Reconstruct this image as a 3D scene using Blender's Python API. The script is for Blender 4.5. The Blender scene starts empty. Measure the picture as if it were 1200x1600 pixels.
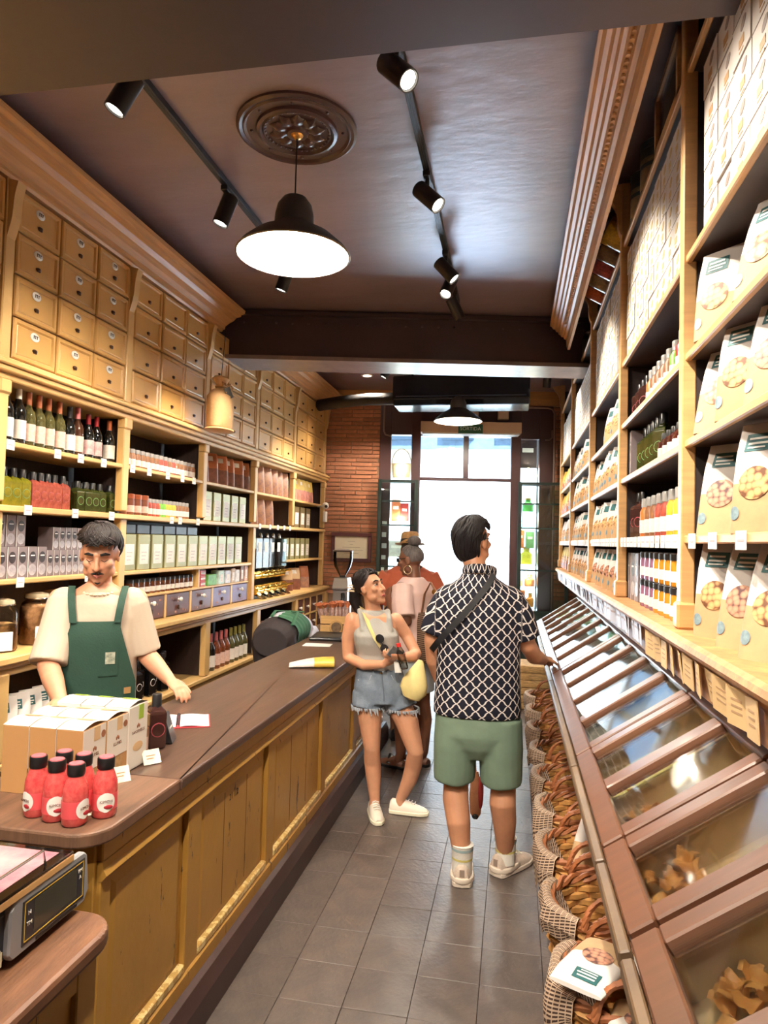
import bpy, bmesh, math, random
from mathutils import Vector, Matrix
R = random.Random(7)
PI = math.pi
SC = bpy.context.scene
COL = SC.collection
# ---------------------------------------------------------------- camera
CAMH = 1.68
FPX = 1070.0
_L = Vector((203, -50, FPX)).normalized()
_u = Vector((.026, 1, 0)); _u.z = -(_u.x*_L.x + _u.y*_L.y)/_L.z; _u.normalize()
_r = _u.cross(_L)
cam = bpy.data.cameras.new('camera'); camo = bpy.data.objects.new('camera', cam); COL.objects.link(camo)
cam.sensor_fit = 'VERTICAL'; cam.sensor_height = 36; cam.lens = 36*FPX/1600; cam.clip_start = .02; cam.clip_end = 200
_right = Vector((_r.x, _L.x, _u.x)); _up = Vector((_r.y, _L.y, _u.y)); _fw = Vector((_r.z, _L.z, _u.z))
camo.matrix_world = Matrix(((_right.x, _up.x, -_fw.x, 0), (_right.y, _up.y, -_fw.y, 0), (_right.z, _up.z, -_fw.z, CAMH), (0, 0, 0, 1)))
SC.camera = camo
# ---------------------------------------------------------------- view, sky, sun
SC.view_settings.view_transform = 'Standard'; SC.view_settings.look = 'None'; SC.view_settings.gamma = 1
SC.view_settings.use_curve_mapping = False; SC.view_settings.exposure = 0.0
W = bpy.data.worlds.new('sky'); SC.world = W; W.use_nodes = True
W.node_tree.nodes['Background'].inputs[0].default_value = (.47, .68, 1, 1)
W.node_tree.nodes['Background'].inputs[1].default_value = 7.0
sl = bpy.data.lights.new('sun', 'SUN'); sl.energy = 150; sl.angle = .01; sl.color = (.60, .77, 1)
so = bpy.data.objects.new('sun', sl); COL.objects.link(so); so.rotation_euler = Vector((-.65, .22, -.72)).to_track_quat('-Z', 'Y').to_euler()

# ---------------------------------------------------------------- materials
def lin(c):
    return tuple(((v/255)/12.92 if v/255 <= .04045 else ((v/255+.055)/1.055)**2.4) for v in c[:3]) + (1,)
MATS = {}
def mat(name, c, rough=.5, metal=0, var=0, vs=6, c2=None, bump=0, bs=60, trans=0, emit=0, coat=0, stretch=None, rand=0, spec=.5, sheen=0, sub=0):
    if name in MATS: return MATS[name]
    m = bpy.data.materials.new(name); m.use_nodes = True; MATS[name] = m
    nt = m.node_tree; N = nt.nodes; L = nt.links; b = N['Principled BSDF']
    b.inputs['Base Color'].default_value = lin(c); b.inputs['Roughness'].default_value = rough
    b.inputs['Metallic'].default_value = metal; b.inputs['Transmission Weight'].default_value = trans
    b.inputs['Specular IOR Level'].default_value = spec; b.inputs['Coat Weight'].default_value = coat
    if sheen: b.inputs['Sheen Weight'].default_value = sheen
    if sub: b.inputs['Subsurface Weight'].default_value = sub; b.inputs['Subsurface Radius'].default_value = (.012, .005, .003); b.inputs['Subsurface Scale'].default_value = 1
    if emit: b.inputs['Emission Color'].default_value = lin(c); b.inputs['Emission Strength'].default_value = emit
    tc = None
    if var or bump:
        tc = N.new('ShaderNodeTexCoord'); mp = N.new('ShaderNodeMapping'); L.new(tc.outputs['Object'], mp.inputs[0])
        if stretch: mp.inputs['Scale'].default_value = stretch
    if var:
        n = N.new('ShaderNodeTexNoise'); n.inputs['Scale'].default_value = vs; n.inputs['Detail'].default_value = 5; n.inputs['Roughness'].default_value = .62
        L.new(mp.outputs[0], n.inputs['Vector'])
        r = N.new('ShaderNodeValToRGB'); r.color_ramp.elements[0].position = .5-.32; r.color_ramp.elements[1].position = .5+.32
        k = c2 or tuple(max(0, v*(1-var)) for v in c)
        r.color_ramp.elements[0].color = lin(k); r.color_ramp.elements[1].color = lin(c if c2 else tuple(min(255, v*(1+var*.5)) for v in c))
        L.new(n.outputs[0], r.inputs[0]); out = r.outputs[0]
    else: out = None
    if rand:
        oi = N.new('ShaderNodeObjectInfo'); h = N.new('ShaderNodeHueSaturation'); mr = N.new('ShaderNodeMapRange')
        L.new(oi.outputs['Random'], mr.inputs[0]); mr.inputs[3].default_value = 1-rand; mr.inputs[4].default_value = 1+rand
        L.new(mr.outputs[0], h.inputs['Value'])
        if out: L.new(out, h.inputs['Color'])
        else: h.inputs['Color'].default_value = lin(c)
        out = h.outputs[0]
    if out: L.new(out, b.inputs['Base Color'])
    if bump:
        n2 = N.new('ShaderNodeTexNoise'); n2.inputs['Scale'].default_value = bs; n2.inputs['Detail'].default_value = 4
        L.new(mp.outputs[0], n2.inputs['Vector']); bp = N.new('ShaderNodeBump'); bp.inputs['Strength'].default_value = min(1, bump); bp.inputs['Distance'].default_value = .01
        L.new(n2.outputs[0], bp.inputs['Height']); L.new(bp.outputs[0], b.inputs['Normal'])
    return m
def glass(name, tint=(255, 255, 255), gloss=.06, refl=1.0):
    # thin window glass: mostly clear, mirror-like at grazing angles
    if name in MATS: return MATS[name]
    m = bpy.data.materials.new(name); m.use_nodes = True; MATS[name] = m
    nt = m.node_tree; N = nt.nodes; L = nt.links; N.remove(N['Principled BSDF'])
    t = N.new('ShaderNodeBsdfTransparent'); t.inputs[0].default_value = lin(tint)
    g = N.new('ShaderNodeBsdfGlossy'); g.inputs['Roughness'].default_value = gloss
    f = N.new('ShaderNodeFresnel'); f.inputs[0].default_value = 1.45
    mu = N.new('ShaderNodeMath'); mu.operation = 'MULTIPLY'; mu.inputs[1].default_value = refl; L.new(f.outputs[0], mu.inputs[0])
    x = N.new('ShaderNodeMixShader'); L.new(mu.outputs[0], x.inputs[0]); L.new(t.outputs[0], x.inputs[1]); L.new(g.outputs[0], x.inputs[2])
    L.new(x.outputs[0], N['Material Output'].inputs[0]); return m
def worn(name, c, chip, rough=.4, amt=.34, stretch=(1, 1, .25), scale=16):
    # old paint: base tone drift plus chipped flecks that show the undercoat
    m = mat(name, c, rough, var=.14, vs=2.2, bump=.12, bs=30)
    N = m.node_tree.nodes; L = m.node_tree.links; b = N['Principled BSDF']
    old = b.inputs['Base Color'].links[0].from_socket
    tc = [n for n in N if n.type == 'TEX_COORD'][0]; mp = N.new('ShaderNodeMapping'); mp.inputs['Scale'].default_value = stretch; L.new(tc.outputs['Object'], mp.inputs[0])
    n = N.new('ShaderNodeTexNoise'); n.inputs['Scale'].default_value = scale; n.inputs['Detail'].default_value = 8; n.inputs['Roughness'].default_value = .7; L.new(mp.outputs[0], n.inputs['Vector'])
    r = N.new('ShaderNodeValToRGB'); r.color_ramp.elements[0].position = amt-.012; r.color_ramp.elements[1].position = amt
    r.color_ramp.elements[0].color = (1, 1, 1, 1); r.color_ramp.elements[1].color = (0, 0, 0, 1); L.new(n.outputs[0], r.inputs[0])
    x = N.new('ShaderNodeMix'); x.data_type = 'RGBA'; L.new(r.outputs[0], x.inputs[0]); L.new(old, x.inputs[6]); x.inputs[7].default_value = lin(chip); L.new(x.outputs[2], b.inputs['Base Color'])
    return m
OAK = mat('painted ochre wood', (216, 174, 110), .42, var=.09, vs=3, stretch=(6, 1, 1), bump=.05, bs=20)
OAKD = mat('ochre drawer front', (205, 158, 92), .34, var=.06, vs=3, rand=.07)
TRIMR = mat('waxed pale wood', (214, 165, 108), .4, var=.12, vs=4, stretch=(1, 1, 12), bump=.04, bs=20)
CORN = mat('cornice wood', (204, 154, 100), .4, var=.16, vs=4, stretch=(10, .6, 10))
DARK = mat('dark stained boards', (48, 33, 30), .55, var=.35, vs=5, stretch=(8, 8, .6))
PLUM = mat('plum gloss paint', (80, 56, 56), .3, var=.12, vs=1.5, bump=.12, bs=7)
CEILM = mat('ceiling plum paint', (134, 112, 116), .37, var=.16, vs=1.2, bump=.35, bs=5, spec=1.0, stretch=(1, 2.2, 1))
BEAMM = mat('beam plum paint', (66, 50, 52), .42, var=.12, vs=2, bump=.1, bs=9)
YEL = worn('worn ochre counter paint', (186, 138, 62), (84, 56, 30), amt=.375)
YELP = worn('chipped ochre edge', (205, 164, 92), (232, 206, 140), amt=.5, stretch=(1, 1, 1), scale=30)
WALN = mat('walnut counter top', (88, 64, 52), .34, var=.3, vs=3, stretch=(8, .8, 1), bump=.08, bs=14)
WALN2 = mat('scuffed walnut slab', (116, 84, 64), .5, var=.35, vs=4, stretch=(10, .8, 1), bump=.12, bs=16)
PLIN = mat('plinth dark brown', (70, 48, 44), .45, var=.25, vs=3, bump=.1, bs=12)
BINW = mat('bin lid hardwood', (104, 66, 45), .36, var=.18, vs=4, stretch=(1, 8, 1), coat=.2)
BLACK = mat('black metal', (24, 24, 26), .42)
BLKS = mat('satin black', (34, 33, 35), .3)
GREEN = mat('dark green iron', (26, 44, 38), .42, var=.2)
WHITE = mat('white paper', (238, 233, 224), .7)
CREAM = mat('cream card', (232, 224, 196), .7)
CHROME = mat('chrome', (205, 205, 205), .15, 1)
BRASS = mat('brass', (214, 164, 92), .28, 1)
GOLD = mat('gold plated', (232, 196, 96), .2, 1)
CLEAR = glass('clear glass')
PANE = glass('window pane', (244, 250, 250), .02)
def cellmat(name, c, edge, scale=60, rough=.5):
    # printed photograph of nuts: rounded cells with dark gaps
    m = mat(name, c, rough); N = m.node_tree.nodes; L = m.node_tree.links
    tc = N.new('ShaderNodeTexCoord'); v = N.new('ShaderNodeTexVoronoi'); v.inputs['Scale'].default_value = scale; L.new(tc.outputs['Object'], v.inputs['Vector'])
    r = N.new('ShaderNodeValToRGB'); e = r.color_ramp.elements; e[0].position = .15; e[0].color = lin(tuple(min(255, k*1.12) for k in c)); e[1].position = .72; e[1].color = lin(edge); q = e.new(.45); q.color = lin(c)
    L.new(v.outputs['Distance'], r.inputs[0]); L.new(r.outputs[0], N['Principled BSDF'].inputs['Base Color']); return m

# ---------------------------------------------------------------- mesh helpers
class G:
    def __init__(s): s.v = []; s.f = []; s.mi = []; s.sm = []; s.m = 0; s.smooth = False
    def add(s, vs, fs, smooth=None):
        o = len(s.v); s.v += [tuple(p) for p in vs]
        for f in fs: s.f.append(tuple(i+o for i in f)); s.mi.append(s.m); s.sm.append(s.smooth if smooth is None else smooth)
        return s
    def box(s, x0, x1, y0, y1, z0, z1):
        return s.add([(x, y, z) for z in (z0, z1) for y in (y0, y1) for x in (x0, x1)], [(0, 2, 3, 1), (4, 5, 7, 6), (0, 1, 5, 4), (2, 6, 7, 3), (0, 4, 6, 2), (1, 3, 7, 5)], False)
    def loft(s, secs, cap=True, close=True, smooth=True):
        n = len(secs[0]); vs = [p for q in secs for p in q]; fs = []
        for i in range(len(secs)-1):
            for j in range(n if close else n-1):
                k = (j+1) % n; fs.append((i*n+j, i*n+k, (i+1)*n+k, (i+1)*n+j))
        if cap: fs.append(tuple(range(n-1, -1, -1))); fs.append(tuple((len(secs)-1)*n+j for j in range(n)))
        return s.add(vs, fs, smooth)
    def lathe(s, prof, n=16, c=(0, 0, 0), smooth=True, sx=1, sy=1, cap=True):
        return s.loft([[(c[0]+r*sx*math.cos(2*PI*j/n), c[1]+r*sy*math.sin(2*PI*j/n), c[2]+z) for j in range(n)] for r, z in prof], cap, True, smooth)
    def tube(s, pts, r, n=8, cap=True, smooth=True, flat=1.0):
        pts = [Vector(p) for p in pts]; m = len(pts); rs = r if isinstance(r, (list, tuple)) else [r]*m
        secs = []; up = None
        for i, p in enumerate(pts):
            t = (pts[min(i+1, m-1)]-pts[max(i-1, 0)]).normalized()
            if up is None: up = Vector((0, 0, 1)) if abs(t.z) < .9 else Vector((0, 1, 0))
            a = t.cross(up)
            if a.length < 1e-5: a = t.cross(Vector((1, 0, 0)))
            a.normalize(); b = a.cross(t).normalized(); up = b
            secs.append([p+(a*math.cos(2*PI*j/n)+b*math.sin(2*PI*j/n)*flat)*rs[i] for j in range(n)])
        return s.loft(secs, cap, True, smooth)
    def ball(s, c, r, n=12, m=8):
        rx, ry, rz = r if isinstance(r, (tuple, list)) else (r, r, r)
        secs = [[(c[0]+rx*math.sin(PI*i/m)*math.cos(2*PI*j/n), c[1]+ry*math.sin(PI*i/m)*math.sin(2*PI*j/n), c[2]-rz*math.cos(PI*i/m)) for j in range(n)] for i in range(1, m)]
        k = len(s.v); s.loft(secs, False)
        b = len(s.v); s.v += [(c[0], c[1], c[2]-rz), (c[0], c[1], c[2]+rz)]
        for j in range(n):
            s.f.append((k+(j+1) % n, k+j, b)); s.f.append((b-n+j, b-n+(j+1) % n, b+1)); s.mi += [s.m, s.m]; s.sm += [True, True]
        return s
    def prism(s, poly, ax, a, b):
        n = len(poly)
        def P(q, t): return {'x': (t, q[0], q[1]), 'y': (q[0], t, q[1]), 'z': (q[0], q[1], t)}[ax]
        return s.loft([[P(q, a) for q in poly], [P(q, b) for q in poly]], True, True, False)
    def grid(s, fn, nu, nv, closeu=False, smooth=True):
        vs = [fn(i/(nu if closeu else nu-1), j/(nv-1)) for j in range(nv) for i in range(nu)]
        fs = [(j*nu+i, j*nu+(i+1) % nu, (j+1)*nu+(i+1) % nu, (j+1)*nu+i) for j in range(nv-1) for i in range(nu if closeu else nu-1)]
        return s.add(vs, fs, smooth)
    def xf(s, M, start=0):
        for i in range(start, len(s.v)): s.v[i] = tuple(M @ Vector(s.v[i]))
        return s
    def mesh(s, name, mats, bevel=0, seg=1, sharp=38, fix=True):
        me = bpy.data.meshes.new(name); me.from_pydata(s.v, [], s.f)
        for q in (mats if isinstance(mats, (list, tuple)) else [mats]): me.materials.append(q)
        me.polygons.foreach_set('material_index', s.mi); me.polygons.foreach_set('use_smooth', s.sm)
        if fix or bevel:
            bm = bmesh.new(); bm.from_mesh(me)
            if fix: bmesh.ops.recalc_face_normals(bm, faces=bm.faces)
            if bevel: bmesh.ops.bevel(bm, geom=list(bm.edges), offset=bevel, segments=seg, affect='EDGES', profile=.5)
            bm.to_mesh(me); bm.free()
        if any(s.sm): me.set_sharp_from_angle(angle=math.radians(sharp))
        return me
    def build(s, name, mats, parent=None, world=False, loc=None, rot=None, **k):
        return link(name, s.mesh(name, mats, **k), parent, world, loc, rot)
def link(name, me, parent=None, world=False, loc=None, rot=None):
    o = bpy.data.objects.new(name, me); COL.objects.link(o)
    if loc: o.location = loc
    if rot: o.rotation_euler = rot
    if parent:
        o.parent = parent
        if world: o.location = Vector(loc or (0, 0, 0))-parent.location
    return o
def tag(o, label, cat, group=None):
    o['label'] = label; o['category'] = cat
    if group: o['group'] = group
    return o
def thing(name, label, cat, loc=(0, 0, 0), rz=0, group=None):
    o = bpy.data.objects.new(name, None); COL.objects.link(o); o.location = loc; o.rotation_euler = (0, 0, rz); o.empty_display_size = .05
    return tag(o, label, cat, group)
def struct(o): o['kind'] = 'structure'; return o
def dup(root, loc=None, rz=None, label=None, group=None, rot=None, scale=None):
    r = root.copy(); COL.objects.link(r)
    if loc is not None: r.location = loc
    if rot is not None: r.rotation_euler = rot
    elif rz is not None: r.rotation_euler = (0, 0, rz)
    if scale is not None: r.scale = (scale,)*3 if not isinstance(scale, tuple) else scale
    if label: r['label'] = label
    if group: r['group'] = group
    for ch in root.children:
        c = ch.copy(); COL.objects.link(c); c.parent = r
        for g in ch.children:
            d = g.copy(); COL.objects.link(d); d.parent = c
    return r
class Row:
    """one prototype, many placed copies: the first call moves the prototype itself"""
    def __init__(s, proto): s.p = proto; s.used = False
    def put(s, loc, rz=0, label=None, group=None, rot=None, scale=None):
        if not s.used:
            s.used = True; o = s.p; o.location = loc; o.rotation_euler = rot or (0, 0, rz)
            if scale is not None: o.scale = (scale,)*3 if not isinstance(scale, tuple) else scale
            if label: o['label'] = label
            if group: o['group'] = group
            return o
        return dup(s.p, loc, rz, label, group, rot, scale)
def textmesh(s, size, ext=.0004, align='CENTER'):
    cu = bpy.data.curves.new('lettering', 'FONT'); cu.body = s; cu.size = size; cu.align_x = align; cu.align_y = 'CENTER'; cu.extrude = ext; cu.resolution_u = 2
    o = bpy.data.objects.new('lettering', cu); COL.objects.link(o)
    me = bpy.data.meshes.new_from_object(o.evaluated_get(bpy.context.evaluated_depsgraph_get()))
    bpy.data.objects.remove(o); return me
def text(name, s, size, m, parent, M, ext=.0004, align='CENTER', world=False):
    me = textmesh(s, size, ext, align); me.materials.clear(); me.materials.append(m); me.transform(M)
    return link(name, me, parent, world)
def FACE(nx, ny, loc):   # text plane: reads upright, faces the horizontal direction (nx, ny)
    n = Vector((nx, ny, 0)).normalized(); x = Vector((0, 0, 1)).cross(n)
    return Matrix(((x.x, 0, n.x, loc[0]), (x.y, 0, n.y, loc[1]), (x.z, 1, n.z, loc[2]), (0, 0, 0, 1)))
# ================================================================ the room
XL, XR, CEIL = -2.55, .55, 3.72
FA = math.atan(.12); FO = (-2.55, 8.98, 0)          # the street wall runs slightly askew
def farlink(o): o.location = FO; o.rotation_euler = (0, 0, FA); return o
floor = struct(G().box(-3.0, 1.1, -3.0, 9.9, -.12, -.012).build('floor', mat('floor mortar', (44, 40, 38), .9)))
TILE = mat('stone floor tile', (106, 91, 82), .42, var=.4, vs=9, c2=(66, 60, 57), bump=.3, bs=45, rand=.10)
tm = G().box(-.1192, .1192, -.1192, .1192, -.012, 0).mesh('tile', TILE, bevel=.0012)
for i in range(-5, 4):
    for j in range(-3, 26):
        x = -.10+.24*i+.12; y = 2.95+.24*j+.12
        if x > .75: continue
        link('tile', tm, floor, loc=(x, y, R.uniform(-.0015, .0005)), rot=(0, 0, R.choice((0, PI/2, PI))))
def wall(name, *b, m=PLUM): return struct(G().box(*b).build(name, m))
wall('wall_left', -3.05, -2.95, -3, 9.4, 0, CEIL, m=DARK)
wall('wall_right', .98, 1.08, -3, 9.6, 0, CEIL, m=DARK)
wall('wall_back', -3.05, 1.08, -3.1, -3.0, 0, CEIL, m=mat('rear plaster', (150, 120, 95), .7))
struct(G().box(-3.05, 1.08, -3.1, 9.6, CEIL, CEIL+.15).build('ceiling', CEILM))
# lintel under which the photographer stands, and the riveted beam further in
g = G().box(-2.95, .98, 1.35, 2.04, 3.2, CEIL); struct(g.build('trim_1', BEAMM, bevel=.006))
BA = math.atan(.19)
def beamobj(o): o.location = (-2.3, 5.72, 0); o.rotation_euler = (0, 0, BA); return o
bm_ = struct(beamobj(G().box(-.68, 3.42, 0, .30, 3.29, CEIL).build('trim_2', BEAMM)))
G().box(-.68, 3.42, -.06, .36, 3.255, 3.29).build('flange', mat('worn flange paint', (126, 108, 104), .35, var=.25), bm_)
G().box(-.68, 3.42, -.05, 0, 3.66, 3.69).build('angle_iron', BEAMM, bm_)
rv = G().lathe([(.011, 0), (.011, .004), (.006, .009), (0.001, .011)], 8).xf(Matrix.Rotation(PI/2, 4, 'X')).mesh('rivet', BEAMM)
for i in range(26): link('rivet', rv, bm_, loc=(-.4+i*.145, 0, 3.60))
# ---- street wall: brick piers, dark door frame, windows
BRK = mat('thin old brick', (188, 124, 90), .8, var=.3, vs=7, bump=.4, bs=30, rand=.22)
fw = struct(farlink(G().box(-.5, .745, .03, .25, 0, 3.53).box(3.06, 3.7, .03, .25, 0, 3.53).build('wall_far', mat('brick mortar', (150, 118, 92), .9, var=.3, vs=9, bump=.3))))
bms = {}
def brick(u0, u1, z):
    w = round(u1-u0, 2)
    if w < .04: return
    if w not in bms: bms[w] = G().box(-w/2, w/2, 0, .05, 0, .043).mesh('brick', BRK, bevel=.003)
    link('brick', bms[w], fw, loc=((u0+u1)/2, .012+R.uniform(0, .012), z))
for row in range(46):
    z = .95+row*.056; off = R.choice((0, .15, .07, .22))
    for (a, b) in ((0.0, .745), (3.07, 3.36)):
        u = a-off
        while u < b:
            x0, x1 = max(a, u), min(b, u+.282); u += .29
            if x1-x0 > .05: brick(x0, x1, z)
# plum timber frame with openings (verticals and rails as parts)
df = struct(farlink(G().box(.745, .90, 0, .12, 0, 3.53).build('door_1', PLUM, bevel=.004)))
for (a, b, c, d) in ((1.175, 1.30, 0, 3.53), (2.51, 2.64, 0, 3.53), (2.888, 3.06, 0, 3.53), (.9, 1.175, 3.12, 3.53), (1.30, 2.51, 3.11, 3.53), (2.64, 2.888, 3.09, 3.53),
                     (.9, 1.175, 2.46, 2.51), (1.30, 2.51, 2.505, 2.55), (2.64, 2.888, 2.46, 2.51), (1.874, 1.946, 2.55, 3.11), (.9, 1.175, 0, .8), (2.64, 2.888, 0, .8)):
    G().box(a, b, .002, .115, c, d).build('frame_rail', PLUM, df, bevel=.004)
for (a, b, c, d) in ((.9, 1.175, 2.51, 3.12), (2.64, 2.888, 2.51, 3.09), (1.30, 1.874, 2.55, 3.11), (1.946, 2.51, 2.55, 3.11), (.9, 1.175, .8, 2.46), (2.64, 2.888, .8, 2.46)):
    G().box(a, b, .055, .061, c, d).build('pane', PANE, df)
struct(farlink(G().box(-.5, 3.75, -.03, .25, 3.53, CEIL).build('trim_3', mat('honey lintel timber', (190, 140, 86), .5, var=.3, vs=3, stretch=(.6, 6, 8)))))
# opened door leaves: green iron with small panes
def leaf(name, w, mirror):
    lo = struct(G().box(0, w, -.02, .02, 0.02, .78).build(name, GREEN, bevel=.003))
    for (a, b) in ((0, .05), (w-.05, w)): G().box(a, b, -.025, .025, .02, 2.5).build('stile', GREEN, lo, bevel=.003)
    zs = (.78, 1.33, 1.88, 2.20, 2.46)
    for i, z in enumerate(zs): G().box(.05, w-.05, -.02, .02, z, z+.035 if i in (0, 4) else z+.02).build('muntin', GREEN, lo)
    for i in range(4): G().box(.05, w-.05, -.004, .002, zs[i]+.02, zs[i+1]).build('pane', PANE, lo)
    G().box(w-.045 if mirror else .012, w-.012 if mirror else .045, -.05, -.025, 1.95, 2.08).build('latch', BLACK, lo)
    return lo
l1 = leaf('door_2', .54, True); l1.location = (FO[0]+.742*math.cos(FA)+.10*math.sin(FA), FO[1]+.742*math.sin(FA)-.10*math.cos(FA), 0); l1.rotation_euler = (0, 0, FA+.02)
l2 = leaf('door_3', .66, False); l2.location = (FO[0]+2.60*math.cos(FA)+.10*math.sin(FA), FO[1]+2.60*math.sin(FA)-.10*math.cos(FA), 0); l2.rotation_euler = (0, 0, FA-.12)
# conduits on the frame
def fpt(u, off, z): return (FO[0]+u*math.cos(FA)+off*-math.sin(FA), FO[1]+u*math.sin(FA)+off*math.cos(FA), z)
tag(G().tube([fpt(.80, -.05, 3.5), fpt(.80, -.05, 3.16), fpt(.82, -.05, 3.11), fpt(.90, -.05, 3.09)], .012).build('conduit', mat('old conduit', (130, 105, 95), .45)), 'thin bent conduit beside the brick pier above the side window', 'pipe')
tag(G().tube([fpt(2.62, -.05, 3.50), fpt(2.98, -.05, 3.50), fpt(3.04, -.05, 3.48), fpt(3.07, -.05, 3.42), fpt(3.07, -.05, .4)], .014).build('conduit', mat('old conduit', (130, 105, 95))), 'long grey conduit running down the frame right of the doorway', 'pipe')
tag(G().tube([fpt(3.04, -.05, 3.2), fpt(3.04, -.05, 3.1), fpt(3.0, -.05, 3.07), fpt(2.95, -.05, 3.07)], .011).build('conduit', mat('old conduit', (130, 105, 95))), 'short hooked conduit stub beside the right side window', 'pipe')
# ---- street outside: pavement and the sunlit building opposite
STN = mat('sunlit pale stone', (236, 226, 208), .9, var=.14, vs=2, bump=.2, bs=5)
struct(G().box(-12, 12, 9.0, 16, -.16, -.03).build('floor_street', mat('street paving', (186, 188, 192), .8, var=.2)))
fac = struct(G().box(-12, 12, 15.2, 15.6, 0, 3.9).build('wall_opposite', STN))
for i in range(9):
    G().box(-6.6+i*1.25, -5.9+i*1.25, 15.06, 15.1, 3.95, 4.3).build('window', mat('facade opening', (36, 44, 52), .3), fac)
G().box(-12, 12, 15.1, 15.6, 3.75, 9).build('upper_storey', mat('facade painted shade', (74, 86, 98), .8, var=.3), fac)  # blue-grey colour stands in for shade on the upper facade
struct(G().box(-12, -3.05, 8.7, 9.3, 0, 4.2).box(1.3, 12, 9.3, 9.9, 0, 4.2).box(-12, 12, 9.5, 9.9, CEIL+.01, 4.2).build('wall_shopfront', STN))
# ---- near side of the right wall below the ledge
# ================================================================ left shelving wall
PL = [2.99, 4.11, 5.29, 6.43, 7.63, 8.98]
LS = thing('shelving_unit', 'tall ochre shelving with banks of small drawers along the left wall', 'shelving', (XL, 5.4, 0))
def lp(g, name, m=OAK, par=None, **k): return g.build(name, m, par or LS, world=par is None, **k)
Y0L = 1.9
lp(G().box(-2.94, -2.92, Y0L, 8.95, .05, 3.66), 'back_board', DARK)
for y in [Y0L+.04]+PL: # uprights with little carved caps
    y2 = min(y, 8.93)
    lp(G().box(-2.9, XL-.02, y2-.012, y2+.012, 1.81, 3.5), 'divider', DARK)
    lp(G().box(XL-.03, XL+.025, y2-.036, y2+.036, 1.83, 2.47), 'upright', bevel=.006)
    lp(G().box(XL-.03, XL+.038, y2-.043, y2+.043, 2.37, 2.445), 'capital', bevel=.010)
    lp(G().box(XL-.03, XL+.02, y2-.036, y2+.036, 2.55, 3.47), 'pilaster', bevel=.006)
    c = [(XL, 3.15)]+[(XL+.02+.055*math.sin(t*PI*.5)**2+.012*math.sin(t*6), 3.16+t*.28) for t in [i/8 for i in range(9)]]+[(XL, 3.46)]
    lp(G().prism(c, 'y', y2-.03, y2+.03), 'corbel')
for y in (PL[0], PL[1], PL[3], PL[5]-.05): lp(G().box(XL-.03, XL+.025, y-.036, y+.036, 1.06, 1.78), 'upright', bevel=.006); lp(G().box(-2.9, XL-.02, y-.012, y+.012, 1.06, 1.79), 'divider', DARK)
for y in (Y0L+.04, PL[0], PL[1], PL[2], PL[3], PL[4], PL[5]-.05): lp(G().box(-2.5, -2.45, y-.045, y+.045, .54, .97), 'upright', bevel=.005); lp(G().box(-2.9, -2.48, y-.012, y+.012, .54, .97), 'divider', DARK)
def shelf(y0, y1, z, x=XL+.02, t=.028, m=OAK): return lp(G().box(-2.9, x, y0, y1, z-t, z), 'shelf', m, bevel=.006)
for i in range(-1, 5):
    a = Y0L if i < 0 else PL[i]; b = PL[i+1] if i < 4 else 8.93
    shelf(a+.02, b-.02, 2.138)
shelf(Y0L, 8.95, 1.81, XL+.045, .035)
shelf(Y0L, PL[1]-.02, 1.432)
shelf(PL[1]+.02, PL[3]-.04, 1.432); shelf(4.3, PL[3]-.04, 1.256, XL, .02); shelf(7.35, 8.9, 1.432)
lp(G().box(-2.9, XL, 5.28, 5.305, 1.255, 1.41), 'divider')
for z0, z1, dx in ((2.44, 2.475, .03), (2.475, 2.505, .065), (2.505, 2.53, .085), (2.53, 2.55, .05)): lp(G().box(-2.9, XL+dx, Y0L, 8.97, z0, z1), 'moulding', bevel=.006)
for x, z0, z1 in ((-2.42, 1.02, 1.06), (-2.445, .995, 1.02), (-2.465, .955, .995)): lp(G().box(-2.9, x, Y0L, 8.93, z0, z1), 'ledge', bevel=.008)
for x, z0, z1 in ((-2.44, .50, .535), (-2.46, .45, .50)): lp(G().box(-2.9, x, Y0L, 8.93, z0, z1), 'ledge', bevel=.006)
lp(G().box(-2.9, -2.5, Y0L, 8.93, 0, .45), 'plinth', DARK)
cp = [(XL-.3, 3.46), (XL+.02, 3.46), (XL+.03, 3.475), (XL+.045, 3.48), (XL+.05, 3.505), (XL+.085, 3.53), (XL+.125, 3.55), (XL+.15, 3.575), (XL+.19, 3.585), (XL+.195, 3.60), (XL+.225, 3.61), (XL+.23, 3.635), (XL-.3, 3.635)]
for a, b in ((Y0L, 5.52), (6.08, 8.96)): lp(G().prism(cp, 'y', a, b), 'cornice', CORN)
# drawers: raised lip, pressed pull, enamel plaques in the first bank
PUL = mat('drawer pull bronze', (70, 44, 26), .35, .7); ENA = mat('white enamel', (225, 222, 214), .2); INK = mat('dark ink', (40, 38, 40), .6)
def drawer_mesh(w, h):
    g = G(); a, b = w/2, h/2; t = .02
    def ring(ins, x): return [(x, -a+ins, -b+ins), (x, a-ins, -b+ins), (x, a-ins, b-ins), (x, -a+ins, b-ins)]
    g.loft([ring(0, -.03), ring(0, .012), ring(.006, .02), ring(.022, .02), ring(.03, .010), ring(.036, .013)], smooth=False)
    return g.mesh('drawer', OAKD)
pullm = G().lathe([(.024, 0), (.022, .010), (.012, .018), (.001, .02)], 10, sy=.62).box(-.016, .016, -.018, -.006, .002, .012).xf(Matrix.Scale(.72, 4)).xf(Matrix.Rotation(PI/2, 4, 'Y') @ Matrix.Rotation(PI/2, 4, 'Z')).mesh('pull', PUL)
plq = G().lathe([(.028, 0), (.028, .003), (.024, .006), (.001, .007)], 14, sx=1.25, sy=.85)
plq.m = 1
for dx in (-.016, -.004, .009): plq.box(dx, dx+.0035, -.009, .009, .005, .0085).box(dx, dx+.009, .005, .008, .005, .0085)
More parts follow.
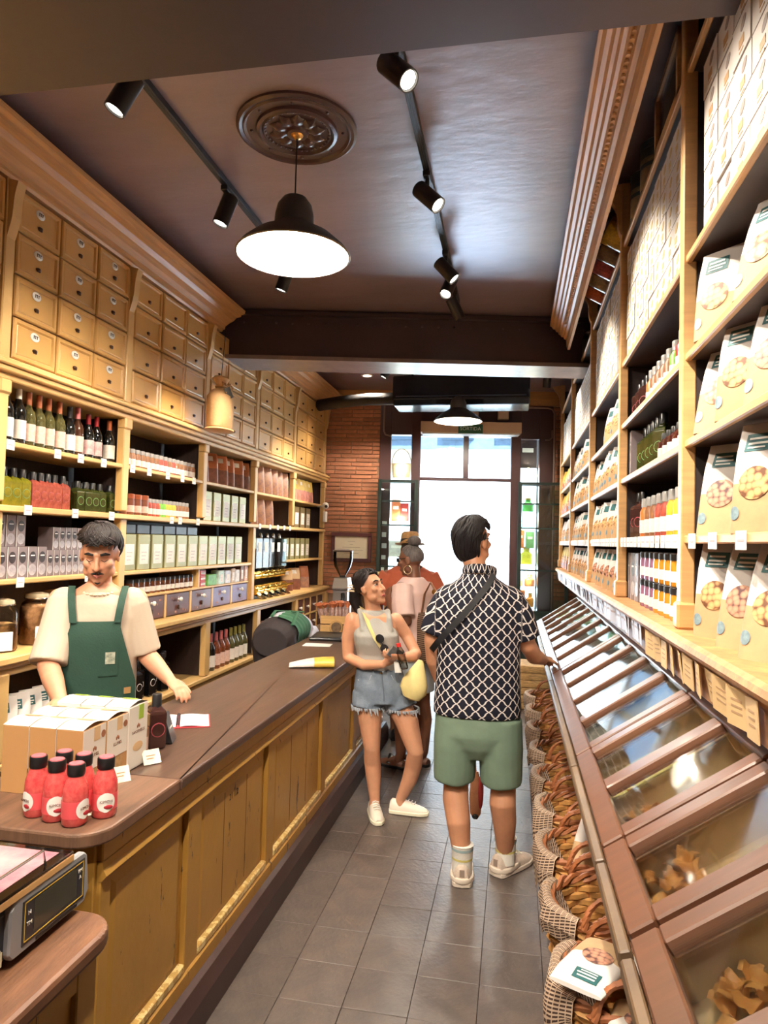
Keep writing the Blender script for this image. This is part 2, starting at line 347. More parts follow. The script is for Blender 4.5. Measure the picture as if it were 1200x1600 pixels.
plqm = plq.xf(Matrix.Rotation(PI/2, 4, 'Z') @ Matrix.Rotation(PI/2, 4, 'X')).xf(Matrix.Rotation(0, 4, 'X')).mesh('plaque', [ENA, INK])
for i in range(-1, 5):
    a = (Y0L+.08) if i < 0 else PL[i]+.045; b = (PL[i+1]-.045) if i < 4 else 8.87
    w = (b-a)/3; h = .222; dm = drawer_mesh(w-.012, h-.010)
    for c in range(3):
        for r in range(4):
            o = link('drawer', dm, LS, True, (XL+R.uniform(-.004, .006), a+w*(c+.5), 2.56+h*(r+.5)))
            link('pull', pullm, o, loc=(.014, 0, -.03))
            if i == 0: link('plaque', plqm, o, loc=(.012, 0, .045))
    lp(G().box(XL-.06, XL-.02, a-.01, b+.01, 2.55, 3.46), 'drawer_carcass', DARK)
# little stained drawers under the tins, and the small ones at the far end
BRD = mat('oxblood drawer', (92, 50, 42), .4, var=.25, rand=.15); BRV = mat('violet drawer', (112, 94, 128), .45, var=.2)
KNB = mat('porcelain knob', (236, 232, 226), .15)
kb = G().lathe([(.008, 0), (.008, .012), (.018, .02), (.018, .03), (.008, .036), (.001, .037)], 12).xf(Matrix.Rotation(PI/2, 4, 'Y')).mesh('knob', KNB)
kd = G().lathe([(.014, 0), (.018, .006), (.016, .014), (.001, .016)], 12).xf(Matrix.Rotation(PI/2, 4, 'Y')).mesh('knob', PUL)
fk = G()
for q in range(9): fk.box(.0, .001, R.uniform(-.15, .15), 0, 0, 0) if 0 else None
for i in range(5):
    w = .405; y = 4.35+w*(i+.5); m = BRD if i < 3 else BRV
    o = lp(G().box(-2.85, XL-.005, y-w/2+.014, y+w/2-.014, 1.068, 1.232), 'drawer', m, bevel=.003)
    link('knob', kb, o, loc=(XL-.005, y, 1.185)); link('knob', kd, o, loc=(XL-.005, y, 1.125))
    for q in range(7):
        yy = y+R.uniform(-.16, .16); zz = R.choice((1.09, 1.10, 1.17, 1.2)); G().box(XL-.006, XL-.0035, yy-.005, yy+.006, zz-.007, zz+.007).build('gilt_mark', mat('faded gilt', (176, 120, 100), .5), o)
    lp(G().box(-2.85, XL+.0, y+w/2-.012, y+w/2+.012, 1.06, 1.236), 'divider')
for r in range(2):
    for c in range(4):
        y = 7.78+c*.28; z = .66+r*.2
        o = lp(G().box(-2.85, -2.465, y-.125, y+.125, z-.085, z+.085), 'drawer', BRD, bevel=.003); link('knob', kb, o, loc=(-2.465, y, z))
        lp(G().box(-2.85, -2.455, y+.128, y+.15, z-.1, z+.1), 'divider')
lp(G().box(-2.85, -2.455, 7.65, 8.9, .755, .77), 'shelf')
# ================================================================ right shelving wall
PR = [1.15, 2.47, 3.885, 5.375, 7.155, 8.77]
ZR = [1.722, 2.044, 2.34, 2.678, 3.345]
RS = thing('shelving_unit', 'tall pale wood shelving with dark boards along the right wall above the glass-topped bins', 'shelving', (XR, 4.8, 0))
def rp(g, name, m=TRIMR, par=None, **k): return g.build(name, m, par or RS, world=par is None, **k)
rp(G().box(.955, .975, .9, 8.8, 1.0, 3.66), 'back_board', DARK)
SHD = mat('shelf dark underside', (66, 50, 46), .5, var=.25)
for y in PR:
    rp(G().box(XR, XR+.045, y-.025, y+.025, 1.41, 3.68), 'upright', bevel=.004)
    rp(G().box(XR+.045, .955, y-.015, y+.015, 1.41, 3.6), 'divider', DARK)
    rp(G().box(XR-.012, XR+.05, y-.034, y+.034, 1.41, 1.50), 'upright_foot', bevel=.008)
    c = [(XR+.02, 3.36)]+[(XR-.008-.095*t**2-.008*math.sin(t*9), 3.40+t*.26) for t in [i/10 for i in range(11)]]+[(XR+.02, 3.68)]
    if y > 2.6: rp(G().prism(c, 'y', y-.022, y+.022), 'corbel', CORN)
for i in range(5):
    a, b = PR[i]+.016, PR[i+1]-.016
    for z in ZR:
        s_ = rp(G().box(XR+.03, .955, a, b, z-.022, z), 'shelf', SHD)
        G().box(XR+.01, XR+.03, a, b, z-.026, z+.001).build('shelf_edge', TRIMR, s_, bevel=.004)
lg = [(.97, 1.41), (.51, 1.41), (.498, 1.400), (.494, 1.385), (.500, 1.372), (.515, 1.366), (.52, 1.35), (.53, 1.345), (.535, 1.26), (.97, 1.26)]
rp(G().prism(lg, 'y', .9, 8.5), 'ledge', mat('scuffed ledge wood', (196, 142, 92), .5, var=.3, vs=14, bump=.15))
cr = [(.445, 3.37), (.425, 3.37), (.415, 3.40), (.412, 3.455), (.395, 3.465), (.39, 3.48), (.372, 3.485), (.365, 3.50), (.35, 3.505), (.342, 3.525), (.328, 3.53), (.318, 3.55), (.30, 3.555), (.288, 3.575), (.275, 3.58), (.275, 3.605), (.30, 3.64), (.445, 3.66)]
for a, b in ((2.05, 6.05),): rp(G().prism(cr, 'y', a, b), 'cornice', CORN)
bd = G().lathe([(.007, -.007), (.01, 0), (.007, .007)], 6).mesh('bead', CORN)
for i in range(90): link('bead', bd, RS, True, (.379, 2.1+i*.04, 3.478))
rp(G().box(.93, .95, .9, 8.8, .05, 1.26), 'back_board', DARK)
# framed glass hatch on the top shelf
hf = G()
for (a, b, c, d) in ((2.62, 3.05, 3.34, 3.37), (2.62, 3.05, 3.58, 3.61), (2.62, 2.65, 3.34, 3.61), (3.02, 3.05, 3.34, 3.61)): hf.box(.565, .59, a, b, c+.01, d+.01)
hob = rp(hf, 'hatch_frame'); G().box(.576, .58, 2.65, 3.02, 3.38, 3.59).build('pane', PANE, hob)
# ================================================================ sloping glass-topped bins
BF, BK = Vector((.22, 0, .98)), Vector((.60, 0, 1.235))
SLOPE = (BK-BF); SL = SLOPE.length; SD = SLOPE.normalized(); SN = Vector((-SD.z, 0, SD.x))
SLM = Matrix(((SD.x, 0, SN.x, BF.x), (0, 1, 0, 0), (SD.z, 0, SN.z, BF.z), (0, 0, 0, 1)))  # local x up-slope, y along, z out
LINER = mat('kraft bin liner', (216, 184, 140), .7, var=.12, vs=5); WLIN = mat('pale bin liner', (214, 208, 196), .6, var=.1)
BPN = glass('bin glass', (248, 250, 248), .04, .7)
mods = [(.60, .94, 1), (.96, 1.285, 1), (1.305, 1.65, 1), (1.665, 2.335, 2), (2.35, 3.755, 4), (3.77, 4.955, 3), (4.97, 6.3, 4)]
ordn = ['partly out of frame, nearest', 'nearest the camera with one pane', 'second from the camera with one pane', 'two-pane, third from the camera', 'long four-pane, in the middle of the row', 'three-pane, beyond the middle of the row', 'four-pane, at the far end of the row']
for k, (a, b, n) in enumerate(mods):
    t = thing('display_bin', 'brown wooden sloping glass-lidded bin, '+ordn[k], 'display bin', (.4, (a+b)/2, .6), 0, 'sloping bins below the right shelves')
    def bp(g, name, m, par=None, **kk): return g.build(name, m, par or t, world=par is None, **kk)
    bp(G().prism([(.40, .56), (.42, .56), (.245, .962), (.225, .95)], 'y', a, b), 'front_panel', PLIN)
    bp(G().prism([(.195, .935), (.222, .93), (.222, .955), (.215, .968), (.195, .962)], 'y', a, b), 'front_rail', mat('worn dark rail', (66, 52, 45), .45, var=.5, vs=8, c2=(128, 100, 70), stretch=(1, .6, 1)), bevel=.003)
    bp(G().prism([(.41, .56), (.62, .56), (.62, .58), (.41, .58)], 'y', a, b), 'base', PLIN)
    bp(G().box(.60, .62, a, b, .56, 1.235), 'rear_panel', LINER if k < 4 else WLIN)
    for i in range(n+1):
        y = a+(b-a)*i/n; y = min(max(y, a+.006), b-.006)
        bp(G().prism([(.412, .58), (.60, .58), (.60, 1.20), (.247, .96)], 'y', y-.006, y+.006), 'divider', LINER if k < 4 else WLIN)
    for i in range(n):
        p0 = a+(b-a)*i/n; p1 = a+(b-a)*(i+1)/n
        bp(G().add([tuple(SLM @ Vector(q)) for q in ((.03, p0+.01, -.11), (SL-.02, p0+.01, -.11), (SL-.02, p1-.01, -.11), (.03, p1-.01, -.11))], [(0, 1, 2, 3)]), 'liner', LINER if k < 4 else WLIN)
    lid = G().box(0, .055, a, b, -.012, .02).box(SL-.05, SL, a, b, -.012, .02)
    ys = [a+(b-a)*i/n for i in range(n+1)]
    for i, y in enumerate(ys):
        h = .032; y0 = max(a, y-h) if i else a; y1 = min(b, y+h) if i < n else b
        if i == 0: y1 = a+.05
        if i == n: y0 = b-.05
        lid.box(.055, SL-.05, y0, y1, -.012, .019)
    lo = bp(lid.xf(SLM), 'lid', BINW, bevel=.004)
    for i in range(n):
        G().box(.05, SL-.045, ys[i]+.03, ys[i+1]-.03, .002, .006).xf(SLM).build('pane', BPN, lo)
tag(G().prism([(.585, 1.225), (.625, 1.225), (.625, 1.262), (.585, 1.255)], 'y', .6, 6.3).build('rail', BLKS, bevel=.004), 'black gloss rail behind the bin lids under the ledge', 'rail')
for y in (1.3, 3.0, 4.5, 6.1):
    tag(G().box(.555, .61, y-.03, y+.03, 0, .559).build('bin_support', PLIN, bevel=.004), 'dark timber post carrying the sloping bins, hidden among the baskets', 'support', 'posts under the bins')
# ================================================================ counter
CX, CB = -1.06, -1.56
CT = thing('shop_counter', 'long ochre painted counter with worn panelled front', 'counter', (-1.3, 3.6, 0))
def cpn(g, name, m=YEL, **k): return g.build(name, m, CT, world=True, **k)
cpn(G().box(CB+.03, CX-.03, 1.70, 5.75, .05, .85), 'carcass')
cpn(G().box(CB+.03, CX-.005, 1.70, 5.75, .80, .865), 'frieze', bevel=.004)
cpn(G().prism([(CX-.03, .745), (CX-.005, .75), (CX+.008, .765), (CX-.002, .782), (CX-.005, .80), (CX-.03, .80)], 'y', 1.70, 5.75), 'moulding')
cpn(G().prism([(CX-.03, .15), (CX-.0, .15), (CX-.0, .2), (CX-.018, .215), (CX-.03, .215)], 'y', 1.70, 5.75), 'base_rail')
edges = [1.70, 2.26, 3.03, 3.92, 4.72, 5.75]
for i, y in enumerate(edges):
    w = .05; cpn(G().box(CX-.03, CX-.008, max(1.70, y-w), min(5.75, y+w), .2, .75), 'stile', bevel=.003)
for i in range(5):
    a, b = edges[i]+.05, edges[i+1]-.05
    m = .045; o = cpn(G().loft([[(CX-.032, a, .215), (CX-.032, b, .215), (CX-.032, b, .745), (CX-.032, a, .745)], [(CX-.020, a+m, .26), (CX-.020, b-m, .26), (CX-.020, b-m, .70), (CX-.020, a+m, .70)]], smooth=False), 'panel')
    cpn(G().box(CX-.03, CX-.004, a, b, .21, .238), 'bead', YELP, bevel=.004)
    if i in (1, 2):
        for q in range(1, 3):
            yy = a+(b-a)*q/3; cpn(G().box(CX-.021, CX-.0188, yy-.002, yy+.002, .27, .69), 'board_joint', mat('dark joint line', (120, 82, 38), .7))  # thin darker ochre strips mark the joints between boards
cpn(G().box(CB+.03, CX-.02, 1.685, 1.70, .1, .85), 'end_panel', bevel=.003)
cpn(G().prism([(CB, 0), (CX+.045, 0), (CX+.045, .10), (CX+.025, .15), (CX+.0, .155), (CB, .155)], 'y', 1.66, 5.78), 'plinth', PLIN)
scr = text('scratched_mark', '21 1/2', .035, INK, CT, FACE(1, 0, (CX-.0185, 2.62, .655)), world=True)
# worktops
def slab(x0, x1, y0, y1, z0, z1, r, m, name):
    poly = [(x0, y0)]+[(x1-r+r*math.sin(t), y0+r-r*math.cos(t)) for t in [i*PI/16 for i in range(9)]]+[(x1, y1), (x0, y1)]
    return G().prism(poly, 'z', z0, z1).build(name, m, bevel=.007, seg=2)
tag(slab(CB-.02, CX+.03, 1.61, 2.06, .866, .905, .09, WALN2, 'worktop'), 'scuffed near end slab of the counter top with a rounded corner', 'worktop')
tag(slab(CB-.02, CX+.03, 2.062, 5.78, .866, .902, .002, WALN, 'worktop'), 'long dark walnut top of the ochre counter', 'worktop')
# low scale stand at the near end
ST = thing('scale_stand', 'low ochre panelled stand with a worn rounded wooden top in the near left corner', 'stand', (-1.2, 1.1, 0))
G().box(-1.75, -.94, .3, 1.47, .0, .735).build('carcass', YEL, ST, world=True)
G().box(-.945, -.925, 1.40, 1.47, .1, .735).build('stile', YEL, ST, world=True, bevel=.003); G().box(-.945, -.925, .3, 1.40, .67, .735).build('rail', YEL, ST, world=True, bevel=.003)
G().box(-.945, -.930, .35, 1.33, .1, .62).build('panel', YEL, ST, world=True, bevel=.006)
tp = slab(-1.78, -.88, .25, 1.1, .74, .78, .01, WALN2, 'top'); bpy.data.objects.remove(tp)
poly = [(-1.78, .25), (-.89, .25)]+[(-.89-.09+.09*math.cos(t), 1.52-.09+.09*math.sin(t)) for t in [i*PI/16 for i in range(9)]]+[(-1.78, 1.52)]
G().prism(poly, 'z', .737, .78).build('top', mat('worn scale stand top', (136, 92, 62), .5, var=.45, vs=6, c2=(84, 54, 40), stretch=(6, 1, 1), bump=.15, bs=20), ST, world=True, bevel=.012, seg=2)
# ================================================================ ceiling fixtures
# moulded rose
RX, RY = -1.10, 3.19
g = G().lathe([(.30, 0), (.30, .012), (.285, .022), (.27, .016), (.262, .024), (.25, .012), (.205, .010), (.20, .022), (.185, .026), (.175, .012), (.165, .02), (.155, .010), (.06, .012), (.05, .03), (.001, .032)], 40)
rose = tag(g.xf(Matrix.Scale(-1, 4, (0, 0, 1))).build('ceiling_rose', PLUM, loc=(RX, RY, CEIL)), 'round moulded plaster rose painted plum, around the near pendant', 'ceiling rose')
lf = G()
lf.grid(lambda u, v: (.018*(1-abs(2*u-1)**1.5)*0+(.05+.095*v), (2*u-1)*.034*math.sin(PI*min(1, v*1.02+.04))**.7*(1+.25*math.sin(v*22)), -.014-.02*math.sin(PI*v)*(1-(2*u-1)**2)), 7, 10)
lfm = lf.mesh('leaf', PLUM)
for i in range(10): link('leaf', lfm, rose, rot=(0, 0, i*PI/5))
bt = G().lathe([(.008, 0), (.008, .004), (.001, .008)], 6).xf(Matrix.Scale(-1, 4, (0, 0, 1))).mesh('stud', PLUM)
for i in range(8): link('stud', bt, rose, loc=(.228*math.cos(i*PI/4+.2), .228*math.sin(i*PI/4+.2), -.011))
for i in range(36): link('stud', bt, rose, loc=(.16*math.cos(i*PI/18), .16*math.sin(i*PI/18), -.013), rot=(0, 0, 0))
SHI = mat('white enamel shade inside', (245, 240, 228), .5, emit=0)
def pendant(x, y, zb, label, energy, cap=True):
    t = thing('pendant_lamp', label, 'pendant lamp', (x, y, zb))
    pr = [(.281, 0), (.262, .03), (.20, .085), (.13, .125), (.098, .15), (.096, .20), (.085, .25), (.06, .285), (.03, .30), (.008, .305)]
    sh = mat('grey enamel shade', (62, 60, 60), .45)
    G().lathe(pr, 36, cap=False).build('shade', sh, t)
    G().lathe([(r-.006 if r > .02 else r, z-.003) for r, z in pr], 36, cap=False).build('shade_lining', SHI, t)
    G().lathe([(.281, -.003), (.285, 0), (.281, .004), (.276, 0)], 36, cap=False).build('rim', mat('lamp rim', (120, 100, 60), .4), t)
    G().lathe([(.02, .20), (.035, .18), (.05, .14), (.045, .105), (.02, .085), (.001, .082)], 16).build('bulb', mat('lit bulb', (255, 244, 220), .5, emit=20), t)
    G().tube([(0, 0, .30), (0, 0, CEIL-zb)], .004, 6).build('cord', BLACK, t)
    G().lathe([(.04, 0), (.036, -.025), (.02, -.045), (.006, -.05)], 16, (0, 0, CEIL-zb-(.0))).build('ceiling_cup', BRASS, t)
    li = bpy.data.lights.new('pendant light', 'POINT'); li.energy = energy*2.4; li.shadow_soft_size = .05; li.color = (1, .91, .77)
    lo = bpy.data.objects.new('pendant_light', li); COL.objects.link(lo); lo.location = (0, 0, .055); lo.parent = t
    return t
pendant(RX, RY, 3.08, 'large conical pendant lamp hanging under the plaster rose', 60)
pendant(-.67, 8.0, 3.10, 'smaller-looking conical pendant lamp hanging near the doorway', 45)
# track rails and spotlights
def track(x, y0, y1, label, z=CEIL):
    return tag(G().box(x-.018, x+.018, y0, y1, z-.035, z).box(x-.006, x+.006, y0, y1, z-.036, z-.034).build('lighting_track', BLACK, bevel=.002), label, 'lighting track')
track(-1.66, 1.9, 4.75, 'black lighting track on the ceiling nearer the left drawers')
track(-.50, 1.9, 5.68, 'long black lighting track down the middle of the ceiling')
LENS = mat('lit spotlight lens', (255, 246, 230), .4, emit=9)
def spot(x, y, aim, label, energy=100, z=CEIL-.035, cone=62, col=(1, .90, .76), L=.17):
    t = thing('spotlight', label, 'spotlight', (x, y, z), 0, 'black track spotlights')
    G().box(-.02, .02, -.045, .045, -.03, .0).build('adapter', BLACK, t, bevel=.003)
    G().tube([(0, 0, -.03), (0, 0, -.115)], .012, 8).build('stem', BLACK, t)
    piv = Vector((0, 0, -.12)); d = (Vector(aim)-Vector((x, y, z))-piv).normalized(); q = Vector((0, 0, -1)).rotation_difference(d).to_matrix().to_4x4()
    M = Matrix.Translation(piv) @ q
    G().lathe([(.001, .075), (.042, .075), (.046, .07), (.046, .07-L), (.040, .07-L), (.038, .08-L), (.001, .08-L)], 20).xf(M).build('can', BLKS, t)
    G().lathe([(.036, .0795-L), (.036, .0785-L), (.001, .0785-L)], 18).xf(M).build('lens', LENS, t)
    li = bpy.data.lights.new('spot light', 'SPOT'); li.energy = energy*2.2; li.spot_size = math.radians(cone); li.spot_blend = .55; li.shadow_soft_size = .03; li.color = col
    lo = bpy.data.objects.new('spot_beam', li); COL.objects.link(lo); lo.parent = t; lo.matrix_local = M @ Matrix.Translation((0, 0, .07-L-.006))
    return t
spot(-1.66, 2.58, (-2.6, 2.2, 1.5), 'black spotlight nearest the camera on the left track, under the dark lintel')
spot(-1.66, 3.62, (-2.35, 3.35, 1.4), 'black spotlight left of the near pendant lamp', 72)
spot(-1.66, 4.66, (-2.4, 4.7, 1.5), 'black spotlight seen just below the near pendant lamp')
spot(-.50, 2.62, (.75, 2.0, 2.1), 'black spotlight nearest the camera on the middle track', 95)
spot(-.50, 3.63, (.8, 3.2, 2.2), 'black spotlight on the middle track, second from the camera', 95)
spot(-.50, 4.65, (.8, 4.6, 2.1), 'black spotlight on the middle track, third from the camera', 110)
spot(-.50, 4.95, (-1.2, 3.4, .9), 'half-hidden black spotlight behind the third one on the middle track', 90)
spot(-.50, 5.42, (.5, 6.2, 1.6), 'black spotlight at the far end of the middle track beside the beam', 90)

# the shop goes on behind the photographer: tracks and lamps added there, unseen, for fill light
track(-1.66, -2.6, 1.2, 'added unseen black lighting track behind the photographer, left side'); track(-.30, -2.6, 1.2, 'added unseen black lighting track behind the photographer, right side')
for x, y, aim, lb in ((-1.66, .9, (-1.4, 2.2, .8), 'added unseen black spotlight behind the photographer lighting the near counter'), (-.30, .95, (.3, 2.3, 1.0), 'added unseen black spotlight behind the photographer lighting the near bins'), (-.30, .5, (-.6, 3.4, .5), 'added unseen black spotlight behind the photographer lighting the aisle floor'), (-1.66, .2, (-2.7, 1.8, 2.0), 'added unseen black spotlight behind the photographer lighting the near drawers')):
    spot(x, y, aim, lb, 125, cone=80)
pendant(-.9, -.6, 3.08, 'added unseen conical pendant lamp behind the photographer', 70)
RW = ('bottom', 'second', 'middle', 'fourth', 'top'); OR = 'first second third fourth fifth sixth seventh eighth ninth tenth eleventh twelfth thirteenth fourteenth fifteenth'.split()
# ================================================================ goods: builders
def yp(x, y, X):           # a photo pixel gives a direction; the plane X = const gives the place along the aisle
    d = _right*(x-600)+_up*-(y-800)+_fw*FPX; return d.y*X/d.x
def arc(r, z0, z1, a, m, name, par, c=(0, 0), n=7, sx=1, sy=1, sub=None, a0=None):
    a0 = -a if a0 is None else a0
    return G().grid(lambda u, v: (c[0]+r*sx*math.cos(a0+(a-a0)*u), c[1]+r*sy*math.sin(a0+(a-a0)*u), z0+(z1-z0)*v), n, 2).build(name, m, par, fix=False)
LBW = mat('bottle label white', (236, 226, 214), .6, var=.1, vs=40); LBP = mat('bottle label blush', (236, 206, 190), .6, var=.2, vs=60, c2=(205, 150, 130))
LBR = mat('label white and red', (230, 220, 214), .6, var=.3, vs=22, c2=(170, 60, 60)); LBG = mat('green round label', (64, 130, 84), .5, var=.4, vs=60, c2=(120, 130, 80))
LBK = mat('pink ring label', (206, 84, 96), .5, var=.4, vs=60, c2=(70, 40, 40)); LBY = mat('yellow label', (236, 196, 80), .5, var=.2)
def gl(n, c, rough=.08, **k): return mat(n, c, rough, coat=.6, **k)
DKG = gl('dark bottle glass', (16, 17, 15)); WHG = gl('pale wine in glass', (150, 142, 86), .06, trans=.75); RSG = gl('rose wine in glass', (170, 90, 56), .06, trans=.6); BRG = gl('brown bottle glass', (64, 36, 22))
def foil(n, c): return mat(n, c, .35, .3)
FW, FR, FP, FB, FO_ = foil('white foil', (226, 218, 206)), foil('red foil', (150, 34, 40)), foil('pink foil', (214, 120, 120)), foil('black foil', (30, 26, 28)), foil('copper foil', (186, 104, 64))
def wine(name, label, g, f, lb, group, h=.30, r=.038, band=None):
    t = thing(name, label, 'wine bottle', group=group); k = h/.30
    G().lathe([(r*.9, 0), (r, .008), (r, .165*k), (r*.85, .19*k), (r*.5, .215*k), (.0145, .235*k), (.0135, .295*k), (.015, .297*k), (.015, h), (.001, h)], 14).build('body', g, t)
    G().lathe([(.0152, .225*k), (.0155, .235*k), (.0148, .298*k), (.0155, h+.001), (.001, h+.0015)], 12).build('capsule', f, t)
    arc(r+.0008, .03*k, .125*k, 1.45, lb, 'label', t, n=9)
    if band: arc(.017*k, .215*k, .232*k, PI, band, 'neck_band', t, n=10)
    return Row(t)
def sqbottle(name, label, liq, lb, group, h=.20, w=.033, cap=None):
    t = thing(name, label, 'bottle', group=group)
    q = h*.66
    g = G().loft([[(sx*w*k, sy*w*k, z) for sx, sy in ((1, 1), (-1, 1), (-1, -1), (1, -1))] for k, z in ((.92, 0), (1, .006), (1, q), (.9, q+.01), (.42, q+.026), (.38, h-.03))], smooth=False)
    g.build('body', liq, t, bevel=.003)
    G().lathe([(.0175, h-.045), (.0175, h), (.015, h+.004), (.001, h+.004)], 10).build('cap', cap or BLKS, t)
    o = G().lathe([(.026, 0), (.026, .001), (.001, .001)], 14).xf(Matrix.Translation((w, 0, q*.55)) @ Matrix.Rotation(PI/2, 4, 'Y')).build('label', lb, t)
    G().lathe([(.0225, .001), (.0225, .002), (.001, .002)], 12).xf(Matrix.Translation((w, 0, q*.55)) @ Matrix.Rotation(PI/2, 4, 'Y')).build('emblem', liq, o)
    return Row(t)
LIDC = mat('clear jar lid', (150, 146, 142), .2); LIDB = mat('black jar lid', (28, 26, 26), .35); LIDK = mat('copper lid', (176, 98, 66), .3, .6); LIDG = mat('gold lid', (206, 170, 96), .3, .7)
def jar(name, label, cont, lb, lid, group, h=.13, r=.028, cat='jar', neck=.8):
    t = thing(name, label, cat, group=group)
    G().lathe([(r*.92, 0), (r, .006), (r, h*.66), (r*neck, h*.76), (r*neck, h*.80)], 12).build('body', cont, t)
    G().lathe([(r*neck*1.06, h*.78), (r*neck*1.06, h-.004), (r*neck*.95, h), (.001, h)], 12).build('lid', lid, t)
    if lb: arc(r+.0008, h*.14, h*.46, .95, lb, 'label', t)
    return Row(t)
def tin(name, label, w, d, h, m, lb, group, lid=None, frac=.72, zr=(.16, .72), cat='tin'):
    t = thing(name, label, cat, group=group)
    G().box(-d/2, d/2, -w/2, w/2, 0, h).build('body', m, t, bevel=.004)
    G().box(-d/2-.002, d/2+.002, -w/2-.002, w/2+.002, h*.82, h*.835).build('lid_seam', lid or m, t)
    if lb:
        o = G().box(d/2, d/2+.0012, -w*frac/2, w*frac/2, h*zr[0], h*zr[1]).build('label', lb, t)
        for i in range(3): G().box(d/2+.0011, d/2+.0018, -w*.2, w*(.1+.05*i), h*(zr[0]+.12+i*.1), h*(zr[0]+.14+i*.1)).build('print_line', mat('faint print', (176, 160, 160), .6), o)
    return Row(t)
KRAFT = mat('kraft paper', (192, 156, 114), .75, var=.1, vs=12, bump=.15, bs=20); BAGW = mat('white bag paper', (220, 210, 202), .6, var=.06, vs=10, bump=.12, bs=15)
TEAL = mat('teal print', (40, 96, 98), .55, var=.15); STAMP = mat('round blue stamp', (92, 112, 120), .5, var=.35, vs=60, c2=(150, 172, 178)); FOLD = mat('grey bag fold', (150, 142, 136), .6)
NUTS = cellmat('nut print', (206, 156, 104), (104, 64, 40), 52); NUTP = cellmat('mixed nut print', (182, 130, 104), (84, 52, 52), 58)
def pouch(name, label, group, w=.17, h=.29, d=.09, lower=KRAFT, upper=BAGW, nuts=NUTS, lab=TEAL, split=.45, stamp=True, lean=0, word=True, cat='bag', win=True):
    t = thing(name, label, cat, group=group)
    def hw(s): return w/2*(1-.04*math.sin(PI*s)-.10*max(0, s-.75)/.25)
    def hd(s): return d/2*(1.0-.15*s-.75*max(0, (s-.35)/.65)**1.3)+.002
    def cx(s): return -.02*s*s-lean*s
    def P(a, s):
        c, q = math.cos(a), math.sin(a); e = .62
        return (cx(s)+hd(s)*math.copysign(abs(c)**e, c), hw(s)*math.copysign(abs(q)**e, q), s*h)
    S = [0, .02, .12, .25, split-.002, split, .6, .72, .82, .9, 1.0]
    g = G(); n = 20; k = S.index(split)
    g.loft([[P(2*PI*j/n+.08, s) for j in range(n)] for s in S[:k+1]]); g.m = 1
    g.loft([[P(2*PI*j/n+.08, s) for j in range(n)] for s in S[k:]])
    g.build('pouch', [lower, upper], t)
    def patch(v0, v1, s0, s1, m, nm, oval=False, nu=7, nv=7, lift=.0015, par=None):
        def f(u, v):
            a, b = 2*u-1, 2*v-1
            if oval: a2 = a*math.sqrt(max(0, 1-b*b/2)); b2 = b*math.sqrt(max(0, 1-a*a/2)); a, b = a2, b2
            y = (v0+v1)/2+(v1-v0)/2*a; s = (s0+s1)/2+(s1-s0)/2*b
            return (cx(s)+hd(s)*max(0, 1-abs(y)**(2/.62))**.31+lift, y*hw(s), s*h)
        return G().grid(f, nu, nv).build(nm, m, par or t, fix=False)
    if win: patch(-.62, .50, .30, .60, nuts, 'window_print', True)
    if lab:
        lo = patch(-.62, .30, .74, .90, lab, 'label')
        if word: patch(-.5, .15, .845, .865, WHITE, 'print_line', lift=.003, nu=4, nv=2, par=lo); patch(-.5, .2, .80, .82, WHITE, 'print_line', lift=.003, nu=4, nv=2, par=lo); patch(-.5, .1, .765, .78, WHITE, 'print_line', lift=.003, nu=4, nv=2, par=lo)
    if stamp: patch(-.90, -.50, .12, .245, STAMP, 'stamp', True)
    return Row(t)
def row(P, n, y0, y1, x, z, rz=0, jx=.006, jr=.1, **k):
    for i in range(n): P.put((x+R.uniform(-jx, jx), y0+(y1-y0)*(i/(n-1) if n > 1 else .5), z), rz+R.uniform(-jr, jr), **k)
XI = XL-.07; ANG = -.55
# ---------------------------------------------------------------- left wall: wine on the top shelf
gA = 'wine bottles on the top left shelf'
Z1, Z2, Z3, Z4, ZL, ZB = 2.138, 1.81, 1.432, 1.256, 1.06, .536
for P, xs in ((wine('wine_bottle', 'dark wine bottle with white foil and big white label, left end of top shelf', DKG, FW, LBW, gA, .32, .041), (6, 26)),
              (wine('wine_bottle', 'clear white-wine bottle with copper foil and blush label on the top shelf', WHG, FO_, LBP, gA, .30), (42, 58, 73, 90)),
              (wine('wine_bottle', 'black-foiled dark wine bottle with a white label between white wine and rose', DKG, FB, LBW, gA, .29), (106,)),
              (wine('wine_bottle', 'amber bottle with a pink foil top on the top shelf beside red-foiled bottles', BRG, FP, LBP, gA, .30), (119,)),
              (wine('wine_bottle', 'dark wine bottle with red foil and red-and-white label on the top shelf', DKG, FR, LBR, gA, .28), (136, 149)),
              (wine('wine_bottle', 'dark bottle with orange-red foil and white neck band, right end of top shelf', DKG, FO_, LBW, gA, .28, .038, FW), (169,))):
    for x in xs: P.put((XI, yp(x, 690+x*.15, XI), Z1), ANG)
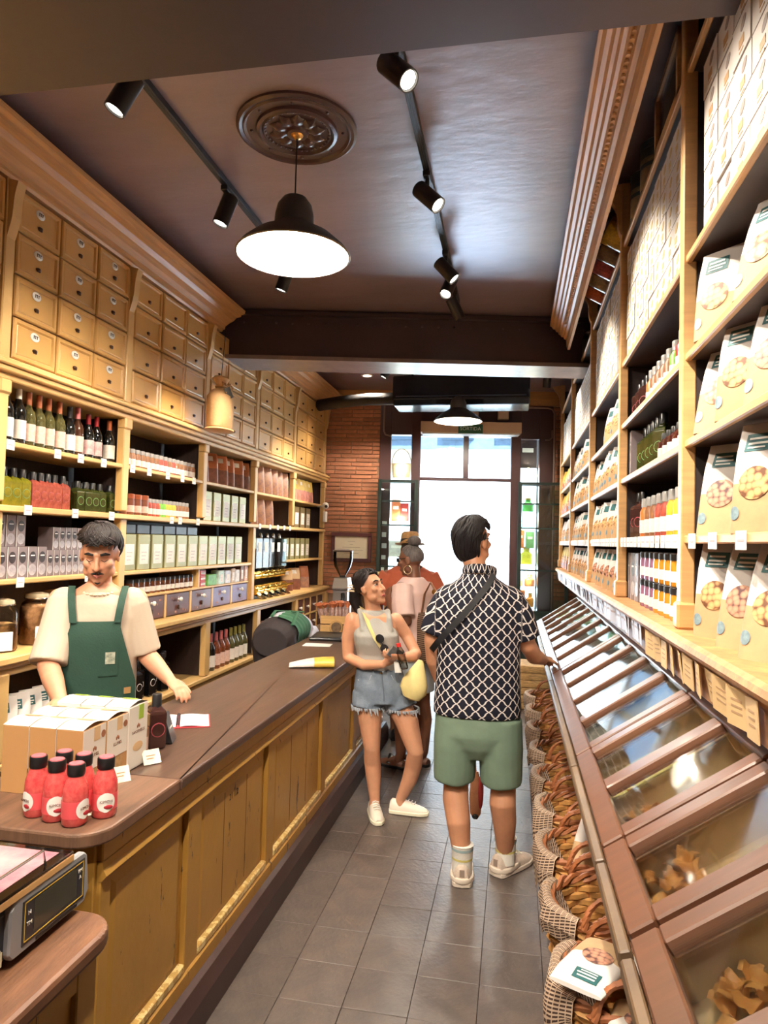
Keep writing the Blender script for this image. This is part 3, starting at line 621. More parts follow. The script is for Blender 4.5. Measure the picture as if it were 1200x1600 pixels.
# square oil bottles
gB = 'square oil bottles on the second left shelf'
OILY = gl('herb oil', (150, 132, 30), .12, var=.4, vs=30, c2=(70, 84, 20)); OILP = gl('chilli oil', (180, 96, 80), .12, var=.4, vs=30, c2=(110, 40, 30)); OILG = gl('dark green oil', (62, 66, 22), .12, var=.4, vs=30, c2=(24, 34, 16))
for P, xs in ((sqbottle('oil_bottle', 'square bottle of golden herb oil with a black cap, second shelf', OILY, LBG, gB), (3, 18, 33)),
              (sqbottle('oil_bottle', 'square bottle of pink chilli oil with a black cap, second shelf', OILP, LBK, gB, .195), (49, 61, 72, 83, 96)),
              (sqbottle('oil_bottle', 'square bottle of dark green oil with green round label, second shelf', OILG, LBG, gB, .18), (119, 132, 143, 154, 170))):
    for i, x in enumerate(xs):
        lb_ = P.p['label'].split(',')[0]; P.put((XI, yp(x, 790, XI), Z2), -.12, label=lb_+', front of second shelf'); P.put((XI-.09, yp(x, 790, XI)+.02, Z2), -.1, label=lb_+', back row of second shelf')
# boxed glasses
GBX = mat('grey gift carton', (128, 112, 112), .5, var=.2, vs=8); GBD = mat('dark keyhole print', (46, 34, 34), .4); GBL = mat('pale glass print', (176, 168, 172), .3, var=.3, vs=30)
def gbox(label, w, h, group, tall=False):
    t = thing('glassware_box', label, 'box', group=group); d = .10
    G().box(-d/2, d/2, -w/2, w/2, 0, h).build('carton', GBX, t, bevel=.002)
    o = G().lathe([(w*.34, 0), (w*.34, .001), (.001, .001)], 14, sx=1.25).xf(Matrix.Translation((d/2, 0, h*.66)) @ Matrix.Rotation(PI/2, 4, 'Y')).build('window_print', GBD, t)
    G().box(d/2, d/2+.0018, -w*.22, w*.22, h*.70, h*.735).build('print_line', WHITE, o)
    G().lathe([(w*.42, 0), (w*.42, .0008), (.001, .0008)], 14).xf(Matrix.Translation((d/2, 0, h*.25)) @ Matrix.Rotation(PI/2, 4, 'Y')).build('glass_print', GBL, t)
    G().box(d/2, d/2+.001, -w*.5, -w*.46, 0, h).build('edge_print', WHITE, t)
    return Row(t)
gC = 'boxed glassware on the third left shelf'
W1 = gbox('wide grey gift box with a dark oval print, front row of glassware', .074, .165, gC); N1 = gbox('narrow grey gift box with a dark oval print, lower row of glassware', .054, .145, gC)
U1 = gbox('tall grey gift box stacked on top at the left end of the glassware', .07, .165, gC); U2 = gbox('small grey gift box stacked in the upper row of glassware', .052, .13, gC)
y0 = yp(2, 880, XI)-.06
for i in range(5): W1.put((XI, y0+i*.077, Z3)); 
for i in range(3): U1.put((XI-.01, y0-.01+i*.075+.005, Z3+.166))
yN = y0+5*.077-.01
for i in range(10):
    N1.put((XI, yN+i*.057, Z3))
    if i: U2.put((XI-.01, yN+.0+i*.056, Z3+.146))
# big storage jars
WALNUT = mat('walnut pieces', (208, 158, 104), .7, var=.5, vs=40, c2=(130, 86, 52), bump=.8, bs=60); BISC = mat('dried apple rings', (220, 176, 112), .7, var=.5, vs=26, c2=(150, 104, 60), bump=.8, bs=40)
def bigjar(label, m, fill, h=.27, r=.075, group='large glass jars on the lower left ledge', card=True, lidm=None):
    t = thing('storage_jar', label, 'jar', group=group)
    pr = [(r*.9, 0), (r, .012), (r, h*.70), (r*.92, h*.78), (r*.68, h*.85), (r*.66, h*.90)]
    G().lathe(pr, 20, cap=False).build('glass', CLEAR, t)
    G().lathe([(r*.88, .004), (r*.96, .014), (r*.96, h*fill), (r*.5, h*fill+.012), (.001, h*fill+.008)], 18).build('contents', m, t)
    o = G().lathe([(r*.74, h*.89), (r*.76, h*.92), (r*.70, h*.97), (r*.3, h), (.001, h)], 20).build('lid', lidm or mat('jar lid glass', (176, 160, 130), .15), t)
    G().tube([(r*.75*math.cos(a), r*.75*math.sin(a), h*.885) for a in [i*PI/10 for i in range(21)]], .004, 6, cap=False).build('wire_clip', CHROME, o)
    if card: G().box(r+.002, r+.005, -.03, .03, .01, .105).build('price_card', WHITE, t)
    return Row(t)
bigjar('large glass jar of dried fruit rings at the left edge', BISC, .5).put((XI+.03, yp(2, 1000, XI+.03), ZL), -.6)
bigjar('large glass jar filled with walnut pieces beside the shop assistant', WALNUT, .74, .285, .083).put((XI+.02, yp(50, 1000, XI), ZL), -.6)
bigjar('large glass jar half hidden behind the shop assistant', WALNUT, .5, .285, .083).put((XI-.02, yp(86, 990, XI), ZL), -.6)
# bags on the low shelf at the near end
P = pouch('tea_bag_pouch', 'white pouch with a teal band on the low shelf behind the boxes', 'teal-banded pouches on the low left shelf', .13, .30, .08, BAGW, BAGW, NUTS, TEAL, win=False)
for i in range(5): P.put((-2.52, yp(8+i*20, 1105, -2.52), ZB+.0), -.5+R.uniform(-.2, .2))
# spice jars, second bay
SPB = mat('brown spices', (168, 112, 66), .4, var=.5, vs=60, c2=(110, 66, 40), coat=.4); SPR = mat('red spices', (176, 74, 56), .4, var=.4, vs=60, coat=.4); SPG = mat('green sweets', (120, 196, 60), .4, var=.3, vs=60, coat=.4); SPY = mat('yellow sweets', (240, 186, 50), .4, var=.3, vs=60, coat=.4); SPO = mat('orange spices', (218, 120, 50), .4, var=.3, vs=60, coat=.4)
gD = 'spice jars on the second bay shelves'
P = jar('spice_jar', 'small jar of brown spice with white label, upper shelf of the second bay', SPB, LBW, LIDC, gD); Q = jar('spice_jar', 'small jar of reddish spice with white label, upper shelf of the second bay', SPR, LBW, LIDC, gD)
ya, yb = PL[1]+.07, PL[2]-.08
for i in range(17): o_ = (Q if i in (8, 9, 11) else P).put((XI+.01, ya+(yb-ya)*i/16, Z1), -.5, label='small %s spice jar, second bay top shelf, %s from the left' % ('reddish' if i in (8, 9, 11) else 'brown', (OR+['sixteenth', 'last'])[i])); (P if i % 3 else Q).put((XI-.06, ya+.02+(yb-ya)*i/16, Z1), -.5, label='small %s spice jar hidden in the back row of the second bay top shelf' % ('brown' if i % 3 else 'reddish'))
P = jar('preserve_jar', 'squat jar with copper lid and pink-white label, second bay', mat('jam brown', (120, 66, 44), .3, coat=.4), LBP, LIDK, gD, .145, .042, neck=.95)
for i in range(4): P.put((XI+.02, ya+.0+i*.092, Z2), -.5)
for nm, cm, n, s in (('spice_jar|small jar of reddish mix on the middle shelf of the second bay', SPR, 3, .40), ('sweet_jar|small jar of bright green sweets on the second bay shelf', SPG, 2, .55), ('sweet_jar|small jar of yellow sweets on the second bay shelf', SPY, 3, .65), ('spice_jar|small jar of brown spice at the right of the second bay middle shelf', SPB, 4, .81)):
    a, b = nm.split('|'); P = jar(a, b, cm, LBW, LIDC, gD, .13)
    for i in range(n): P.put((XI+.01, ya+.98*s+i*.058-.02, Z2), -.5); P.put((XI-.06, ya+.98*s+i*.058, Z2), -.5)
# olive tins across bays two and three
OLV = mat('olive green tin', (150, 142, 92), .38, .3, var=.12, vs=4); gE = 'olive tins on the third shelf of bays two and three'
P = tin('olive_tin', 'olive green tin with white label in the long row above the stained drawers', .16, .13, .25, OLV, LBW, gE)
for i in range(11): P.put((XI, 4.24+i*.187, Z3))
P = tin('olive_tin', 'olive green tin with white label, third bay under the orange packets', .15, .13, .25, OLV, LBW, 'olive tins in the third bay')
for i in range(5): P.put((XI, 5.42+i*.19, Z2))
P = tin('black_carton', 'flat blue-black carton laid on top of the olive tins', .17, .11, .065, mat('blue black card', (46, 48, 58), .4, var=.3), None, 'cartons on the tins', cat='box')
for i in range(6): P.put((XI, 4.24+i*.187, Z3+.251))
P = tin('label_tin', 'bronze tin with a large white label in the last bay', .17, .12, .25, mat('bronze tin', (132, 112, 74), .4, .3), LBW, 'tins in the last left bay')
for i in range(3): P.put((XI, 7.86+i*.23, Z2))
P = tin('label_tin', 'olive tin with white label on the raised shelf beside the dispensers', .15, .12, .25, OLV, LBW, 'tins beside the dispensers')
for i in range(5): P.put((XI, 7.52+i*.2, Z3))
# packets
ORP = mat('orange packet', (206, 122, 66), .35, var=.5, vs=10, c2=(120, 58, 36)); BRP = mat('brown packet', (122, 72, 52), .4, var=.4, vs=14); PUP = mat('purple patterned packet', (108, 84, 96), .4, var=.6, vs=26, c2=(196, 140, 90)); YEP = mat('yellow packet', (240, 190, 80), .4, var=.3, vs=10); PIP = mat('pink packet', (206, 130, 110), .4, var=.4, vs=20)
def packs(name, label, group, n, y0, y1, z, lower, upper, h=.27, w=.15, x=XI, rz=-.75, lab=LBW):
    P = pouch(name, label, group, w, h, .08, lower, upper, NUTS, lab, stamp=False, win=False, split=.5, word=False)
    for i in range(n): P.put((x+R.uniform(-.01, .01), y0+(y1-y0)*i/max(1, n-1), z), rz+R.uniform(-.12, .12))
packs('coffee_packet', 'orange and brown packet standing on the top shelf of the third bay', 'packets in the third bay', 6, 5.4, 6.33, Z1, BRP, ORP)
packs('coffee_packet', 'purple patterned packet on the top shelf of the fourth bay', 'packets in the fourth bay', 6, 6.55, 7.5, Z1, PUP, PUP, .29, lab=None)
packs('coffee_packet', 'purple patterned packet on the half-empty shelf above the dispensers', 'packets above the dispensers', 3, 6.55, 7.0, Z2, PUP, PUP, .27, lab=None)
packs('snack_packet', 'white and yellow packet on the top shelf of the last left bay', 'packets in the last left bay', 5, 7.78, 8.45, Z1, PIP, YEP, .27)
packs('snack_packet', 'pink and brown packet on the low shelf of the fourth bay', 'packets on the low left shelf', 8, 6.55, 7.5, ZB, PUP, PIP, .26, .13, -2.56, lab=None)
packs('kraft_packet', 'brown carton packet with pale label right of the dispensers', 'packets right of the dispensers', 2, 7.75, 8.0, ZL, BRP, KRAFT, .26, .16)
packs('coffee_packet', 'slanted orange packet at the end of the ledge by the bricks', 'packets right of the dispensers', 1, 8.4, 8.4, ZL, PUP, ORP, .27, .15, lab=None)
# gravity dispensers with gold taps
GHO = glass('hopper acrylic', (226, 222, 216), .05); DCON = mat('dark grains', (92, 70, 66), .6, var=.5, vs=60)
t = thing('bulk_dispenser', 'clear bulk dispenser with white label and gold tap on the ledge', 'dispenser', group='gold-tapped dispensers')
G().box(-.07, .07, -.075, .075, .30, .62).build('hopper', GHO, t, bevel=.01); G().box(-.055, .055, -.06, .06, .32, .50).build('contents', DCON, t)
G().box(.071, .073, -.035, .035, .47, .57).build('label', WHITE, t); G().lathe([(.02, .62), (.02, .65), (.006, .67), (.001, .67)], 10).build('knob', CHROME, t)
G().lathe([(.075, 0), (.03, -.09), (.03, -.11)], 14, (0, 0, .30)).build('funnel', GHO, t)
for z, s in ((.24, .02), (.09, .05)):
    G().lathe([(.035, -.07), (.05, -.06), (.05, .06), (.035, .07)], 14).xf(Matrix.Translation((s, 0, z)) @ Matrix.Rotation(PI/2, 4, 'X')).build('valve', GOLD, t)
    G().tube([(s+.04, 0, z), (s+.09, 0, z+.02), (s+.13, .02, z+.03)], [.008, .010, .014], 8).build('handle', GOLD, t)
G().prism([(-.05, .03), (.05, .07), (.15, .005), (.14, -.0), (.04, .04), (-.05, .01)], 'y', -.04, .04).build('chute', CHROME, t); G().box(-.08, .05, -.07, .07, 0, .03).build('base', BLACK, t)
P = Row(t)
for i in range(5): P.put((XI+.02, 6.60+i*.19, ZL), -.1)
# preserve jars + small cartons over the stained drawers
P = jar('honey_jar', 'dark-lidded jar with white label in the row above the stained drawers', mat('dark honey', (96, 48, 24), .25, coat=.5), LBW, LIDB, 'jars above the stained drawers', .11, .034, neck=.95)
for i in range(13): P.put((XI+.02, 4.32+i*.074, Z4), -.3)
for nm, c, w, h, y, n in (('red tin box, one of a stack at the left of the small cartons', (190, 44, 38), .10, .045, 5.38, 3),):
    P = tin('red_box', nm, w, .09, h, mat('red box', c, .4), LBW, 'stack of red boxes', frac=.8, zr=(.3, .6), cat='box')
    for i in range(n): P.put((XI+.02, y, Z4+i*.046))
for k, (lb_, c, w, h, y) in enumerate((('green leafy packet box above the violet drawers', (108, 172, 84), .17, .095, 5.55), ('teal topped box behind the green packet', (60, 140, 120), .12, .14, 5.56), ('white box with green mark beside the green packet', (196, 220, 206), .11, .12, 5.74), ('pale grey box in the middle of the small cartons', (206, 206, 212), .12, .115, 5.88), ('beige box beside the striped cartons', (190, 160, 130), .09, .13, 6.0), ('white striped box near the end of the small cartons', (226, 214, 210), .10, .115, 6.1), ('brown patterned upright box', (140, 96, 76), .08, .15, 6.21), ('white and red upright box at the post', (216, 170, 150), .08, .15, 6.31))):
    tin('tea_carton', lb_, w, .08, h, mat('carton %d' % k, c, .5, var=.35, vs=24), LBW if k > 1 else None, 'small cartons over the drawers', frac=.5, cat='box').put((XI+(.03 if k != 1 else -.07), y, Z4))
# low shelf: dark cartons and sparkling wine
P = sqbottle('vinegar_bottle', 'black square bottle with pale lettering on the low shelf behind the assistant', gl('black glass', (20, 18, 18)), WHITE, 'black bottles on the low shelf', .27, .036)
for i in range(6): P.put((-2.53-(i % 2)*.04, 4.34+i*.09, ZB), -.2)
gS = 'sparkling bottles on the low shelf'
for P, ys in ((wine('sparkling_bottle', 'dark sparkling bottle with pink foil and white label on the low shelf', DKG, FP, LBW, gS, .31, .041, FW), (5.42, 5.52)), (wine('sparkling_bottle', 'rose sparkling bottle with pink foil on the low shelf', RSG, FP, LBP, gS, .31, .041), (5.63, 5.73, 5.83)), (wine('sparkling_bottle', 'pale sparkling bottle with white label on the low shelf', WHG, foil('olive foil', (160, 150, 80)), LBW, gS, .31, .041), (5.94, 6.04, 6.14, 6.24))):
    for y in ys: P.put((-2.53, y, ZB), -.5)
# price cards clipped to left shelf edges
t = thing('price_card', 'small white price card clipped to a left shelf edge', 'price card', group='price cards on the left shelves'); G().box(0, .003, -.028, .028, -.04, .012).build('card', WHITE, t); G().box(.003, .0036, -.018, .018, -.018, -.012).build('print_line', mat('faint print', (176, 160, 160)), t)
P = Row(t)
for x, y, z, dx in ((16, 690, Z1, .02), (90, 702, Z1, .02), (126, 710, Z1, .02), (162, 716, Z1, .02), (43, 797, Z2, .045), (117, 800, Z2, .045), (174, 803, Z2, .045), (31, 908, Z3, .02), (137, 893, Z3, .02), (207, 727, Z1, .02), (233, 732, Z1, .02), (262, 737, Z1, .02), (285, 741, Z1, .02), (303, 745, Z1, .02), (268, 811, Z2, .045), (281, 812, Z2, .045), (309, 813, Z2, .045), (406, 818, Z2, .045), (422, 819, Z2, .045), (434, 820, Z2, .045), (444, 821, Z2, .045), (453, 822, Z2, .045)):
    P.put((XL+dx+.001, yp(x, y, XL+dx), z-.005))
# hanging sack, cameras
t = thing('hanging_sack', 'kraft paper sack tied with raffia hanging in front of the drawers', 'sack', (-2.33, 5.1, 2.53))
g = G().lathe([(.118, 0), (.132, .015), (.136, .16), (.134, .26), (.10, .305), (.042, .335), (.046, .355), (.085, .41), (.07, .425), (.02, .36)], 22, sx=.75); g.build('bag', mat('kraft sack', (208, 164, 110), .8, var=.12, bump=.5, bs=18), t)
G().lathe([(.14, -.012), (.15, -.006), (.14, .006)], 22, sx=.75).build('wooden_base', TRIMR, t)
RAF = mat('raffia', (190, 146, 92), .8)
G().lathe([(.05, .335), (.056, .345), (.05, .355)], 14, sx=.8).build('raffia_tie', RAF, t)
for s in (-1, 1): G().tube([(.05, 0, .345), (.06, s*.05, .375), (.06, s*.1, .36), (.055, s*.09, .335), (.05, .01*s, .343)], .009, 6).build('bow_loop', RAF, t)
for s in (-1, 1): G().tube([(.05, 0, .34), (.07, s*.04, .30), (.075, s*.08, .28)], .007, 6).build('bow_tail', RAF, t)
arc(.001, 0, .001, 1, WHITE, 'stitch', t); G().lathe([(.03, 0), (.03, .002), (.001, .002)], 16).xf(Matrix.Translation((.083, -.05, .10)) @ Matrix.Rotation(-.5, 4, 'Z') @ Matrix.Rotation(PI/2, 4, 'Y')).build('round_label', mat('sack round label', (206, 210, 204), .5, var=.3, vs=60), t)
G().box(.0, .003, -.03, .03, -.05, .04).xf(Matrix.Translation((.085, -.045, .29)) @ Matrix.Rotation(-.5, 4, 'Z') @ Matrix.Rotation(.5, 4, 'X')).build('hang_tag', mat('grey hang tag', (86, 86, 84), .6), t)
G().tube([(0, 0, .40), (0.0, 0.05, .80)], .003, 6).build('cord', BLACK, t)
t = thing('security_camera', 'small white security camera on the end post by the bricks', 'camera', (XL+.03, 8.60, 2.10)); G().tube([(0, 0, 0), (.08, -.04, .01)], .01, 8).build('arm', WHITE, t); G().ball((.12, -.06, .01), .045).build('head', WHITE, t); G().lathe([(.02, 0), (.02, .008), (.001, .009)], 10).xf(Matrix.Translation((.14, -.10, .0)) @ Matrix.Rotation(PI/2, 4, 'X')).build('lens', BLACK, t)
tag(G().box(-.02, .02, -.04, .04, -.07, .07).build('sensor_box', WHITE, loc=(XL+.06, 8.86, 1.98), bevel=.006), 'small white box fixed to the end post beneath the security camera', 'sensor')
# ---------------------------------------------------------------- right wall goods
XRI = XR+.10; RB = PI+.75
gr = 'nut pouches in the near right bay'
NB = [pouch('nut_pouch', 'placeholder', gr, .17, .29, .09, nuts=n, lean=l) for n, l in ((NUTS, .0), (NUTP, .03), (NUTS, .05))]
for k, (z, y, x, rz, lb) in enumerate(((1.41, 2.26, .63, RB, 'kraft and white nut pouch on the ledge, closest to the wooden upright'), (1.41, 2.03, .63, RB-.1, 'kraft and white nut pouch on the ledge, second from the upright'), (1.41, 1.83, .63, RB-.05, 'kraft and white nut pouch on the ledge at the right frame edge'),
        (1.722, 2.27, .64, RB+.05, 'leaning chickpea-coloured nut pouch on the first shelf above the ledge'), (1.722, 2.05, .72, RB, 'nut pouch set back in shade on the first shelf above the ledge'), (1.722, 1.90, .63, RB-.1, 'nut pouch at the frame edge on the first shelf above the ledge'),
        (2.044, 2.28, .63, RB, 'nut pouch beside the upright on the second shelf above the ledge'), (2.044, 2.05, .63, RB-.1, 'wide nut pouch with round stamp on the second shelf above the ledge'), (2.044, 1.84, .64, RB-.1, 'nut pouch at the frame edge on the second shelf above the ledge'),
        (2.34, 2.28, .63, RB, 'tall nut pouch beside the upright under the stacked cartons'), (2.34, 2.08, .74, RB, 'nut pouch standing back in shade under the stacked cartons'), (2.34, 1.90, .63, RB-.15, 'nut pouch at the frame edge under the stacked cartons'))):
    NB[(k+k//3) % 3].put((x, y, z), rz, label=lb)
def bagrow(bay, z, n, label, name='nut_pouch', lower=KRAFT, upper=BAGW, lab=TEAL, h=.25, w=.15, a=.08, b=.1, nuts=NUTS):
    P = pouch(name, label, 'pouches in right bay %d' % bay, w, h, .08, lower, upper, nuts, lab, word=False)
    y0, y1 = PR[bay]+a, PR[bay+1]-b
    for i in range(n): P.put((XRI-.02+R.uniform(-.01, .01), y0+(y1-y0)*i/max(1, n-1), z), PI+.6+R.uniform(-.15, .15))
B2 = 'third right bay'
bagrow(2, 2.34, 3, 'white and teal pouch on the shelf right under the cartons, bay behind the standing man', a=.15, b=.75)
bagrow(2, 2.044, 8, 'white and kraft pouch in the packed middle row of the bay behind the standing man')
bagrow(2, 1.722, 6, 'pale nut pouch above the price strip in the bay behind the standing man', a=.15, b=.2)
bagrow(2, 1.41, 7, 'kraft pouch with red mark on the ledge in the bay behind the standing man', nuts=NUTP)
for z, n, l in ((2.34, 7, 'pouch under the far stacked cartons'), (2.044, 7, 'pouch on the third shelf of the fourth right bay'), (1.722, 8, 'kraft pouch above the far price strip, fourth right bay'), (1.41, 7, 'kraft pouch on the ledge of the fourth right bay')): bagrow(3, z, n, 'white '+l if n == 7 else l)
for z, l in ((2.34, 'orange pouch on the top free shelf of the last right bay'), (2.044, 'orange pouch on the middle shelf of the last right bay'), (1.722, 'pale pouch above the strip in the last right bay'), (1.41, 'orange pouch on the ledge of the last right bay')): bagrow(4, z, 5, l, upper=YEP if 'orange' in l else BAGW, lower=ORP if 'orange' in l else KRAFT, lab=None)
# cartons stacked on the upper shelves
CBX = mat('white nougat carton', (222, 212, 202), .5, rand=.04); CBR = mat('brown product print', (170, 122, 80), .5, var=.4, vs=40); CBT = mat('tan carton print', (196, 150, 96), .5); CBY = mat('pale gold print', (204, 174, 106), .5); CBG = mat('grey nut print', (150, 130, 120), .5)
def carton(label, w, h, group, a, b):
    g = G().box(-.09, .09, -w/2, w/2, 0, h); g.m = 1; g.lathe([(h*.2, 0), (h*.2, .0012), (.001, .0012)], 12, sx=.55).xf(Matrix.Translation((.09, w*.12, h*.68)) @ Matrix.Rotation(PI/2, 4, 'Y') @ Matrix.Rotation(.5, 4, 'Z'), 8)
    g.m = 2; g.box(.09, .0912, -w*.12, w*.16, h*.22, h*.42); g.m = 2; g.box(.09, .0912, -w*.1, w*.12, h*.10, h*.14)
    t = thing('carton', label, 'carton', group=group); g.build('box', [CBX, a, b], t); G().box(-.091, .0915, -w/2, w/2, h*.965, h*.975).build('lid_seam', CBG, t)
    return Row(t)
P = carton('white printed carton stacked above the pouches in the near right bay', .148, .118, 'cartons stacked in the near bay', CBG, CBT)
for c in range(7):
    for r in range(5): P.put((XR+.13+R.uniform(-.004, .004), 1.36+.152*c, 2.679+r*.1185), PI, label='white printed carton above the near pouches, %s row, %s from the upright' % (RW[r], OR[6-c]))
for bay, lb in ((1, 'gold-printed white carton above the spice bottles'), (2, 'gold-printed white carton in the third right bay'), (3, 'gold-printed white carton in the fourth right bay'), (4, 'gold-printed white carton in the last right bay')):
    P = carton(lb, .118, .118, 'cartons stacked in right bay %d' % bay, CBY, CBY); n = int((PR[bay+1]-PR[bay]-.06)/.121)
    for c in range(n):
        for r in range(5 if bay < 3 else 4):
            P.put((XR+.12+R.uniform(-.003, .003), PR[bay]+.095+.121*c, 2.679+r*.1185), PI, label=lb+', %s row, %s from the near upright' % (RW[r], OR[c]))
# top shelf: blue tins and sweet jars
t = thing('biscuit_tin', 'dark blue cylindrical tin with cream picture on the top right shelf', 'tin', group='blue tins on the top right shelf')
G().lathe([(.075, 0), (.078, .006), (.078, .21), (.08, .212), (.08, .245), (.06, .262), (.001, .266)], 20).build('body', mat('navy tin print', (34, 48, 66), .35, var=.3, vs=12, c2=(70, 96, 110)), t)
arc(.079, .02, .12, .6, mat('cream picture', (206, 170, 124), .5, var=.3, vs=14, c2=(90, 110, 120)), 'picture', t); arc(.0795, .14, .165, .7, mat('cream lettering band', (190, 180, 150), .5, var=.5, vs=50, c2=(34, 48, 66)), 'lettering_band', t)
P = Row(t); P.put((.64, 3.64, 3.346), PI+.5, 'dark blue round tin with a cream picture, further one on the top right shelf'); P.put((.64, 3.36, 3.346), PI+.5, 'dark blue round tin with a cream picture, beside the framed hatch')
for k, (lb, c, y) in enumerate((('glass jar of yellow sweets on the top right shelf', (236, 176, 40), 4.02), ('glass jar of brown seeds beside the yellow sweets', (140, 108, 70), 4.24), ('glass jar of pink sweets on the top right shelf', (206, 96, 86), 4.46), ('glass jar of tan grains between the pink and orange jars', (170, 138, 86), 4.68), ('glass jar of orange lentils at the end of the jar row', (226, 104, 40), 4.90), ('small far jar alone on the top shelf of the fourth right bay', (120, 110, 70), 6.2))):
    P = bigjar(lb, mat('sweets %d' % k, c, .5, var=.35, vs=70, bump=.5, bs=90), .66, .225, .095, 'sweet jars on the top right shelf', card=(k == 2), lidm=mat('clear jar top', (150, 140, 126), .15)); P.put((.635, y, 3.432), rot=(0, -1.05, 0)) if k < 5 else P.put((.655, y, 3.346), PI+.5)
# second right bay: bottles, jars, honey
gF = 'condiments in the second right bay'
def rput(P, ys, z, x=XRI, rz=PI+.6, **k):
    for y in ys: P.put((x, y, z), rz+R.uniform(-.1, .1), **k)
rput(sqbottle('vinegar_bottle', 'dark square bottle with pink ring label, upper far corner of the bottle bay', gl('dark vinegar', (58, 34, 30)), LBK, gF, .20, .034), (3.80, 3.70, 3.60), 2.34)
rput(jar('sauce_bottle', 'bottle of orange sauce beside the pink-ringed bottles', SPO, LBW, LIDC, gF, .20, .032, 'bottle', .6), (3.48,), 2.34)
rput(jar('spice_jar', 'clear-topped spice jar on the upper shelf of the bottle bay', SPB, LBW, LIDC, gF, .19, .034, neck=.7), (3.37, 3.27, 3.17, 3.07), 2.34)
rput(jar('sweet_jar', 'jar of green sweets near the upright on the upper shelf of the bottle bay', SPG, LBW, LIDC, gF, .19, .036, neck=.7), (2.95,), 2.34); rput(jar('sweet_jar', 'jar of red sweets near the upright on the upper shelf of the bottle bay', mat('red sweets', (200, 40, 44), .3, coat=.4, var=.3, vs=50), LBW, LIDC, gF, .20, .038, neck=.7), (2.83, 2.71, 2.60), 2.34)
rput(gbox('tall grey gift carton at the far end of the oil bottle shelf', .075, .25, gF), (3.80,), 2.044, rz=PI)
rput(sqbottle('oil_bottle', 'square bottle of olive herb oil on the second shelf of the bottle bay', OILG, LBG, gF, .235, .035), (3.62, 3.52, 3.42, 3.32, 3.22), 2.044)
SB = jar('sauce_bottle', 'small dark sauce bottle with white label, lower tier near the upright', gl('dark sauce', (70, 30, 26)), LBW, LIDB, gF, .12, .028, 'bottle', .5); SB2 = jar('sauce_bottle', 'small dark sauce bottle with white label, raised tier near the upright', gl('dark sauce', (70, 30, 26)), LBW, foil('plum cap', (96, 50, 70)), gF, .13, .028, 'bottle', .5)
rput(SB, (3.05, 2.96, 2.87, 2.78, 2.69, 2.60), 2.044, XRI-.03); 
tag(G().box(.70, .80, 2.55, 3.1, 2.045, 2.15).build('display_step', DARK), 'dark riser behind the small sauce bottles', 'riser'); rput(SB2, (3.03, 2.93, 2.83, 2.73, 2.63), 2.151, .75)
rput(sqbottle('vinegar_bottle', 'square pink-ringed bottle at the far end above the price strip', gl('dark vinegar', (58, 34, 30)), LBK, gF, .24, .036), (3.80, 3.70), 1.722)
for k, (c, lb) in enumerate(((SPO, 'orange'), (SPB, 'brown'), (SPB, 'brown'), (SPR, 'red'), (SPR, 'red'), (SPY, 'yellow'), (SPY, 'yellow'), (SPO, 'orange'), (SPB, 'brown'))):
    rput(jar('spice_jar', '%s spice jar %s above the price strip of the bottle bay' % (lb, ('first', 'second', 'third', 'fourth', 'fifth', 'sixth', 'seventh', 'eighth', 'ninth')[k]+' from the far end'), c, LBW, LIDC, gF, .20, .037, neck=.75), (3.58-.12*k,), 1.722)
P = gbox('grey gift carton with dark oval on the ledge of the bottle bay', .085, .24, gF); rput(P, (3.80, 3.69, 3.58), 1.41, rz=PI)
rput(sqbottle('oil_bottle', 'small yellow-labelled oil bottle beside the honey jars', OILG, LBY, gF, .18, .03), (3.48,), 1.41)
HON = gl('amber honey', (206, 140, 40), .15); HON2 = gl('plum jam', (140, 96, 120), .2)
P1_ = jar('honey_jar', 'amber honey jar with black lid, lower tier on the right ledge', HON, LBW, LIDB, gF, .125, .046, neck=.96); P2_ = jar('jam_jar', 'pale plum jam jar with black lid, upper tier on the right ledge', HON2, LBW, LIDB, gF, .125, .044, neck=.96); P3_ = jar('honey_jar', 'amber honey jar with black lid stacked in the upper tier', HON, LBW, LIDB, gF, .125, .046, neck=.96); P4_ = jar('jam_jar', 'plum jam jar with black lid, lower tier on the right ledge', HON2, LBW, LIDB, gF, .125, .044, neck=.96)
for i in range(8):
    y = 3.34-i*.104; (P1_ if i > 2 else P4_).put((XRI-.03, y, 1.41), PI+.5); (P3_ if i in (3, 4, 5, 6, 7) else P2_).put((XRI-.03, y, 1.536), PI+.5)
P = jar('syrup_bottle', 'dark syrup bottle standing behind the honey jars', BRG, LBW, FB, gF, .26, .034, 'bottle', .4); rput(P, (3.2, 3.05, 2.9, 2.75), 1.41, .80)
# price strips and hanging cards on the right
STR = mat('bluish price strip', (206, 208, 222), .5)
t = thing('price_card', 'white price card in the strip along a right shelf edge', 'price card', group='price strip cards on the right shelf'); G().box(-.004, 0, -.037, .037, -.03, .018).build('card', WHITE, t); G().box(-.0046, -.004, -.03, .02, -.01, -.004).build('print_line', mat('faint print', (176, 160, 160)), t)
P = Row(t)
for b in range(1, 5):
    n = int((PR[b+1]-PR[b]-.1)/.10)
    for i in range(n): P.put((XR+.009, PR[b]+.1+i*.10, 1.71), R.uniform(-.05, .05))
for y in (2.33, 2.1, 1.85, 1.6): P.put((XR+.009, y, 1.71), 0)
t = thing('hanging_card', 'bluish white price card hanging from the right ledge', 'price card', group='cards hanging along the right ledge'); G().box(-.003, 0, -.042, .042, -.085, 0).build('card', STR, t); G().box(-.0036, -.003, -.03, .03, -.03, -.02).build('print_line', mat('faint print', (176, 160, 160)), t)
P = Row(t)
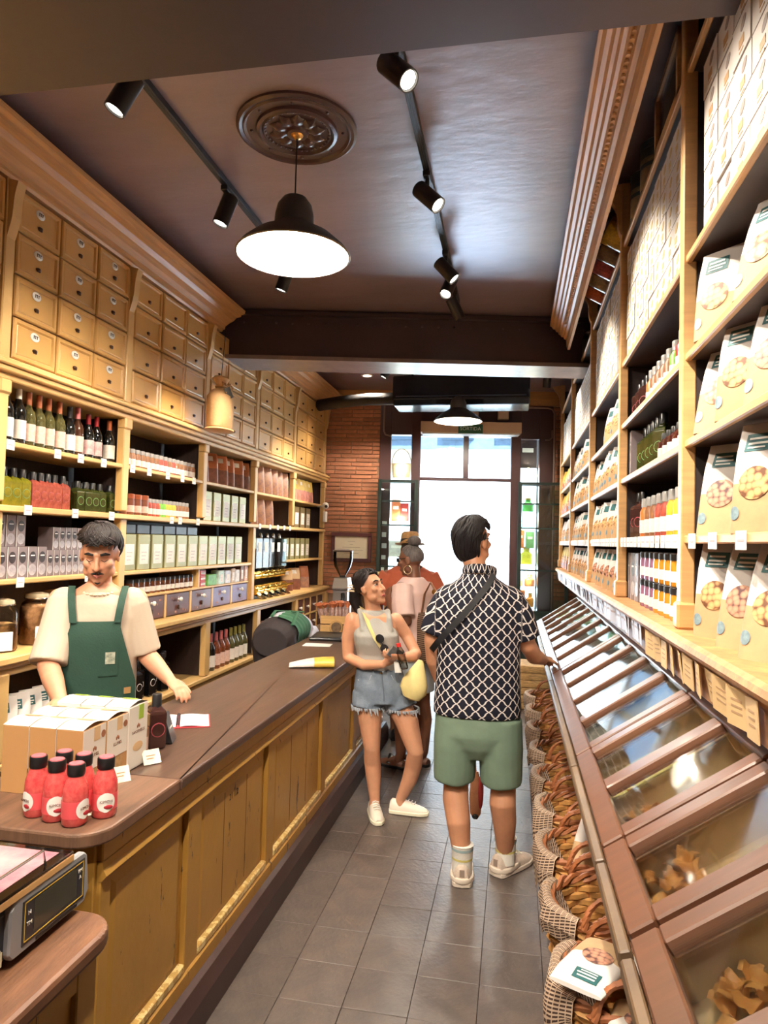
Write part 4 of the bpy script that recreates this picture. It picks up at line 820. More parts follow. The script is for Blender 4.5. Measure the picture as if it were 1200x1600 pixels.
for i in range(58): P.put((.505+R.uniform(0, .008), 2.95+i*.094, 1.372), R.uniform(-.25, .25), rot=(R.uniform(-.05, .05), R.uniform(-.25, .0), R.uniform(-.2, .2)))
t = thing('hanging_card', 'kraft price card with faint print hanging from the near right ledge', 'price card', group='kraft cards along the near right ledge'); G().box(-.003, 0, -.05, .05, -.09, 0).build('card', mat('kraft card', (206, 172, 124), .7), t)
for z in (-.03, -.045, -.06): G().box(-.0036, -.003, -.03, .025, z, z+.005).build('print_line', mat('brown print', (168, 134, 98), .7), t)
P = Row(t)
for i in range(12): P.put((.51+R.uniform(0, .006), 1.62+i*.112, 1.36), 0, rot=(R.uniform(-.1, .1), R.uniform(-.2, .0), R.uniform(-.2, .2)))
# contents of the near bins
DRY = mat('dried fruit curls', (224, 168, 92), .5, var=.4, vs=20, c2=(186, 110, 50))
def curl(s):
    g = G(); g.grid(lambda u, v: ((2*u-1)*.030*s*(1-.3*v), (v-.5)*.05*s, .016*s*math.sin(u*4.2)*(.5+v)+.004*math.sin(v*9)), 7, 6); return g.mesh('dried_slice', DRY, fix=False)
cms = [curl(.7), curl(.55), curl(.85)]
for (a, b, n, hi) in ((.98, 1.27, 24, .02), (1.33, 1.63, 60, .05), (1.69, 1.98, 26, .02), (2.02, 2.3, 5, 0)):
    for i in range(n):
        p = SLM @ Vector((R.uniform(.05, .16 if n > 20 else .12), R.uniform(a, b), -.105+R.uniform(.006, .006+hi)))
        o = link('dried_slice', R.choice(cms), loc=p, rot=(R.uniform(-.6, .6), R.uniform(-.9, .2), R.uniform(0, 6))); tag(o, {24: 'curled dried fruit slice in the bin nearest the camera', 60: 'curled golden dried slice heaped in the second bin from the camera', 26: 'curled dried slice in the nearer half of the two-pane bin', 5: 'curled dried slice in the farther half of the two-pane bin'}[n], 'dried fruit', 'dried slices in bin %d' % n)
SCP = mat('steel scoop', (190, 190, 188), .25, .9)
for k, (y, s, lb) in enumerate(((2.16, .16, 'pale yellow dish in the far half of the two-pane bin'), (2.56, .2, 'curved clear tray in the near pane of the long bin'), (2.95, .2, 'curved clear tray under the second pane of the long bin'), (3.3, .2, 'curved clear tray under the third pane of the long bin'), (3.6, .2, 'curved clear tray under the last pane of the long bin'))):
    g = G().lathe([(.09, .0), (.10, .03), (.11, .05), (.10, .048), (.085, .008), (.001, .006)], 20, sx=1.25).xf(Matrix.Translation(tuple(SLM @ Vector((s, y, -.108)))) @ SLM.to_3x3().to_4x4())
    tag(g.build('tray', mat('straw dish', (226, 212, 140), .5) if k == 0 else glass('acrylic tray', (250, 250, 250), .05, 1.6)), lb, 'tray')
# ================================================================ counter goods
def attr_mat(name, base, line, kind):
    """cloth printed along the 'pat' coordinates stored on the mesh"""
    m = mat(name, base, .8, spec=.25); N = m.node_tree.nodes; L = m.node_tree.links; b = N['Principled BSDF']
    a = N.new('ShaderNodeAttribute'); a.attribute_name = 'pat'; s = N.new('ShaderNodeSeparateXYZ'); L.new(a.outputs['Vector'], s.inputs[0])
    def M(op, x, y=None):
        n = N.new('ShaderNodeMath'); n.operation = op
        for i, v in enumerate((x, y)):
            if v is None: continue
            if isinstance(v, (int, float)): n.inputs[i].default_value = v
            else: L.new(v, n.inputs[i])
        return n.outputs[0]
    u, v = s.outputs[0], s.outputs[1]
    if kind == 'lattice':      # ogee net: two crossing families of lines
        w = M('MULTIPLY', M('SINE', M('MULTIPLY', M('ADD', v, v), 2*PI)), .045)
        p = M('ABSOLUTE', M('SUBTRACT', M('FRACT', M('ADD', M('ADD', u, v), w)), .5)); q = M('ABSOLUTE', M('SUBTRACT', M('FRACT', M('SUBTRACT', M('SUBTRACT', u, v), w)), .5))
        f = M('GREATER_THAN', M('MAXIMUM', p, q), .435)
    elif kind == 'check':
        f = M('MAXIMUM', M('GREATER_THAN', M('FRACT', v), .52), M('GREATER_THAN', M('FRACT', u), .84))
    else:
        f = M('GREATER_THAN', M('FRACT', v), .6)
    x = N.new('ShaderNodeMix'); x.data_type = 'RGBA'; L.new(f, x.inputs[0]); x.inputs[6].default_value = lin(base); x.inputs[7].default_value = lin(line); L.new(x.outputs[2], b.inputs['Base Color'])
    return m
def setpat(me, fn):
    a = me.attributes.new('pat', 'FLOAT_VECTOR', 'POINT')
    for i, v in enumerate(me.vertices): a.data[i].vector = fn(v.co)
CARD = mat('brown carton board', (184, 136, 84), .7, var=.06); WCARD = mat('white carton front', (220, 211, 198), .55); PASTA = mat('pasta nests', (206, 166, 110), .6, var=.5, vs=45, c2=(130, 92, 56)); SEAL = mat('brown seal', (146, 92, 62), .5); KTAB = mat('kraft tab', (206, 170, 126), .6); LIME = mat('lime tab', (150, 178, 60), .5)
def pastabox(label, tall, word):
    w, d, h = .118, .086, .197 if not tall else .207
    t = thing('pasta_box', label, 'box', group='pasta boxes on the counter')
    G().box(-d/2, d/2, -w/2, w/2, 0, h).build('carton', CARD if not tall else WCARD, t, bevel=.0015)
    f = G().box(d/2, d/2+.001, -w/2+.002, w/2-.004, h*.38 if not tall else .004, h-.002).build('front_panel', WCARD, t)
    if not tall:
        G().box(d/2+.0002, d/2+.0008, -w/2+.012, w/2-.03, .012, h*.36).build('window', PASTA, t)
        G().box(d/2+.001, d/2+.0016, -.005, .025, h*.78, h-.002).build('tab', KTAB, f); G().lathe([(.011, 0), (.011, .0008), (.001, .0008)], 14).xf(Matrix.Translation((d/2+.001, .042, h*.84)) @ Matrix.Rotation(PI/2, 4, 'Y')).build('seal', SEAL, f)
    else:
        G().box(d/2+.001, d/2+.0016, 0, .03, h*.76, h-.002).build('tab', LIME, f); G().lathe([(.03, 0), (.03, .0008), (.001, .0008)], 16, sx=.5).xf(Matrix.Translation((d/2+.001, .0, h*.34)) @ Matrix.Rotation(PI/2, 4, 'Y')).build('pasta_print', KTAB, f)
    top = G(); top.grid(lambda u, v: ((u-.5)*d, (v-.5)*w, h+.001+.012*math.sin(PI*v)), 3, 8); to = top.build('top_flap', WCARD, t, fix=False)
    G().grid(lambda u, v: ((.2+.6*u-.5)*d, (.55+.3*v-.5)*w, h+.003+.012*math.sin(PI*(.55+.3*v))), 3, 5).build('tab', LIME if tall else KTAB, to, fix=False)
    for i, dx in enumerate((-.006, .0, .006)): G().ball((d/2+.0015, dx, h*.66+(.004 if i == 1 else 0)), (.001, .004, .006), 8, 5).build('leaf_mark', SEAL, f)
    text('lettering', word, .013, mat('brown lettering', (120, 84, 70), .6), f, FACE(1, 0, (d/2+.0012, .0, h*.575)))
    return Row(t)
PB = pastabox('x', False, 'LLUMES'); PB2 = pastabox('x', False, 'LLUMES'); PB3 = pastabox('x', True, 'TAPOFINELLS')
for r, (P, y, nm) in enumerate(((PB, 1.882, 'nearest row'), (PB2, 2.003, 'middle row'), (PB3, 2.125, 'back row'))):
    for c, cn in enumerate(('left', 'middle', 'right-hand')):
        P.put((-1.265-.0895*(2-c), y, .905 if y < 2.07 else .905), 0, label=('brown board pasta box with white top, ' if r < 2 else 'taller white pasta box with lime tab, ')+cn+' box of the '+nm)
REDL = gl('red smoothie', (196, 44, 56), .12, var=.4, vs=70, c2=(226, 110, 100)); REDB = mat('pink label band', (232, 88, 92), .4); REDC = mat('bottle cap top pink', (224, 110, 120), .4, var=.3, vs=60)
def redbottle(label, emblem):
    t = thing('juice_bottle', label, 'bottle', group='red bottles on the near counter end'); r = .033
    G().lathe([(r*.86, 0), (r, .006), (r*1.0, .03), (r*.97, .035), (r, .04), (r, .075), (r*.95, .095), (r*.72, .118), (r*.6, .128), (r*.6, .135)], 18).build('body', REDL, t)
    arc(r+.0006, .022, .066, 3.0, REDB, 'label', t, n=18)
    if emblem:
        o = G().grid(lambda u, v: ((r+.0014)*math.cos((2*u-1)*.72*math.sqrt(max(0, 1-(2*v-1)**2*.98))), (r+.0014)*math.sin((2*u-1)*.72*math.sqrt(max(0, 1-(2*v-1)**2*.98))), .018+.052*v), 9, 10).build('emblem', WHITE, t, fix=False)
        text('lettering', 'KIMCHI', .010, mat('brown lettering', (120, 84, 70)), o, FACE(1, 0, (r+.0022, 0, .047))); G().ball((r+.001, .006, .032), (.002, .012, .006), 8, 6).build('fruit_print', mat('red fruit print', (170, 40, 50), .5), o)
    c = G().lathe([(r*.66, .128), (r*.70, .131), (r*.70, .155), (r*.66, .158), (.001, .158)], 18).build('cap', LIDB, t); G().lathe([(r*.58, .158), (r*.56, .160), (.001, .160)], 16).build('cap_sticker', REDC, c)
    return Row(t)
RBt = redbottle('x', True)
for x, y, rz, lb in ((-1.275, 1.705, -1.9, 'front left of the six'), (-1.207, 1.69, -.9, 'front middle, with the white emblem turned to the camera'), (-1.138, 1.675, -.15, 'frontmost of the six, emblem turned right'), (-1.095, 1.745, -.9, 'rightmost, with a white emblem'), (-1.235, 1.76, -2.2, 'hidden at the back left of the six'), (-1.168, 1.752, -2.0, 'hidden at the back right of the six')):
    RBt.put((x, y, .906), rz, label='black-capped red juice bottle, '+lb)
def card(x, y, z, rz, w, h, tilt, label):
    t = thing('price_card', label, 'price card', (x, y, z), rz); G().box(-w/2, w/2, 0, .0015, 0, h).xf(Matrix.Rotation(-tilt, 4, 'X')).build('card', CREAM, t)
    for k in range(2): G().box(-w*.3, w*(.2-.1*k), -.001, 0, h*(.55-.2*k), h*(.62-.2*k)).xf(Matrix.Rotation(-tilt, 4, 'X')).build('print_line', mat('brown print', (168, 134, 98)), t)
card(-1.155, 1.72, .906, .5, .07, .045, 1.45, 'cream price card lying flat beside the red bottles')
card(-1.185, 1.985, .906, .9, .05, .05, .6, 'cream price card leaning against the brown pasta boxes')
card(-1.185, 2.165, .906, .9, .06, .05, .6, 'cream price card leaning against the white pasta box')
jar('spice_bottle', 'small brown spice bottle with pale label behind the pasta boxes', SPB, LBP, LIDB, None, .135, .028, 'bottle', .6).put((-1.285, 2.25, .906), -.8)
sqbottle('vinegar_bottle', 'tall dark square bottle standing behind the pasta boxes', gl('dark vinegar', (58, 34, 30)), LBK, None, .19, .03).put((-1.272, 2.335, .906), -.8)
t = thing('card_holder', 'black folded card stand beside the open notebook', 'card stand', (-1.285, 2.42, .903), .3); G().prism([(-.04, 0), (.04, 0), (.008, .105), (-.008, .105)], 'y', -.04, .04).build('stand', BLKS, t, bevel=.002); G().box(.024, .026, -.02, .02, .05, .056).build('print_line', WHITE, t)
t = thing('notebook', 'open spiral notebook with white pages on the counter', 'notebook', (-1.36, 2.68, .9035), .45)
for s in (-1, 1):
    G().grid(lambda u, v: (s*(.008+.115*u), (v-.5)*.19, .003+.007*math.sin(PI*min(1, u*1.1+.1))*(1-u*.5)), 8, 2).build('page', WHITE, t, fix=False)
G().box(-.128, .128, -.1, .1, 0, .0025).build('cover', mat('red notebook cover', (190, 60, 66), .5), t)
for i in range(18): G().tube([(.007*math.cos(a), -.09+i*.0106, .006+.007*math.sin(a)) for a in [k*PI/4 for k in range(9)]], .0012, 4, cap=False).build('spiral_ring', BLACK, t)
P = pouch('snack_packet', 'silver-white snack packet lying on the counter near the woman', None, .16, .27, .05, YEP, BAGW, NUTS, None, stamp=False, win=False); P.put((-1.07, 4.10, .930), 0, rot=(0, -PI/2+.0, .3))
tag(G().box(-.1, .1, -.07, .07, 0, .002).build('paper_sheet', WHITE, loc=(-1.40, 4.88, .903), rot=(0, 0, .1)), 'loose white paper sheet on the far counter top', 'paper')
t = thing('card_terminal', 'flat black tray near the far end of the counter', 'tray', (-1.42, 5.27, .903), .12); G().box(-.13, .13, -.18, .18, 0, .02).build('tray', BLKS, t, bevel=.006); G().box(-.11, .11, -.16, .16, .02, .026).build('mat', BLACK, t)
# crate of sausage-like sticks
t = thing('wooden_crate', 'pale wooden crate of wrapped sticks at the far end of the counter', 'crate', (-1.45, 5.62, .903), .1); CRW = mat('pale crate wood', (222, 176, 112), .6, var=.15, stretch=(1, 1, 10))
for (a, b, c, d) in ((-.12, .12, -.12, -.108), (-.12, .12, .108, .12), (-.12, -.108, -.108, .108), (.108, .12, -.108, .108)):
    for k in range(2): G().box(a, b, c, d, .005+k*.075, .072+k*.075).build('slat', CRW, t, bevel=.002)
G().box(-.11, .11, -.11, .11, 0, .01).build('bottom', CRW, t)
STK = mat('brown wrapped stick', (128, 76, 66), .4, var=.6, vs=50, c2=(206, 180, 170)); RIB = mat('orange ribbon', (236, 132, 84), .5, var=.3)
t = thing('wrapped_stick', 'brown patterned stick with an orange bow standing in the wooden crate', 'snack stick', group='sticks in the crate'); G().lathe([(.012, 0), (.017, .01), (.017, .19), (.010, .2)], 10).build('stick', STK, t); G().lathe([(.008, .195), (.03, .235), (.022, .24), (.006, .2)], 8, smooth=False).build('bow', RIB, t)
P = Row(t)
for i in range(4):
    for j in range(4): P.put((-1.53+i*.052, 5.54+j*.052, .92), 0, rot=(R.uniform(-.2, .2), -.35+.2*i, R.uniform(0, 3)))
t = thing('wooden_ring', 'round pale wooden coaster ring propped before the crate', 'ring', (-1.42, 5.485, .905), .1); G().tube([(.05*math.cos(a), 0, .052+.05*math.sin(a)) for a in [k*PI/12 for k in range(25)]], .007, 6, cap=False).build('ring', CRW, t); G().lathe([(.043, 0), (.043, .004), (.001, .004)], 18, (0, 0, 0)).xf(Matrix.Translation((0, .003, .052)) @ Matrix.Rotation(PI/2, 4, 'X')).build('face', mat('dark coaster face', (120, 96, 70), .6, var=.5, vs=40), t)
# back counter with the coffee grinder
t = thing('side_cabinet', 'low brown cabinet carrying the coffee grinder beyond the counter', 'cabinet', (-1.75, 6.9, 0)); G().box(-.3, .3, -.35, .4, .08, .72).build('carcass', BRD, t, bevel=.004); G().box(-.32, .32, -.37, .42, .72, .755).build('top', WALN, t, bevel=.005); G().box(-.28, .28, -.33, .38, 0, .08).build('plinth', DARK, t); G().box(.3, .312, -.3, .03, .12, .68).build('door', BRD, t, bevel=.003); G().box(.3, .312, .04, .36, .12, .68).build('door', BRD, t, bevel=.003)
t = thing('coffee_grinder', 'steel coffee grinder with a clear hopper in front of the bricks', 'coffee grinder', (-1.71, 6.8, .756), 0); STL = mat('brushed steel', (170, 166, 162), .3, .9)
G().box(-.09, .09, -.12, .1, 0, .05).build('base', STL, t, bevel=.01); G().loft([[(sx*w, sy*w*1.1-.0, z) for sx, sy in ((1, 1), (-1, 1), (-1, -1), (1, -1))] for w, z in ((.08, .05), (.075, .40), (.085, .43), (.07, .54))], smooth=False).build('body', STL, t, bevel=.006)
G().lathe([(.03, .54), (.035, .56), (.085, .65), (.10, .72), (.10, .80)], 22, cap=False).build('hopper', GHO, t); G().lathe([(.102, .80), (.104, .815), (.06, .825), (.001, .826)], 22).build('hopper_lid', mat('hopper lid brown', (84, 66, 56), .4), t); G().lathe([(.03, 0), (.035, .03)], 12, (0, 0, .53)).build('collar', BLACK, t)
G().tube([(.03, -.09, .38), (.04, -.12, .33), (.02, -.14, .25)], .02, 10).build('spout', BLACK, t); G().box(-.03, .03, -.095, -.088, .12, .3).build('front_plate', BLACK, t)
P = pouch('gift_bag', 'x', 'wrapped sweets beside the grinder', .16, .2, .1, mat('pink cellophane', (236, 176, 160), .3, var=.4), mat('clear cellophane', (240, 220, 206), .3), NUTS, None, stamp=False, win=False)
P.put((-1.5, 6.6, .756), -1.2, label='pink cellophane bag of sweets beside the coffee grinder'); P.put((-1.51, 6.90, .756), -1.0, label='pale cellophane bag behind the pink one by the grinder')
t = thing('picture_frame', 'framed certificate with dark red frame on the brick wall', 'picture frame', FO, FA)
G().box(.12, .67, -.005, .012, 1.38, 1.775).build('backing', mat('certificate paper', (226, 212, 184), .6), t)
for (a, b, c, d) in ((.12, .67, 1.38, 1.43), (.12, .67, 1.725, 1.775), (.12, .17, 1.43, 1.725), (.62, .67, 1.43, 1.725)): G().box(a, b, -.03, .011, c, d).build('frame_side', mat('oxblood frame', (82, 34, 36), .35), t, bevel=.004)
for k, w in enumerate((.05, .02, .12, .16, .1)): G().box(.395-w, .395+w, -.0062, -.005, 1.655-k*.04, 1.66-k*.04).build('print_line', mat('certificate ink', (170, 150, 124), .6), t)
t = thing('wicker_hamper', 'pale woven hamper standing behind the woman near the brick pier', 'hamper', (-1.62, 8.75, 0)); G().box(-.2, .2, -.15, .15, 0, 1.0).build('hamper_stand', CRW, t, bevel=.01); G().box(-.22, .22, -.17, .17, 1.0, 1.27).build('basket', mat('pale straw', (214, 176, 116), .8, var=.3, vs=30, stretch=(1, 1, 6), bump=.5), t, bevel=.02)
# scale
t = thing('weighing_scale', 'grey electronic shop scale with dark display on the near stand', 'scale', (-1.2, 1.25, .781)); SCG = mat('scale grey plastic', (150, 150, 152), .4); SCD = mat('scale dark plastic', (44, 46, 54), .35)
G().box(-.25, .19, -.35, .28, .012, .125).build('body', SCD, t, bevel=.012)
for x in (-.22, .16):
    for y in (-.32, .24): G().lathe([(.014, 0), (.014, .013)], 10, (x, y, 0)).build('foot', BLACK, t)
G().prism([(.03, .015), (.27, .015), (.288, .04), (.278, .125), (.262, .137), (.045, .137), (.02, .12), (.018, .03)], 'x', .185, .203).build('display_bezel', SCG, t, bevel=.004)
G().box(.203, .2045, .055, .265, .03, .122).build('display_panel', SCD, t); G().box(.2045, .205, .09, .235, .045, .112).build('screen', mat('display glass', (66, 66, 56), .12), t)
yl = G()
for (a, b, c, d) in ((.06, .26, .036, .038), (.06, .26, .116, .118), (.06, .062, .036, .118), (.258, .26, .036, .118)): yl.box(.2046, .2054, a, b, c, d)
yl.build('yellow_border', mat('yellow line', (206, 170, 66), .5), t); G().box(.203, .2045, .10, .24, .021, .027).build('key_strip', BLACK, t)
for s_, y, z in (('N', .075, .092), ('TM', .075, .07), ('PM', .247, .10), ('A', .247, .085)): text('lettering', s_, .012, WHITE, t, FACE(1, 0, (.2056, y, z)))
text('lettering', 'BAL', .032, WHITE, t, FACE(1, 0, (.1912, -.025, .062))); G().box(.190, .1915, -.35, .015, .012, .042).build('sticker', CREAM, t, bevel=.0005); G().box(.1905, .192, -.35, .01, .044, .047).build('white_stripe', WHITE, t)
G().box(-.26, .205, -.36, .22, .150, .158).build('pan', glass('scale pan acrylic', (226, 220, 220), .08, 3.0), t, bevel=.002); G().box(-.26, .205, -.36, .22, .136, .149).build('pan_board', mat('pan plywood edge', (216, 170, 110), .5), t)
G().tube([(.19, -.34, .158), (.19, -.34, .195), (.19, .13, .195), (.19, .14, .158)], .0028, 6).build('guard_rail', CHROME, t); G().box(-.24, .18, .0, .20, .1585, .1592).build('printed_sheet', mat('printed insert', (206, 190, 186), .4, var=.3, vs=9, c2=(170, 60, 90)), t)
# ================================================================ baskets under the bins
WICK = mat('willow weave', (196, 142, 78), .6, var=.35, vs=20, rand=.08); WICD = mat('orange willow', (160, 96, 56), .55, var=.3, vs=20)
def weave(rb, rt, h, rows, sy=1.0, n=44, ph=0):
    g = G()
    for k in range(rows):
        z = .012+(h-.024)*k/(rows-1); r = rb+(rt-rb)*(k/(rows-1))**.8
        g.tube([((r+.007*math.cos(j*PI/2*1.0+(k % 2)*PI))*math.cos(2*PI*j/n), (r+.007*math.cos(j*PI/2+(k % 2)*PI))*sy*math.sin(2*PI*j/n), z) for j in range(n+1)], h/rows*.62, 5, cap=False)
    return g
napm = attr_mat('striped napkin', (66, 46, 38), (188, 162, 138), 'check')
def napkin(rt, h, a0, a1, drop, fold):
    pr = [(-.10, -.12), (-.04, -.05), (-.012, .0), (-.004, .02), (.012, .026), (.026, .015), (.032, -.03), (.030, -.4), (.02, -1)]
    nu, nv = 34, 22; vs = []; pat = []
    for j in range(nv):
        s = j/(nv-1)*(len(pr)-1); i = min(int(s), len(pr)-2); f = s-i
        for q in range(nu):
            u = q/(nu-1); a = a0+(a1-a0)*u
            dr = drop*(.55+.45*(1-abs(2*u-1)))*(1+.15*math.sin(u*17))
            p = [(x, z if z > -.3 else z*dr) for x, z in (pr[i], pr[i+1])]
            x = p[0][0]+(p[1][0]-p[0][0])*f; z = p[0][1]+(p[1][1]-p[0][1])*f
            rr = rt+x+(.012*math.sin(u*fold)+.008)*max(0, min(1, (j-10)/8))
            vs.append((rr*math.cos(a), rr*math.sin(a), h+z)); pat.append((u*16, s*4.2+u*13, 0))
    g = G(); g.add(vs, [(j*nu+i, j*nu+i+1, (j+1)*nu+i+1, (j+1)*nu+i) for j in range(nv-1) for i in range(nu-1)], True)
    me = g.mesh('napkin', napm, fix=False); at = me.attributes.new('pat', 'FLOAT_VECTOR', 'POINT')
    for i, p in enumerate(pat): at.data[i].vector = p
    return me
bH, bR = .44, .185
bmesh_ = weave(.125, bR, bH, 19).mesh('weave', WICK, fix=False)
stk = G()
for i in range(22): a = 2*PI*i/22; stk.tube([(.123*math.cos(a), .123*math.sin(a), .005), (.162*math.cos(a), .162*math.sin(a), bH*.5), (bR*math.cos(a), bR*math.sin(a), bH)], .006, 5)
stk = stk.mesh('stake', WICD, fix=False)
rim = G()
for k in range(3): rim.tube([((bR+.012*math.cos(j*.9+k*2.1))*math.cos(2*PI*j/48), (bR+.012*math.cos(j*.9+k*2.1))*math.sin(2*PI*j/48), bH+.012*math.sin(j*.9+k*2.1)) for j in range(49)], .009, 5, cap=False)
rim = rim.mesh('rim', WICD, fix=False)
hdl = G()
for k in range(3): hdl.tube([(-.09*math.cos(a)+.006*math.cos(a*9+k*2), .006*math.sin(a*9+k*2.1), .10*math.sin(a)+.004*math.cos(a*9+k*2)) for a in [i*PI/18 for i in range(19)]], .0085, 5)
hdl = hdl.mesh('handle', WICD, fix=False)
botm = G().lathe([(.12, 0), (.12, .01), (.001, .01)], 20).mesh('bottom', WICK)
naps = [napkin(bR, bH, PI-.75, PI+.85, .16, 9), napkin(bR, bH, PI-.6, PI+1.0, .09, 13), napkin(bR, bH, PI-.8, PI+.8, .24, 11)]
BY = [(2.10, 2, 'nearest the camera, holding nut pouches'), (2.54, 1, 'second from the camera, with an orange braided handle'), (2.96, 0, 'third from the camera, holding a white pouch'), (3.40, 2, 'fourth from the camera, cloth hanging to a point'), (3.84, 0, 'fifth from the camera'), (4.33, 1, 'sixth from the camera'), (4.83, 0, 'seventh from the camera'), (5.33, 1, 'eighth from the camera'), (5.83, 0, 'farthest of the cloth-lined ones')]
for i, (y, nk, lb) in enumerate(BY):
    t = thing('wicker_basket', 'round wicker basket with striped cloth, '+lb, 'basket', (.325+R.uniform(-.01, .01), y, 0), R.uniform(-.1, .1), 'cloth-lined baskets under the bins')
    link('weave', bmesh_, t); link('stake', stk, t); link('rim', rim, t); link('bottom', botm, t); link('napkin', naps[nk], t)
    for s in (-1, 1): link('handle', hdl, t, loc=(0, s*bR, bH+.0), rot=(s*.25, 0, 0))
bp1 = pouch('nut_pouch', 'x', 'pouches in the near baskets', .16, .27, .07, nuts=NUTP)
for (x, y, z, rot, lb) in ((.30, 2.17, .55, (0, -1.35, 1.1), 'white nut pouch with teal label lying in the nearest basket'), (.41, 2.17, .52, (0, -1.0, 1.5), 'kraft pouch behind the white one in the nearest basket'), (.37, 2.02, .48, (0, -1.3, 1.3), 'kraft and white pouch at the bottom frame edge in the nearest basket')): bp1.put((x, y, z-.08), rot=rot, label=lb)
bp1.put((.30, 2.95, .33), rot=(.5, .2, 2.4), label='white pouch with a teal band in the third basket')
t = thing('wicker_box', 'square flat-woven basket on the floor beyond the cloth-lined baskets', 'basket', (.22, 7.35, 0)); BXW = mat('flat willow', (196, 156, 100), .7, var=.4, vs=18, stretch=(1, 1, 5), bump=.5, bs=40)
for k in range(6): G().loft([[(sx*w, sy*(w+.02), z) for sx, sy in ((1, 1), (-1, 1), (-1, -1), (1, -1))] for w, z in ((.15+.008*k, .005+k*.075), (.156+.008*k, .04+k*.075), (.152+.008*k, .076+k*.075))], smooth=False).build('woven_band', BXW, t, bevel=.006)
# ================================================================ far end: sign, ducts, street vitrines
t = thing('air_curtain', 'long beige air curtain box over the doorway', 'air curtain', FO, FA); G().box(1.296, 2.616, -.22, -.002, 3.125, 3.272).build('housing', mat('beige enamel', (214, 178, 144), .5), t, bevel=.006); G().box(1.32, 2.59, -.20, -.03, 3.108, 3.125).build('grille', WHITE, t)
t = thing('exit_sign', 'green exit sign reading SORTIDA on the air curtain', 'sign', FO, FA); G().box(1.79, 2.11, -.232, -.221, 3.115, 3.235).build('plate', mat('exit green', (40, 92, 64), .4), t); text('lettering', 'SORTIDA', .066, mat('sign letters', (222, 232, 222), .5), t, Matrix.Translation((1.95, -.2325, 3.175)) @ Matrix.Rotation(PI/2, 4, 'X'))
tag(farlink(G().box(2.32, 2.46, -.1, -.002, 3.33, 3.45).build('junction_box', mat('beige enamel', (214, 178, 144)), bevel=.006)), 'small beige junction box above the air curtain, right side', 'junction box'); tag(farlink(G().box(1.93, 2.06, -.1, -.002, 3.30, 3.43).build('junction_box', mat('beige enamel', (214, 178, 144)), bevel=.006)), 'small beige box just right of the far pendant lamp', 'junction box')
t = thing('ceiling_unit', 'long black air conditioning unit under the far ceiling', 'air conditioner', (-.65, 8.2, 3.3)); G().prism([(-.25, .06), (-.18, .0), (.25, .0), (.25, .34), (-.25, .34)], 'x', -.80, .80).build('housing', mat('black lacquer unit', (26, 27, 32), .22), t, bevel=.01); G().prism([(-.26, .10), (-.19, .02), (-.18, .022), (-.25, .104)], 'x', -.76, .76).build('louvre', mat('unit louvre', (60, 66, 80), .18), t)
for x in (-.6, .6): G().tube([(x, 0, .33), (x, 0, .42)], .012, 6).build('hanger', BLACK, t)
tag(G().tube([(-2.50, 8.45, 3.40), (-2.2, 8.35, 3.42), (-1.8, 8.25, 3.43), (-1.46, 8.2, 3.42)], .075, 14).build('duct_hose', mat('black rubber duct', (30, 29, 31), .6, bump=.4)), 'thick black duct running from the drawers to the air conditioner', 'duct')
t = thing('downlight', 'small round recessed downlight in the far ceiling', 'downlight', (-1.82, 8.2, CEIL)); G().lathe([(.075, 0), (.075, -.008), (.055, -.012), (.052, -.004)], 20, cap=False).build('bezel', WHITE, t); G().lathe([(.052, -.003), (.05, -.004), (.001, -.004)], 20).build('lens', LENS, t)
li = bpy.data.lights.new('downlight beam', 'SPOT'); li.energy = 160; li.spot_size = 1.9; li.spot_blend = .6; li.shadow_soft_size = .04; li.color = (1, .86, .68); lo = bpy.data.objects.new('downlight_beam', li); COL.objects.link(lo); lo.parent = t; lo.location = (0, 0, -.02)
track(-1.40, 6.6, 8.0, 'short black track left of the black air conditioner'); spot(-1.40, 7.35, (-2.5, 7.2, 1.6), 'black spotlight beyond the beam, left of the air conditioner', 110)
track(.34, 6.9, 8.6, 'short black track above the far right shelves'); spot(.34, 7.0, (.7, 6.2, 1.8), 'black spotlight above the far right shelves, right of the pair', 80); spot(.34, 7.9, (.2, 8.6, 1.4), 'black spotlight above the far right shelves, left of the pair', 70)
# vitrines flanking the door on the street side
def vitrine(u0, u1, items, label, shelves):
    t = thing('street_vitrine', label, 'display case', FO, FA); FR_ = mat('vitrine frame', (150, 160, 166), .4, .5)
    for u in (u0, u1):
        for v in (.16, .52): G().box(u-.012, u+.012, v-.012, v+.012, .5, 3.15).build('post', FR_, t)
    for z in shelves: G().box(u0, u1, .16, .52, z-.008, z).build('glass_shelf', PANE, t)
    G().box(u0, u1, .14, .54, 0, .5).build('base', GREEN, t)
    for z in (1.3, 2.0, 2.7):  # bulbs brighten the goods; warm lights in the right case, added in the left
        G().lathe([(.012, 0), (.016, .01), (.012, .02)], 10, ((u0+u1)/2, .19, z)).build('spot_bulb', mat('vitrine bulb', (255, 226, 170), .4, emit=12), t)
        li = bpy.data.lights.new('vitrine bulb light', 'POINT'); li.energy = 14; li.shadow_soft_size = .02; li.color = (1, .85, .6); lo = bpy.data.objects.new('vitrine_light', li); COL.objects.link(lo); lo.parent = t; lo.location = ((u0+u1)/2, .185, z-.02)
    return t
SHR = (.82, 1.10, 1.40, 1.62, 1.86, 2.12, 2.5, 2.72); vitrine(2.60, 2.94, None, 'glazed street display case seen through the window right of the door', SHR)
